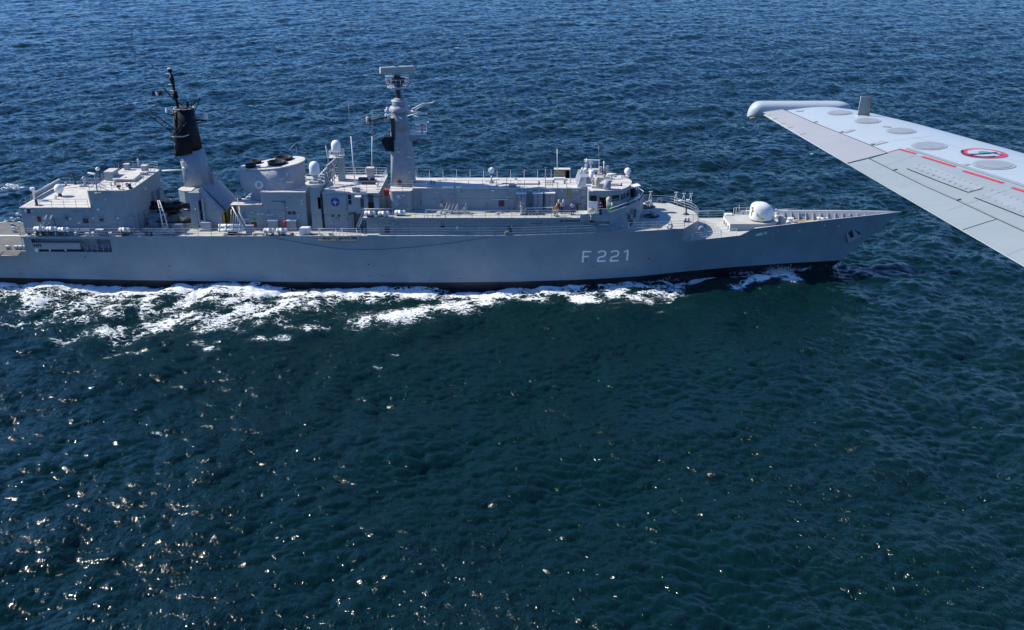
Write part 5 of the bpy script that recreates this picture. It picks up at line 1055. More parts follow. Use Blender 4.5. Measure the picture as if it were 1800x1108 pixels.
# torpedo tubes, triple, white
q = on(*c4(150,1000), 7.1); tt = part(MB().revolve((q[0]+.1,q[1]+.2,7.05),[(.7,0),(.6,.3),(.5,.75)],16), 'tube_mount', 'dark')
zt_ = at(*c4(150,960), q[1])[2]
for k, (dy, dz) in enumerate(((-.35,0),(.25,0),(-.05,.5))):
    tb = part(MB().tube([(q[0]-1.55,q[1]+dy,zt_+dz),(q[0]+1.6,q[1]+dy,zt_+dz)], .23, 12), 'torpedo_tube', 'white', tt)
    for xx_ in (-1.45,-.6,.3,1.2): part(MB().tube([(q[0]+xx_,q[1]+dy,zt_+dz),(q[0]+xx_+.14,q[1]+dy,zt_+dz)], .28, 12), 'tube_band', 'grey2', tb)
q = on(*c4(330,1000), 7.1); part(MB().cbox((q[0],q[1]+.2,7.65),(1.0,.6,1.0)), 'control_box', 'panel')
# misc clutter along the walkway
random.seed(21); 
for px_, py_, w_, m_ in ((133.6,402,1.15,'white'),(151.7,402,1.15,'white')):
    q = on(px_, py_+7, 7.05); o = part(MB().cbox((q[0],q[1],7.55),(w_,.7,.45)), 'slatted_rack', m_); mb = MB()
    for k in range(5): mb.box(q[0]-w_/2+.05+k*.24, q[0]-w_/2+.15+k*.24, q[1]-.4, q[1]+.36, 7.78, 7.84)
    part(mb, 'rack_slats', 'grey2', o)
for k in range(16):
    x_ = ax(50+k*11+random.random()*5, 408, -7.0); 
    if k % 3 == 0: part(MB().cbox((x_,-6.9,7.2),(.5,.3,.3),random.random()), 'deck_box', random.choice(('grey2','cream','dark')))
    elif k % 3 == 1: part(MB().revolve((x_,-7.0,7.0),[(.16,0),(.13,.3),(.2,.33),(.2,.42)],10), 'bollard', random.choice(('white','dark')))
    else: part(MB().ring((x_,-6.9,7.2), .22, .07, 14, 5, 'y'), 'hose_coil', random.choice(('cream','dark')))
q = on(*c1(975,850), 7.05); part(MB().cbox((q[0],q[1]+.2,7.4),(.9,.5,.65)), 'deck_locker', 'panel'); part(MB().cbox((q[0],q[1]+.2,7.78),(1.0,.6,.08)), 'locker_lid', 'white')
for k in range(9):
    x_ = ax(445+k*17, 410, -7.1); part(MB().cbox((x_,-7.0,7.2),(random.uniform(.3,.7),.3,.25),random.random()*.4), 'deck_box', random.choice(('grey2','cream','white','dark')))
for a_, b_ in (((560,404),(592,404)),((598,405),(628,405))):
    a, b = on(a_[0],a_[1]+9,7.06), on(b_[0],b_[1]+9,7.06)
    o = part(MB().tube([(a[0],-7.5,7.1),(a[0]+.1,-7.35,8.0),(b[0],-7.35,8.0),(b[0]+.1,-7.5,7.1)], .04, 5).tube([(a[0]+.3,-7.4,7.9),(a[0]+.6,-7.7,6.6)], .035, 5).tube([(b[0],-7.4,7.9),(b[0]+.2,-7.7,6.6)], .035, 5), 'gangway_gate', 'cream'); part(MB().sheet([(a[0],-7.42,6.95),(b[0],-7.42,6.95),(b[0],-7.8,6.55),(a[0],-7.8,6.55)]), 'folded_net', 'net', o)
part(MB().box(ax(615,416,-7.5), ax(625,416,-7.5)+.8, -7.6,-7.35,7.05,7.15), 'fold_down_step', 'white')

# ---------------- small fittings over the superstructure walls and roofs
random.seed(77)
def wall_bits(xa_, xb_, Y, za_, zb_, n_, par):
    for k in range(n_):
        x = random.uniform(xa_, xb_); z = random.uniform(za_, zb_); t = random.random()
        if t < .3: part(MB().cbox((x, Y-.06, z), (random.uniform(.15,.4), .12, random.uniform(.15,.45))), 'junction_box', random.choice(('grey2','panel','grey2','white')), par)
        elif t < .5: part(MB().tube([(x, Y-.05, z), (x, Y-.05, max(za_, z-random.uniform(.8,2.2)))], .035, 5), 'conduit', random.choice(('grey2','panel')), par)
        elif t < .65: part(MB().tube([(x, Y-.05, z), (x+random.uniform(.8,2.5), Y-.05, z)], .03, 5), 'cable_run', random.choice(('grey2','panel','dark')), par)
        elif t < .8: part(MB().cbox((x, Y-.04, z), (.35,.08,.22)).cbox((x, Y-.1, z+.14), (.4,.2,.03)), 'louvre', 'panel', par)
        else: part(MB().cbox((x, Y-.1, z), (.1,.2,.08)).cbox((x, Y-.2, z-.05), (.14,.1,.12)), 'bulkhead_lamp', 'white', par)
wall_bits(-63.5,-55,-6.0,7.6,10.1,14,hangar); wall_bits(-54.5,-50.6,-6.0,8,12.2,6,tall); wall_bits(xA+.2,xB-.2,-4.2,7.6,9.8,7,lowh); wall_bits(xB+.3,xC-.3,-4.2,7.6,11.5,14,hih)
wall_bits(HX0+.4,HX1-.4,-4.85,9.6,11.8,8,up); wall_bits(wx0+.4,wx1-.5,-6.1,7.5,8.8,26,low); wall_bits(LX0+.3,LX1-.4,-2.75,9.8,11.9,22,lh); wall_bits(ax(340,400,-4.2),ax(356,400,-4.2),-4.2,7.6,11.4,5,mh)
wall_bits(ex0+.3,ex1-.3,-3.9,9.7,11.6,6,eb)
for (xa_, xb_, ya_, yb_, z_, n_) in ((-63.5,-55.5,-5.2,5.2,10.48,9),(-54,-50.4,-4.8,4.8,12.75,6),(LX0+2,LX1-2,-2.2,2.2,LZ+.07,9),(HX0+2.5,HX1-.5,-3.8,3.8,HZ+.07,7),(wx0+8,wx1-2,-5.9,-3.4,D2+.02,12),(23.3,27,-4,4,5.8,3),(36.5,44,-1.2,1.2,6.4,7)):
    for k in range(n_):
        x = random.uniform(xa_, xb_); y = random.uniform(ya_, yb_); t = random.random()
        if t < .4: part(MB().cbox((x,y,z_+.1),(random.uniform(.2,.6),random.uniform(.2,.5),.2),random.random()*.3), 'deck_fitting', random.choice(('grey2','roof','panel','cream')))
        elif t < .7: part(MB().revolve((x,y,z_),[(.14,0),(.12,.3),(.2,.34),(.2,.45),(.02,.5)],10), 'mushroom_vent', random.choice(('grey2','white','panel')))
        else: part(MB().tube([(x,y,z_+.03),(x+random.uniform(.6,1.8),y+random.uniform(-.6,.6),z_+.03)], .03, 5), 'deck_pipe', random.choice(('grey2','dark','panel')))
# signal halyards and stays
for a_, b_ in ((at(715,197,-.8), at(690,316,-3)), (at(690,197,-.8), at(672,312,-3)), (at(750,199,-2.2), at(742,318,-2)), (at(686,206,-1.6), at(664,316,-3.2)), (at(330,192,-1), at(300,300,-3)), (at(352,178,-.5), at(384,322,-2))):
    part(MB().tube([a_, b_], .012, 4), 'halyard', 'rope')
# ================================================================ LOOSE THINGS ABOARD
def raft(px, py, Y, deckz, label, grp='white liferaft canisters along the starboard side', L_=1.45, m='cream'):
    x, _, z = at(px, py, Y)
    o = thing('life_raft_canister', label, 'life raft', (x, Y, deckz), grp)
    zc = z; r = .33
    MB().revolve((x,Y,zc), [(r*.6,-L_/2),(r*.95,-L_/2+.08),(r,-L_/2+.2),(r,-.03),(r*1.04,-.03),(r*1.04,.03),(r,.03),(r,L_/2-.2),(r*.95,L_/2-.08),(r*.6,L_/2)], 16, 'x').build('canister', M[m], o)
    for dx in (-.35,.35):
        MB().box(x+dx-.04,x+dx+.04,Y-.35,Y+.35,deckz,zc-r*.7).build('cradle', M['dark'], o)
        MB().ring((x+dx,Y,zc), r+.015, .02, 16, 4, 'x').build('strap', M['dark'], o)
    return o
for px, py, Y, dz_, lab in (
    (69.5,402.7,-6.9,6.98,'white canister nearest the flight deck, first of the row beside the hangar'),
    (91,403,-6.9,6.98,'white canister in the middle of the row beside the hangar'),
    (112,404,-6.9,6.98,'white canister at the forward end of the row beside the hangar'),
    (219,404.5,-6.9,6.98,'ribbed cream canister alone beside the tall hangar block door'),
    (473,405.5,-6.9,7.03,'white canister on the rail below the crest on the funnel'),
    (495.5,405.5,-6.9,7.03,'white canister on the rail forward of the one below the funnel crest'),
    (650.5,375,-6.2,9.27,'white canister at the after corner of the raised side deck'),
    (674.5,375.5,-6.2,9.27,'white canister in the middle of three on the raised side deck'),
    (703.5,374,-5.6,9.27,'white canister set inboard near the foot of the radar mast')):
    raft(px, py, Y, dz_, lab, m='white' if 'white' in lab else 'cream')
x, _, z = at(535,404,-6.7)
o = thing('covered_crate', 'square white covered box with a sloping lid below the funnel', 'crate', (x,-6.7,7.05))
MB().prism([(x-.65,-7.1),(x+.65,-7.1),(x+.75,-6.1),(x-.55,-6.1)], 7.35, 8.0, [(x-.55,-6.95),(x+.6,-6.95),(x+.8,-6.2),(x-.4,-6.2)]).build('lid', M['white'], o, .04)
MB().box(x-.6,x+.65,-7.05,-6.2,7.05,7.35).build('base', M['panel'], o)
# boats in the well
def boat(px, py, Y, z0, L_, W_, label, nm, cat, m1, m2, rz=0.0, cover=False):
    x, _, _z = at(px, py, Y)
    o = thing(nm, label, cat, (x, Y, z0), rz=0)
    def sec(t):       # t 0 stern .. 1 bow
        w = W_/2*(1 - max(0, (t-.55)/.45)**2.2) ; return w
    def place(lx, ly, lz): return (x + lx*cos(rz) - ly*sin(rz), Y + lx*sin(rz) + ly*cos(rz), z0 + lz)
    hb = MB()
    def hullf(u, v):
        lx = lerp(-L_/2, L_/2, u); w = sec(u); a = lerp(-1, 1, v)
        return place(lx, w*a, .25 + .55*abs(a)**1.6 + .35*max(0, u-.6)**1.5*2 - .25*(1-abs(a))*0)
    hb.grid(hullf, 14, 10); hb.build('hull', M['dark'], o)
    if cover:
        cv = MB(); cv.grid(lambda u, v: place(lerp(-L_/2, L_/2, u), sec(u)*lerp(-1.02, 1.02, v), .80 + .35*max(0,u-.6)**1.5*2 + (.55+.18*sin(u*15))*(1-abs(lerp(-1,1,v))**1.7)*(1-abs(2*u-1)**3)), 24, 12)
        cv.build('canvas_cover', M[m1], o)
        for t in (.3,.5,.7):
            MB().tube([place(lerp(-L_/2,L_/2,t), sec(t)*a*1.03, .84 + .60*(1-abs(a)**1.7)+.03) for a in (-1,-.6,-.2,.2,.6,1)], .03, 5).build('lashing', M['rope'], o)
    else:
        tu = [place(lerp(-L_/2, L_/2, u/10), -sec(u/10), .85 + .5*max(0,u/10-.6)**1.5*2) for u in range(11)] + [place(lerp(L_/2, -L_/2, u/10), sec(1-u/10), .85 + .5*max(0,1-u/10-.6)**1.5*2) for u in range(1, 11)]
        MB().tube(tu, .27, 10).build('inflatable_tube', M[m1], o)
        for s_ in (-1, 1): MB().revolve(place(-L_/2-.05, s_*W_/2, .85), [(.02,-.35),(.2,-.2),(.27,0)], 12, 'x').build('tube_end_cone', M['grey2'], o)
        MB().cbox(place(-.3,0,.95), (1.0,.8,.7), rz).build('console', M[m2], o); MB().cbox(place(-L_/2+.1,0,1.0), (.5,.5,.9), rz).build('outboard_engine', M['black'], o)
    for t in (-.25,.25): MB().box(x+t*L_-.1, x+t*L_+.1, Y-W_/3, Y+W_/3, z0, z0+.4).build('chock', M['panel'], o)
    return o
boat(303,372,1.0,8.0,5.2,2.0,'dark inflatable boat stowed between the hangar and the black-topped mast','inflatable_boat','boat','rubber','dark', rz=.10)
boat(308,393,-3.0,7.15,4.6,2.0,'olive tarpaulin-covered boat behind the lattice crane','covered_boat','boat','tarp','dark', rz=-.12, cover=True)
# lifebuoys
def buoy(px, py, Y, label, ax_='y', m='white'):
    q = at(px, py, Y); o = thing('lifebuoy', label, 'lifebuoy', q, 'lifebuoys hung about the rails')
    MB().ring(q, .33, .1, 22, 8, ax_).build('ring_float', M[m], o)
    for k in range(4):
        a = k*pi/2 + .4; c_ = (q[0]+.33*cos(a), q[1], q[2]+.33*sin(a)) if ax_ == 'y' else (q[0], q[1]+.33*cos(a), q[2]+.33*sin(a))
        MB().cbox(c_, (.12,.22,.22) if ax_ == 'y' else (.22,.12,.22)).build('band', M['grey2'], o)
buoy(*c8(1225,635), 6.3, 'pale lifebuoy on the far rail of the platform before the bridge', 'y', 'grey2')
buoy(*c8(1338,912), -6.25, 'dark-banded lifebuoy on the near rail of the platform before the bridge')
buoy(*c7(690,995), -7.2, 'pale blue-grey lifebuoy low on the side walkway rail', 'y', 'panel')
q = at(*c9(818,508), -4.9); o = thing('covered_lifebuoy', 'round pale lifebuoy in a cover on the bulkhead facing the gun', 'lifebuoy', q)
MB().revolve(q, [(.02,-.12),(.3,-.1),(.4,0),(.4,.08)], 18, 'y').build('cover', M['grey2'], o); MB().cbox((q[0]-.1,q[1]+.2,q[2]+.2),(.2,.5,.15)).build('bracket', M['dark'], o)
# ensign flying from the after mast gaff
q0, q1 = at(*c2(258,290), -.6), at(*c2(358,292), -.6)
o = thing('ensign_flag', 'small blue, yellow and red striped flag flying from the after mast', 'flag', (q1[0],-.6,q1[2]-1.0))
hgt = .6
for k, m_ in enumerate(('navy','tan','maroon')):
    mb = MB(); mb.grid(lambda u, v, k=k: (lerp(q0[0], q1[0], (k+u)/3), -.6 + .12*sin((k+u)*2.6), q0[2] - hgt*(v-.15) + .05*sin((k+u)*3)), 6, 5); mb.build(('blue_stripe','yellow_stripe','red_stripe')[k], M[m_], o)
MB().tube([(q1[0],-.6,q1[2]+.2),(q1[0]+.02,-.6,q1[2]-.9)], .02, 4).build('halyard', M['rope'], o)
# ---------------- people
def person(px_foot, py_foot, Y, z0, label, top='navy', legs='navy', cap='navy', face=0.0, arms='down', hair='hair', stoop=0.0):
    x, _, _ = at(px_foot, py_foot, Y)
    o = thing('person', label, 'person', (x, Y, z0), 'crew on the upper decks')
    f = Vector((sin(face), -cos(face), 0)); s = Vector((cos(face), sin(face), 0))    # f = facing (0: towards the camera), s = its left hand side
    B0 = Vector((x, Y, z0))
    def P(l, fw, up): return B0 + s*l + f*fw + Vector((0,0,up))
    J = {'pel': P(0,0,.95), 'sp': P(0,.01+stoop*.1,1.15), 'ch': P(0,stoop*.2,1.35), 'nk': P(0,.02+stoop*.3,1.50), 'hd': P(0,.03+stoop*.36,1.60), 'tp': P(0,.03+stoop*.36,1.72)}
    for sg, n_ in ((-1,'R'),(1,'L')):
        J['hip'+n_] = P(sg*.10,0,.90); J['kn'+n_] = P(sg*.11,.03,.50); J['an'+n_] = P(sg*.12,0,.08); J['to'+n_] = P(sg*.13,.17,.04)
        J['sh'+n_] = P(sg*.20,stoop*.22,1.42)
        if arms == 'down': e, w_ = P(sg*.27,-.02,1.15), P(sg*.27,.06,.92)
        elif arms == 'up': e, w_ = P(sg*.27,.18,1.25), P(sg*.08,.20,1.53)
        else: e, w_ = P(sg*.26,.12+stoop*.2,1.15), P(sg*.16,.36+stoop*.3,1.16)
        J['el'+n_], J['wr'+n_] = e, w_; d = (w_-e).normalized(); J['pm'+n_] = w_ + d*.07
    E_ = [('pel','sp'),('sp','ch'),('ch','nk'),('nk','hd'),('hd','tp')]
    rad = {'pel':.13,'sp':.125,'ch':.145,'nk':.055,'hd':.095,'tp':.07}
    for n_ in 'RL':
        E_ += [('pel','hip'+n_),('hip'+n_,'kn'+n_),('kn'+n_,'an'+n_),('an'+n_,'to'+n_),('ch','sh'+n_),('sh'+n_,'el'+n_),('el'+n_,'wr'+n_),('wr'+n_,'pm'+n_)]
        rad.update({'hip'+n_:.095,'kn'+n_:.062,'an'+n_:.042,'to'+n_:.035,'sh'+n_:.062,'el'+n_:.042,'wr'+n_:.028,'pm'+n_:.034})
        d = (J['wr'+n_]-J['el'+n_]).normalized(); sd_ = s*(1 if n_ == 'L' else -1)
        for k in range(4):
            ln = (.075,.085,.08,.06)[k]; b0 = J['pm'+n_] + sd_*(-.03+.02*k)*.9 ; m1 = b0 + d*ln*.55 ; t1 = m1 + d*ln*.4 + f*.02
            J['f%d'%k+n_] = b0 + d*.03; J['g%d'%k+n_] = t1; E_ += [('pm'+n_,'f%d'%k+n_),('f%d'%k+n_,'g%d'%k+n_)]; rad.update({'f%d'%k+n_:.0095,'g%d'%k+n_:.008})
        J['th'+n_] = J['wr'+n_] + d*.05 - sd_*.05 + f*.02; E_ += [('pm'+n_,'th'+n_)]; rad['th'+n_] = .0095
    def skin(nm, keys, m, grow=1.0, root='pel', add=0.0):
        ed = [(a, b) for a, b in E_ if a in keys and b in keys]; ks = [k for k in J if k in keys]; ix = {k: i for i, k in enumerate(ks)}
        me = bpy.data.meshes.new(nm); me.from_pydata([tuple(J[k]-B0) for k in ks], [(ix[a], ix[b]) for a, b in ed], []); me.materials.append(M[m])
        ob = bpy.data.objects.new(nm, me); COL.objects.link(ob); ob.parent = o
        sk = ob.modifiers.new('skin', 'SKIN'); sk.use_smooth_shade = True
        if not me.skin_vertices: me.skin_vertices.new()
        for k in ks:
            sv = me.skin_vertices[0].data[ix[k]]; r = rad[k]*grow + add; sv.radius = (r, r); sv.use_root = (k == root)
        sb = ob.modifiers.new('sub', 'SUBSURF'); sb.levels = 1; sb.render_levels = 1
        return ob
    skin('body', set(J), 'skin')
    skin('shirt', {'pel','sp','ch','shR','shL','elR','elL','wrR','wrL'}, top, 1.12, 'pel', .006)
    skin('trousers', {'pel','hipR','hipL','knR','knL','anR','anL'}, legs, 1.15, 'pel', .01)
    for n_ in 'RL': MB().cbox(tuple(J['to'+n_]-f*.07), (.1,.28,.09), face).build('shoe', M['black'], o)
    hc = J['hd']; MB().revolve(tuple(hc+Vector((0,0,.035))-f*.02), [(.105,0),(.11,.04),(.085,.10),(.02,.125)], 14).build('cap' if cap != 'hair' else 'hair', M[cap], o)
    fc = hc + f*.088
    MB().cbox(tuple(fc+Vector((0,0,-.005))+f*.012), (.022,.03,.035), face).build('nose', M['skin'], o)
    for sg in (-1, 1): MB().cbox(tuple(fc+s*sg*.033+Vector((0,0,.02))), (.02,.012,.012), face).build('eye', M['black'], o); MB().cbox(tuple(hc+s*sg*.095), (.02,.035,.05), face).build('ear', M['skin'], o)
    MB().cbox(tuple(fc+Vector((0,0,-.045))), (.045,.01,.01), face).build('mouth', M['maroon'], o)
    return o, J, f, s
o, J, f, s = person(987.5,366,-4.6,9.27,'crew member in a light blue shirt standing behind two pale sacks at the rail','lightblue','navy','hair',.3,'fwd',stoop=.6)
person(1006.5,371,-5.3,9.27,'crew member in dark blue overalls with both hands raised to the face','lightblue','navy','hair',-.1,'up')
person(1055.5,366,-5.25,9.40,'crew member in dark blue with a red patch standing in the bridge doorway','navy','navy','hair',.2,'fwd')
o, J, f, s = person(978.5,382,-6.1,9.27,'crew member in an orange life vest and white cap by the deck edge','orange','white','white',.1,'down')
MB().cbox((o.location.x-.28,-6.2,9.9),(.3,.3,.45)).build('yellow_bag', M['yellow'], o)
for px_, lab in ((982.5,'left of the two pale canvas sacks on the rail by the crew member'),(990.5,'right of the two pale canvas sacks on the rail by the crew member')):
    q = at(px_, 354, -4.95); o = thing('canvas_sack', lab, 'sack', (q[0],-4.95,q[2]-.3), 'pale sacks on the barrier')
    MB().revolve((q[0],-4.95,q[2]-.3), [(.1,0),(.15,.15),(.14,.45),(.06,.55)], 12).build('bag', M['tan'], o); MB().ring((q[0],-4.95,q[2]+.2), .07, .015, 10, 4).build('tie_cord', M['rope'], o)

# ================================================================ THE AIRCRAFT WING
air = thing('aircraft', 'pale grey aircraft wing with tip pod, red stripes and a round roundel', 'aircraft', (6.0, CAM[1]+9, 42.0))
def apart(mb, nm, m, par=None, bevel=0): return mb.build(nm, M[m], par or air, bevel)
YT, YR = CAM[1] + 16.95, CAM[1] + 1.5
WZ = 41.98
def wTE(Y): d = Y-CAM[1]; return float(np.interp(d, [1.5,8.95,12.0,17.0], [5.55,5.02,4.77,4.38]))
def wLE(Y): d = Y-CAM[1]; return float(np.interp(d, [1.5,9.0,13.5,15.5,16.6,17.0], [11.3,8.75,7.28,6.62,6.14,5.8]))
def wz(X, Y, off=0.0):
    a, b = wTE(Y), wLE(Y); c_ = b-a; t = min(1, max(0, (b-X)/c_))       # 0 at leading edge
    th = .115 + .05*min(1, max(0, (Y-CAM[1]-13)/3.9))
    y = 5*th*(.2969*sqrt(t) - .1260*t - .3516*t*t + .2843*t**3 - .1036*t**4)*1.05
    return WZ + y*c_ - .004 + off + (-.02)*t
def wzb(X, Y):
    a, b = wTE(Y), wLE(Y); c_ = b-a; t = min(1, max(0, (b-X)/c_)); th = .115
    return WZ - 5*th*(.2969*sqrt(t) - .1260*t - .3516*t*t + .2843*t**3 - .1036*t**4)*c_*.75 - .02*t - .006
NS, NC = 60, 36
def wf(sgn):
    def fn(u, v):
        Y = lerp(YR, YT, u); t = 0.5*(1-cos(pi*v)); X = lerp(wLE(Y), wTE(Y), t)
        return (X, Y, wz(X, Y) if sgn > 0 else wzb(X, Y))
    return fn
mb = MB(); mb.grid(wf(1), NS, NC)
fb_ = MB(); fb_.grid(wf(-1), NS, NC); mb.add(fb_.v, [q[::-1] for q in fb_.f], True)
tipu = [(lerp(wLE(YT), wTE(YT), .5*(1-cos(pi*i/NC)))) for i in range(NC+1)]
mb.sheet([(x, YT, wz(x, YT)) for x in tipu] + [(x, YT, wzb(x, YT)) for x in tipu[::-1]])
wing = apart(mb, 'wing', 'wing')
def onw(px, py, off=.004):
    Z_ = WZ+.1
    for _ in range(14):
        X_, Y_, _z = on(px, py, Z_); Z_ = lerp(Z_, wz(X_, Y_, off), .6)
    X_, Y_, _z = on(px, py, Z_)
    a = wTE(Y_)+.004; X_ = max(X_, a); return (X_, Y_, wz(X_, Y_, off))
def wpatch(A, B, C_, D, m, nm, off=.004, nu=24, nv=8, par=None):      # A-B along one edge, D-C along the other
    mb = MB()
    def fn(u, v):
        p = (lerp(lerp(A[0],B[0],u), lerp(D[0],C_[0],u), v), lerp(lerp(A[1],B[1],u), lerp(D[1],C_[1],u), v)); return onw(*p, off)
    mb.grid(fn, nu, nv); mb.f = [q[::-1] for q in mb.f]; 
    return apart(mb, nm, m, par or wing)
def wline(pts, w, m, nm, off=.009, par=None):
    P3 = []
    for a, b in zip(pts[:-1], pts[1:]):
        n_ = max(1, int(math.dist(a, b)/8)); P3 += [Vector(onw(lerp(a[0],b[0],i/n_), lerp(a[1],b[1],i/n_), off)) for i in range(n_)]
    P3.append(Vector(onw(*pts[-1], off))); vs = []
    for i, p in enumerate(P3):
        d = (P3[min(i+1,len(P3)-1)] - P3[max(i-1,0)]); d.z = 0; d.normalize(); s_ = Vector((d.y,-d.x,0))*w/2
        for q in (p+s_, p-s_): vs.append((q.x, q.y, wz(q.x, q.y, off)))
    mb = MB(); mb.add(vs, [(2*i,2*i+1,2*i+3,2*i+2) for i in range(len(P3)-1)], True)
    return apart(mb, nm, m, par or wing)
# control surfaces
ail = wpatch((1341,197.5),(1489,286.5),(1560,268.5),(1376,192.3), 'ailgrey', 'aileron', .006, 30, 8)
flp = wpatch((1490,287.5),(1900,524),(1900,452),(1527,278.5), 'winggrey', 'flap', .006, 34, 8)
spo = wpatch((1528,278),(1900,451.5),(1900,362),(1583,262), 'winggrey', 'spoiler_panel', .005, 34, 8)
wpatch((1590,261),(1900,361),(1900,355.5),(1598,260), 'capgrey', 'grey_edging_strip', .0075, 24, 2)
for pts, w in (([(1376,192),(1430,215.5),(1478,234.5),(1532,256),(1560,269)], .012),([(1489,287.5),(1527,278.5),(1560,269)], .022),([(1527,278.5),(1570,300),(1625,327),(1680,351.5),(1752,385),(1800,407),(1900,453)], .013),([(1692,404),(1752,385)], .011),([(1594,296.5),(1645,317),(1702,338.3)], .02),([(1702,338.3),(1727,331.5)], .015),([(1713,347.3),(1800,381.5),(1900,421)], .02)):
    wline(pts, w, 'seam', 'panel_gap')
for x_, y_ in ((1430,215.5),(1475,233.5),(1530,255.5),(1570,299.5),(1682,352)):
    wline([(x_,y_),(x_+7,y_-2.5)], .022, 'seam', 'hinge_gap', .012)
for x_, y_ in ((1345,203.5),(1356,209.5),(1371,217.5),(1384,224.5),(1406,236.0)):
    wline([(x_,y_),(x_+10,y_-2)], .02, 'ochre', 'static_wick_base', .014, ail)
for pts in ([(1560,268),(1583,261.5)],): wline(pts, .02, 'decal_red', 'red_line', .010)
for pts in ([(1582,262.3),(1609,270)],[(1621,275),(1679,293)],[(1693,300),(1763,321.5)],[(1779,329.5),(1840,349)]): wline(pts, .055, 'decal_red', 'red_dash', .011)
# fuel caps, inspection discs
def wdisc(px, py, r, m, nm, off=.006, par=None, r0=0.0, sx=1.0, ph=(0, 2*pi)):
    X0, Y0, _ = onw(px, py); mb = MB(); n_ = 40
    def fn(u, v): a = lerp(ph[0], ph[1], u); rr_ = lerp(r0, r, v); X_, Y_ = X0 + rr_*cos(a)*sx, Y0 + rr_*sin(a); return (X_, Y_, wz(X_, Y_, off))
    mb.grid(fn, n_, 5); return apart(mb, nm, m, par or wing)
for px, py, w in ((1476,198,40),(1525,212.5,42),(1584,230,47),(1633,256.3,56),(1747,289.6,66)):
    X0, Y0, _ = onw(px, py); r = w/2/(FPX/((Y0-CAM[1])*_c + 3*_s))
    d_ = wdisc(px, py, r*1.06, 'capedge', 'tank_access_panel', .006); wdisc(px, py, r*.88, 'capgrey', 'panel_centre', .010, d_)
X0, Y0, _ = onw(1730,269.8); r = 38/(FPX/((Y0-CAM[1])*_c+3*_s))
rd_ = wdisc(1730,269.8, r, 'decal_red', 'roundel', .007); wdisc(1730,269.8, r*.72, 'wing', 'roundel_white', .011, rd_); wdisc(1731,269.8, r*.28, 'teal', 'roundel_centre', .015, rd_)
wdisc(1724,269.8, r*.86, 'navy', 'roundel_anchor', .018, rd_, r0=r*.76, ph=(pi*.75, pi*1.62)); 
aw_ = MB(); pa = [onw(1706,269.8,.02), onw(1757,267.5,.02)]; 
wline([(1702,271.3),(1728,270.0),(1752,267.6)], .035, 'navy', 'anchor_shank', .02, rd_); wline([(1746,268.6),(1762,272.0)], .03, 'navy', 'anchor_stock', .021, rd_)
# grey service patches
for a, b, w in (((1483,233),(1500,227.5),.10),((1534,254),(1556,248.5),.12),((1404,196),(1407,193.5),.12),((1552,222),(1566,223),.07),((1693,290),(1703,288),.07)):
    wline([a, b], w, 'capedge', 'service_patch', .007)
# spoiler tabs: rows of small fence-like blades
random.seed(9); grp_pts = []
for i in range(12): grp_pts.append((1612+i*10.2 + random.random()*2, 292 + i*3.45 + random.random()))
for i in range(11): grp_pts.append((1610+i*9.5, 297 + i*3.9 + random.random()*1.5))
for i in range(8): grp_pts.append((1742+i*11, 336+i*4.2)); grp_pts.append((1726+i*11, 345+i*4.6))
for k, (px, py) in enumerate(grp_pts):
    a = Vector(onw(px, py, .004)); b = Vector(onw(px+4, py-1.6, .004))
    if a.x > 40: continue
    mb = MB(); h_ = .006; mb.add([a, b, b+Vector((0,0,h_)), a+Vector((0,0,h_)), a+Vector((.006,.004,0)), b+Vector((.006,.004,0)), b+Vector((.006,.004,h_)), a+Vector((.006,.004,h_))], [(0,1,2,3),(7,6,5,4),(3,2,6,7),(0,3,7,4),(1,5,6,2)])
    apart(mb, 'vent_tab', 'capedge' if k % 3 else 'seam', spo)
wpatch((1600,292),(1716,334),(1733,328),(1628,290), 'capedge', 'scuffed_area', .0068, 12, 4, spo)
wpatch((1722,345),(1900,415),(1900,395),(1750,335), 'capedge', 'scuffed_area', .0068, 12, 4, spo)
# rivet lines
def rivets(a, b, n_, m='capedge'):
    mb = MB()
    for i in range(n_):
        q = onw(lerp(a[0],b[0],i/n_), lerp(a[1],b[1],i/n_), .008); mb.box(q[0]-.004,q[0]+.004,q[1]-.004,q[1]+.004,q[2]-.003,q[2]+.001)
    apart(mb, 'rivet_line', m, wing)
wline([(1558,249),(1640,238)], .006, 'capedge', 'skin_joint', .007); wline([(1665,370),(1770,334)], .006, 'capedge', 'skin_joint', .009, flp); wline([(1540,297),(1610,272)], .005, 'capedge', 'skin_joint', .009, flp)
wline([(1600,240),(1700,262),(1830,292)], .005, 'capedge', 'skin_joint', .007)
wline([(1580,330),(1592,326)], .006, 'capedge', 'skin_joint', .009, flp); wline([(1770,448),(1800,436)], .005, 'capedge', 'skin_joint', .009, flp)
# tip pod
Yp = YT + .42
pa, pb = at(1315,190,Yp), at(1495.5,190,Yp); ztop = at(1400,178.2,Yp)[2]; zbot = at(1330,205.5,Yp)[2]
rw = .17
mb = MB(); secs = []; Lp = pb[0]-pa[0]
for i in range(37):
    t = i/36; x_ = lerp(pa[0], pb[0], .5*(1-cos(pi*t)))
    e1 = (x_-pa[0])/.21; e2 = (pb[0]-x_)/.26
    k = min(1, sqrt(max(0, 1-(1-min(1,e1))**2)), sqrt(max(0, 1-(1-min(1,e2))**2))); k = max(k, .03)
    zb_ = lerp(zbot, ztop-.26, min(1, max(0, (x_-pa[0])/Lp*1.1)))
    zc, hz = (lerp(ztop, zb_, .5 if e1 > 1 else .5)), (ztop-zb_)/2*k
    if e1 < 1: zc = zb_ + hz
    ring_ = [(x_, Yp + rw*k*abs(cos(a))**.7*(1 if cos(a) >= 0 else -1), zc + hz*abs(sin(a))**.7*(1 if sin(a) >= 0 else -1)) for a in [2*pi*j/28 for j in range(28)]]
    secs.append(ring_)
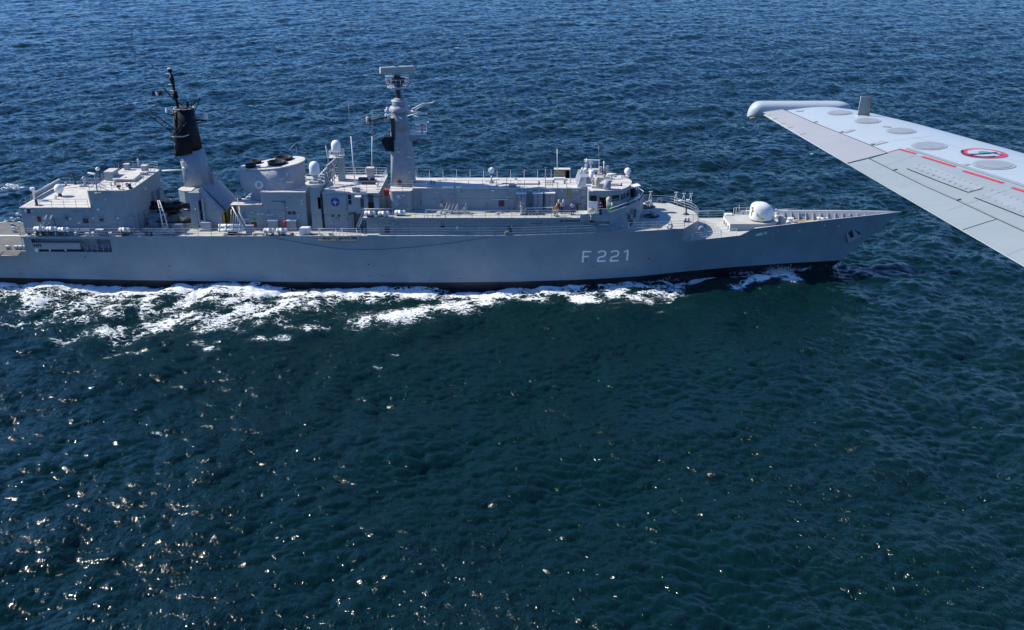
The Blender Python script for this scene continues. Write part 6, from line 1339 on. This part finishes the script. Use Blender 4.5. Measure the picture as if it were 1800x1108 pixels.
vs = [p for r_ in secs for p in r_]; n_ = 28
mb.add(vs, [(i*n_+k, i*n_+(k+1)%n_, (i+1)*n_+(k+1)%n_, (i+1)*n_+k) for i in range(36) for k in range(n_)], True); mb.f.append(tuple(range(n_))); mb.sm.append(True); mb.f.append(tuple(36*n_+k for k in range(n_))[::-1]); mb.sm.append(True)
pod = apart(mb, 'wing_tip_pod', 'wing')
xj = at(1425,180,Yp)[0]; apart(MB().ring((xj,Yp,ztop-.13), .134, .004, 24, 4, 'x'), 'pod_joint', 'capedge', pod)
apart(MB().tube([(pa[0]+.02,Yp-.12,zbot-.0),(pa[0]+.16,Yp-.12,zbot+.01)], .008, 6), 'static_wick', 'tan', pod)
apart(MB().box(pa[0]+.3, wLE(YT)-.2, YT-.02, Yp-.1, WZ-.10, WZ-.03), 'pod_pylon', 'wing', pod)
# blade aerial
q = onw(1516,203.5); Yb = q[1]; zb0 = q[2]
t_l, t_r = at(1513,169.5,Yb), at(1529.5,169.5,Yb); b_l, b_r = at(1507.5,201.5,Yb), at(1528,202.5,Yb)
bl_ = MB(); 
def blade(p, s_): return (p[0], Yb + s_, p[2])
bl_.add([(b_l[0],Yb,b_l[2]-.03),((b_l[0]+b_r[0])/2,Yb-.022,b_l[2]-.03),(b_r[0],Yb,b_r[2]-.03),((b_l[0]+b_r[0])/2,Yb+.022,b_l[2]-.03),
         (t_l[0],Yb,t_l[2]),((t_l[0]+t_r[0])/2,Yb-.014,t_l[2]),(t_r[0],Yb,t_r[2]),((t_l[0]+t_r[0])/2,Yb+.014,t_l[2])], [(3,2,1,0),(4,5,6,7),(0,1,5,4),(1,2,6,5),(2,3,7,6),(3,0,4,7)])
ba = apart(bl_, 'blade_aerial', 'wingdark', bevel=.004); apart(MB().tube([(b_r[0]-.004,Yb,b_r[2]-.02),(t_r[0]-.004,Yb,t_r[2])], .012, 6), 'brown_leading_strip', 'ochre', ba)
apart(MB().tube([(b_l[0]+.003,Yb-.003,b_l[2]-.02),(t_l[0]+.003,Yb-.003,t_l[2]),(t_r[0]-.01,Yb-.003,t_r[2])], .006, 5), 'pale_edge', 'wing', ba)
apart(MB().revolve(((b_l[0]+b_r[0])/2, Yb, b_l[2]-.03), [(.14,0),(.13,.012),(.02,.02)], 20, sy=.5), 'aerial_foot', 'wing', ba)
# ================================================================ WATER
def phillips(N, L, seed, V, wdir, lmin, lmax, rms):
    g = np.random.default_rng(seed)
    k1 = np.fft.fftfreq(N, L/N) * 2*pi
    kx, ky = np.meshgrid(k1, k1, indexing='ij'); k = np.hypot(kx, ky); k[0,0] = 1
    Lp = V*V/9.81
    cosf = (kx*cos(wdir) + ky*sin(wdir))/k
    P = np.exp(-1/(k*Lp)**2)/k**4 * (np.abs(cosf)**2*0.85 + 0.15)
    P *= np.where(cosf < 0, 0.35, 1.0)
    lam = 2*pi/k
    P *= 1/(1+np.exp(-(lam-lmin)/(0.12*lmin))) * 1/(1+np.exp((lam-lmax)/(0.12*lmax)))
    P[0,0] = 0
    h = (g.normal(size=(N,N)) + 1j*g.normal(size=(N,N)))*np.sqrt(P)
    z = np.fft.ifft2(h).real
    sc = rms/z.std(); h = h*sc
    z = np.fft.ifft2(h).real
    dx = np.fft.ifft2(-1j*kx/k*h).real; dy = np.fft.ifft2(-1j*ky/k*h).real
    return z.astype(np.float32), dx.astype(np.float32), dy.astype(np.float32), L
def samp(a, L, x, y, ang):
    N = a.shape[0]; u = (x*cos(ang)+y*sin(ang))/L*N; v = (-x*sin(ang)+y*cos(ang))/L*N
    iu = np.floor(u).astype(np.int64); iv = np.floor(v).astype(np.int64); fu = (u-iu).astype(np.float32); fv = (v-iv).astype(np.float32)
    i0 = iu % N; i1 = (iu+1) % N; j0 = iv % N; j1 = (iv+1) % N
    return (a[i0,j0]*(1-fu)*(1-fv) + a[i1,j0]*fu*(1-fv) + a[i0,j1]*(1-fu)*fv + a[i1,j1]*fu*fv)
WD = radians(-52)
SPEC = [(phillips(512, 331.0, 5, 6.2, WD, 9.0, 400, 0.22), 0.0),
        (phillips(512, 117.0, 8, 5.5, WD+0.25, 2.4, 9.0, 0.125), 0.31),
        (phillips(512, 47.0, 9, 5.0, WD-0.3, 0.6, 2.4, 0.062), -0.47)]
def wave(x, y, r):
    z = np.zeros_like(x); dx = np.zeros_like(x); dy = np.zeros_like(x)
    lee = 1 - .38*np.clip((-9-y)/5, 0, 1)*np.clip((46-x)/12, 0, 1)*np.clip((x+34)/30, 0, 1)      # water sheltered by the ship
    for i, ((h, hx, hy, L), ang) in enumerate(SPEC):
        a = ang
        f = 1.0 if i < 2 else np.clip((800 - r)/400, 0, 1)
        if i == 1: f = np.clip((1500 - r)/900, 0, 1)*lee
        if i == 0: f = np.clip((6000 - r)/4000, 0, 1)
        sx = samp(hx, L, x, y, a); sy = samp(hy, L, x, y, a)
        z += samp(h, L, x, y, a)*f; dx += (sx*cos(a) - sy*sin(a))*f*1.1; dy += (sx*sin(a) + sy*cos(a))*f*1.1
    return z, dx, dy
# polar sheet round the point under the aircraft, finer where more is seen, out to the horizon
a_d = np.linspace(-0.82, 0.82, 1500); a_l = np.linspace(-pi, -0.82, 90)[:-1]; a_r = np.linspace(0.82, pi, 90)[1:-1]
TH = np.concatenate([a_l, a_d, a_r])
rr = np.concatenate([[2.0, 12, 22, 30, 36, 41], np.exp(np.linspace(math.log(45), math.log(900), 1480)), np.exp(np.linspace(math.log(930), math.log(28000), 60))])
R_, T_ = np.meshgrid(rr, TH, indexing='ij')
X = (R_*np.sin(T_)).ravel(); Y = (CAM[1] + R_*np.cos(T_)).ravel(); RR = R_.ravel()
Z, DX, DY = wave(X, Y, RR)
# the ship's own waves: lift along the side, a bow crest peeling away
hb_x = np.array([-100,-95,-80,-68,-50,-30,0,10,17,21.0,26,33,39,44.7,46]); hb_y = np.array([0,4.4,5.6,6.4,7.0,7.3,7.25,6.6,5.5,4.4,3.0,1.9,.9,0,0])
HBX = np.interp(X, hb_x, hb_y); DH = np.abs(Y) - HBX
inx = ((X > -140) & (X < 47)).astype(float)
nearside = np.exp(-np.clip(DH, 0, 60)/3.5)*inx
Z += nearside*(0.16*np.cos((X-40.5)/27.0*2*pi) - 0.22)
for sg in (-1, 1):
    dd = (44.5 - X)*0.30 - (sg*Y) + 0.4     # Kelvin arm
    amp = np.clip((46 - X)/4, 0, 1)*np.exp(-np.clip(45-X, 0, 400)/45.0)
    Z += 0.62*amp*np.exp(-(dd/1.5)**2) - 0.30*amp*np.exp(-((dd-3.2)/2.0)**2)
X2 = X + DX; Y2 = Y + DY
# ---- foam laid down by the hull: strokes (bearing list, half-width m, strength)
FO = []
def fs(pts, w, s): FO.append(([on(*p, 0)[:2] for p in pts], w, s))
fs([(-40,497),(0,502),(100,506),(200,509),(330,512),(450,514),(560,510),(640,509),(740,513),(850,511),(930,507)], 1.75, 1.0)
fs([(-40,510),(60,516),(200,521),(330,522),(450,520),(560,517),(700,517)], 2.6, .60)
fs([(-40,520),(0,524),(80,530),(160,533),(240,534),(320,530),(400,524),(470,520)], 4.2, 0.60)
fs([(-40,545),(10,540),(60,548),(120,552)], 2.2, 0.46)
fs([(-20,570),(60,566),(130,560),(180,556)], 1.6, .50)
fs([(100,598),(160,592),(230,600),(260,590)], 1.2, .44)
fs([(560,560),(600,555),(640,548)], 1.3, .42)
fs([(420,580),(450,570),(500,562)], 1.3, .46)
fs([(180,583),(215,580),(255,575),(300,566),(335,555)], 2.0, 0.72)
fs([(250,548),(300,540),(350,536)], 2.5, 0.5)
fs([(365,565),(400,560),(430,550),(470,540),(520,530),(560,523)], 3.2, 0.66)
fs([(520,525),(570,545),(600,548)], 2.0, 0.42)
fs([(440,545),(448,535),(460,540)], 2.0, 0.7)
fs([(655,568),(690,562),(730,552),(780,541),(815,534),(850,522),(875,515)], 2.2, 0.78)
fs([(810,545),(850,536),(865,528)], 2.0, 0.62)
fs([(885,521),(930,524),(960,527)], 1.3, 0.62)
fs([(850,513),(950,513),(1020,509),(1080,506),(1140,504),(1180,500)], 1.7, 0.72)
fs([(1000,524),(1030,530),(1045,529)], 1.4, 0.85)
fs([(1060,515),(1110,520),(1150,517),(1170,508)], 3.0, 0.66)
fs([(1085,533),(1110,536),(1140,534)], 1.2, 0.42)
fs([(930,506),(1000,500),(1060,493),(1120,487),(1200,489),(1260,484),(1310,479),(1345,475)], 0.95, 1.05)
fs([(1290,503),(1305,497),(1320,491)], 0.8, 0.72)
fs([(1334,488),(1345,484),(1362,481),(1378,484),(1390,491)], 1.1, 1.15)
fs([(1375,476),(1410,473),(1440,470),(1468,469)], 0.5, 0.75)
fs([(340,578),(380,574),(415,570)], .8, .55); fs([(450,596),(475,597),(500,594)], .8, .66); fs([(505,574),(540,579),(570,575)], .9, .6)
fs([(190,628),(220,622),(245,618)], 1.0, .48); fs([(350,600),(365,612),(378,616)], .8, .5); fs([(325,585),(350,590)], .6, .4)
fs([(55,515),(60,570),(110,575),(130,560)], 1.5, .42); fs([(0,560),(20,556),(45,545)], 1.0, .4)
fs([(1150,551),(1190,545),(1215,541)], .5, .32); fs([(676,620),(700,628)], .35, .42); fs([(636,640),(670,647)], .4, .4); fs([(932,671),(965,675)], .4, .5)
fs([(1260,628),(1280,636)], .35, .5); fs([(270,765),(300,768)], .4, .5)
fs([(0,333),(20,330),(40,334)], 1.2, .5); fs([(10,326),(30,329)], 1.0, .5)
F = np.zeros_like(X)
sel = np.where((np.abs(X) < 130) & (Y > -100) & (Y < 60))[0]; xs_, ys_ = X[sel], Y[sel]; fo = np.zeros_like(xs_)
for pts, w, s in FO:
    best = np.full_like(xs_, 1e9)
    for (ax_, ay_), (bx_, by_) in zip(pts[:-1], pts[1:]):
        dx_, dy_ = bx_-ax_, by_-ay_; t = np.clip(((xs_-ax_)*dx_ + (ys_-ay_)*dy_)/(dx_*dx_+dy_*dy_), 0, 1)
        best = np.minimum(best, np.hypot(xs_-ax_-t*dx_, ys_-ay_-t*dy_))
    fo = np.maximum(fo, s*np.exp(-(best/(w*1.35))**2*0.9))
# narrow white collar where the water runs along the plating, and a far-side wake
dh = np.abs(ys_) - np.interp(xs_, hb_x, hb_y)
col = np.exp(-np.clip(dh, 0, 50)**2/0.9)*np.clip((44.6-xs_)/1.5, 0, 1)*np.clip(0.72 - (xs_-8)/90, 0.52, 0.72)
fo = np.maximum(fo, np.where(dh > -1.0, col, 0)); fo = np.where((ys_ > 5) & (dh > 0), np.maximum(fo, 0.8*np.exp(-(dh/4)**2)*np.clip((30-xs_)/20, 0, 1)), fo)
fo = np.where(xs_ < -66, np.maximum(fo, 0.7*np.exp(-(np.abs(ys_)/9)**2)*np.clip((-95-xs_)/6, 0, 1)), fo)
n_a = samp(SPEC[1][0][0], SPEC[1][0][3]*.8, xs_, ys_, .9)/.14; n_b = samp(SPEC[2][0][0], SPEC[2][0][3]*1.3, xs_, ys_, .2)/.062
fo = fo*np.clip(1 + .20*n_a + .13*n_b, .35, 1.45)
F[sel] = fo
# a few small whitecaps of the wind sea
H0 = SPEC[0][0]; steep = samp(SPEC[1][0][0], SPEC[1][0][3], X, Y, SPEC[1][1])*4 + samp(H0[0], H0[3], X, Y, 0.0)*1.2
capn = samp(SPEC[2][0][0], SPEC[2][0][3]*9, X, Y, 1.1)*8
F = np.maximum(F, np.where(Y > 15, np.clip((steep + capn - 2.2)*1.2, 0, 0.5), 0))
Z += np.clip(F-0.3, 0, 1)*0.10
nr, nt_ = len(rr), len(TH)
me = bpy.data.meshes.new('water'); nv = nr*nt_
co = np.stack([X2, Y2, Z], 1).astype(np.float32)
ii, jj = np.meshgrid(np.arange(nr-1), np.arange(nt_), indexing='ij'); j2 = (jj+1) % nt_
quads = np.stack([ii*nt_+jj, ii*nt_+j2, (ii+1)*nt_+j2, (ii+1)*nt_+jj], -1).reshape(-1, 4)[:, ::-1].astype(np.int32)
me.vertices.add(nv); me.vertices.foreach_set('co', co.ravel())
me.loops.add(quads.size); me.loops.foreach_set('vertex_index', quads.ravel())
me.polygons.add(len(quads)); me.polygons.foreach_set('loop_start', np.arange(0, quads.size, 4, dtype=np.int32))
me.polygons.foreach_set('use_smooth', np.ones(len(quads), dtype=bool))
at_ = me.attributes.new('foam', 'FLOAT', 'POINT'); at_.data.foreach_set('value', F.astype(np.float32))
me.update(calc_edges=True)
water = bpy.data.objects.new('water', me); COL.objects.link(water); water['kind'] = 'structure'
wm = bpy.data.materials.new('sea_water'); wm.use_nodes = True; N = wm.node_tree.nodes; L = wm.node_tree.links
b = N['Principled BSDF']; out = N['Material Output']
geo = N.new('ShaderNodeNewGeometry'); tc = N.new('ShaderNodeTexCoord')
def noise(scale, detail, rough=0.6, vec=None, dist=0.0):
    n = N.new('ShaderNodeTexNoise'); n.inputs['Scale'].default_value = scale; n.inputs['Detail'].default_value = detail
    n.inputs['Roughness'].default_value = rough; n.inputs['Distortion'].default_value = dist
    L.new(vec or tc.outputs['Object'], n.inputs['Vector']); return n
def mathn(op, a, b_=None, clamp=False):
    m = N.new('ShaderNodeMath'); m.operation = op; m.use_clamp = clamp
    for i, v in enumerate((a, b_)):
        if v is None: continue
        if isinstance(v, (int, float)): m.inputs[i].default_value = v
        else: L.new(v, m.inputs[i])
    return m.outputs[0]
mp = N.new('ShaderNodeMapping'); mp.inputs['Rotation'].default_value = (0, 0, radians(52)); mp.inputs['Scale'].default_value = (1.0, 0.55, 1)
L.new(tc.outputs['Object'], mp.inputs[0])
n1 = noise(4.6, 2.5, 0.55, mp.outputs[0], 0.6); n2 = noise(1.5, 2, 0.5, mp.outputs[0], 0.3)
gust = noise(0.045, 3, 0.6)
gr = N.new('ShaderNodeMapRange'); gr.inputs[1].default_value = 0.38; gr.inputs[2].default_value = 0.62; gr.inputs[3].default_value = 0.30; gr.inputs[4].default_value = 1.0
L.new(gust.outputs['Fac'], gr.inputs[0])
hsum0 = mathn('ADD', mathn('MULTIPLY', n1.outputs['Fac'], 0.16), mathn('MULTIPLY', n2.outputs['Fac'], 0.27))
hsum = mathn('MULTIPLY', hsum0, gr.outputs[0])
bump = N.new('ShaderNodeBump'); bump.inputs['Strength'].default_value = 1.0; bump.inputs['Distance'].default_value = 1.0
L.new(hsum, bump.inputs['Height'])
b.inputs['Base Color'].default_value = (0.0035, 0.020, 0.027, 1)
b.inputs['Roughness'].default_value = 0.085; b.inputs['IOR'].default_value = 1.31
L.new(bump.outputs[0], b.inputs['Normal'])
# body colour varies a little where the water is churned
nb = noise(0.02, 3); mxc = N.new('ShaderNodeMix'); mxc.data_type = 'RGBA'
L.new(nb.outputs['Fac'], mxc.inputs[0]); mxc.inputs[6].default_value = (0.0012, 0.0105, 0.0120, 1); mxc.inputs[7].default_value = (0.0015, 0.0160, 0.0135, 1)
fa = N.new('ShaderNodeAttribute'); fa.attribute_name = 'foam'
mxd = N.new('ShaderNodeMix'); mxd.data_type = 'RGBA'; L.new(mathn('MULTIPLY', fa.outputs['Fac'], 0.35, True), mxd.inputs[0])
L.new(mxc.outputs[2], mxd.inputs[6]); mxd.inputs[7].default_value = (0.015, 0.07, 0.08, 1)
L.new(mxd.outputs[2], b.inputs['Base Color'])
# lacy foam
dn = noise(0.55, 4, 0.6); vadd = N.new('ShaderNodeVectorMath'); vadd.operation = 'MULTIPLY_ADD'
L.new(dn.outputs['Color'], vadd.inputs[0]); vadd.inputs[1].default_value = (1.6, 1.6, 0); L.new(tc.outputs['Object'], vadd.inputs[2])
mpf = N.new('ShaderNodeMapping'); mpf.inputs['Scale'].default_value = (0.62, 1.0, 1); L.new(vadd.outputs[0], mpf.inputs[0])
vo = N.new('ShaderNodeTexVoronoi'); vo.feature = 'DISTANCE_TO_EDGE'; vo.inputs['Scale'].default_value = 1.5; L.new(mpf.outputs[0], vo.inputs['Vector'])
vo2 = N.new('ShaderNodeTexVoronoi'); vo2.feature = 'DISTANCE_TO_EDGE'; vo2.inputs['Scale'].default_value = 4.2; L.new(mpf.outputs[0], vo2.inputs['Vector'])
fn = noise(1.4, 7, 0.72, mpf.outputs[0], 0.3); fn2 = noise(0.22, 3, 0.6, mpf.outputs[0])
cell = mathn('ADD', mathn('MULTIPLY', vo.outputs[0], 2.1), mathn('MULTIPLY', vo2.outputs[0], 1.9))
fn3 = noise(5.0, 5, 0.7, mpf.outputs[0], 0.5)
thr = mathn('ADD', mathn('ADD', mathn('ADD', cell, mathn('MULTIPLY', fn.outputs['Fac'], 0.95)), mathn('MULTIPLY', fn2.outputs['Fac'], 0.35)), mathn('MULTIPLY', mathn('SUBTRACT', fn3.outputs['Fac'], 0.5), 1.5))
fm = mathn('MULTIPLY', mathn('SUBTRACT', mathn('MULTIPLY', fa.outputs['Fac'], 1.95), thr), 3.4, True)
fb = N.new('ShaderNodeBsdfDiffuse'); fb.inputs['Color'].default_value = (0.86, 0.88, 0.88, 1)
fbump = N.new('ShaderNodeBump'); fbump.inputs['Distance'].default_value = 0.35; fbump.inputs['Strength'].default_value = 0.9; L.new(fn.outputs['Fac'], fbump.inputs['Height']); L.new(fbump.outputs[0], fb.inputs['Normal'])
ms = N.new('ShaderNodeMixShader'); L.new(fm, ms.inputs[0]); L.new(b.outputs[0], ms.inputs[1]); L.new(fb.outputs[0], ms.inputs[2])
L.new(ms.outputs[0], out.inputs['Surface'])
me.materials.append(wm)

# ---- spray thrown off the bow wave and along the plating
g_ = np.random.default_rng(4); sp = MB()
def drops(cx, cy, cz, n_, sx, sy, sz, r0):
    for _ in range(n_):
        p = (cx + g_.normal()*sx, cy + g_.normal()*sy, cz + abs(g_.normal())*sz); r = r0*g_.uniform(.4, 1.3)
        sp.add([(p[0]+r,p[1],p[2]-r*.5),(p[0]-r*.6,p[1]+r*.8,p[2]-r*.5),(p[0]-r*.6,p[1]-r*.8,p[2]-r*.5),(p[0],p[1],p[2]+r)], [(0,1,2),(0,3,1),(1,3,2),(2,3,0)])
for px, py, n_, s_, h_ in ((1352,481,160,.5,.25),(1366,480,420,.6,.45),(1380,482,420,.55,.5),(1388,486,160,.4,.3),(1395,474,120,.8,.25),(1420,472,90,.8,.18),(1450,470,120,.7,.2),(1468,468,160,.35,.35),(1310,480,120,1.0,.18),(1180,488,120,1.5,.15),(1120,486,100,1.5,.15)):
    q = on(px, py, 0.1); drops(q[0], q[1], .05, n_, s_, s_*.6, h_, .045)
spo_ = sp.build('bow_spray', M['white']); spo_['kind'] = 'stuff'; spo_['label'] = 'white spray thrown up where the bow cuts the water'
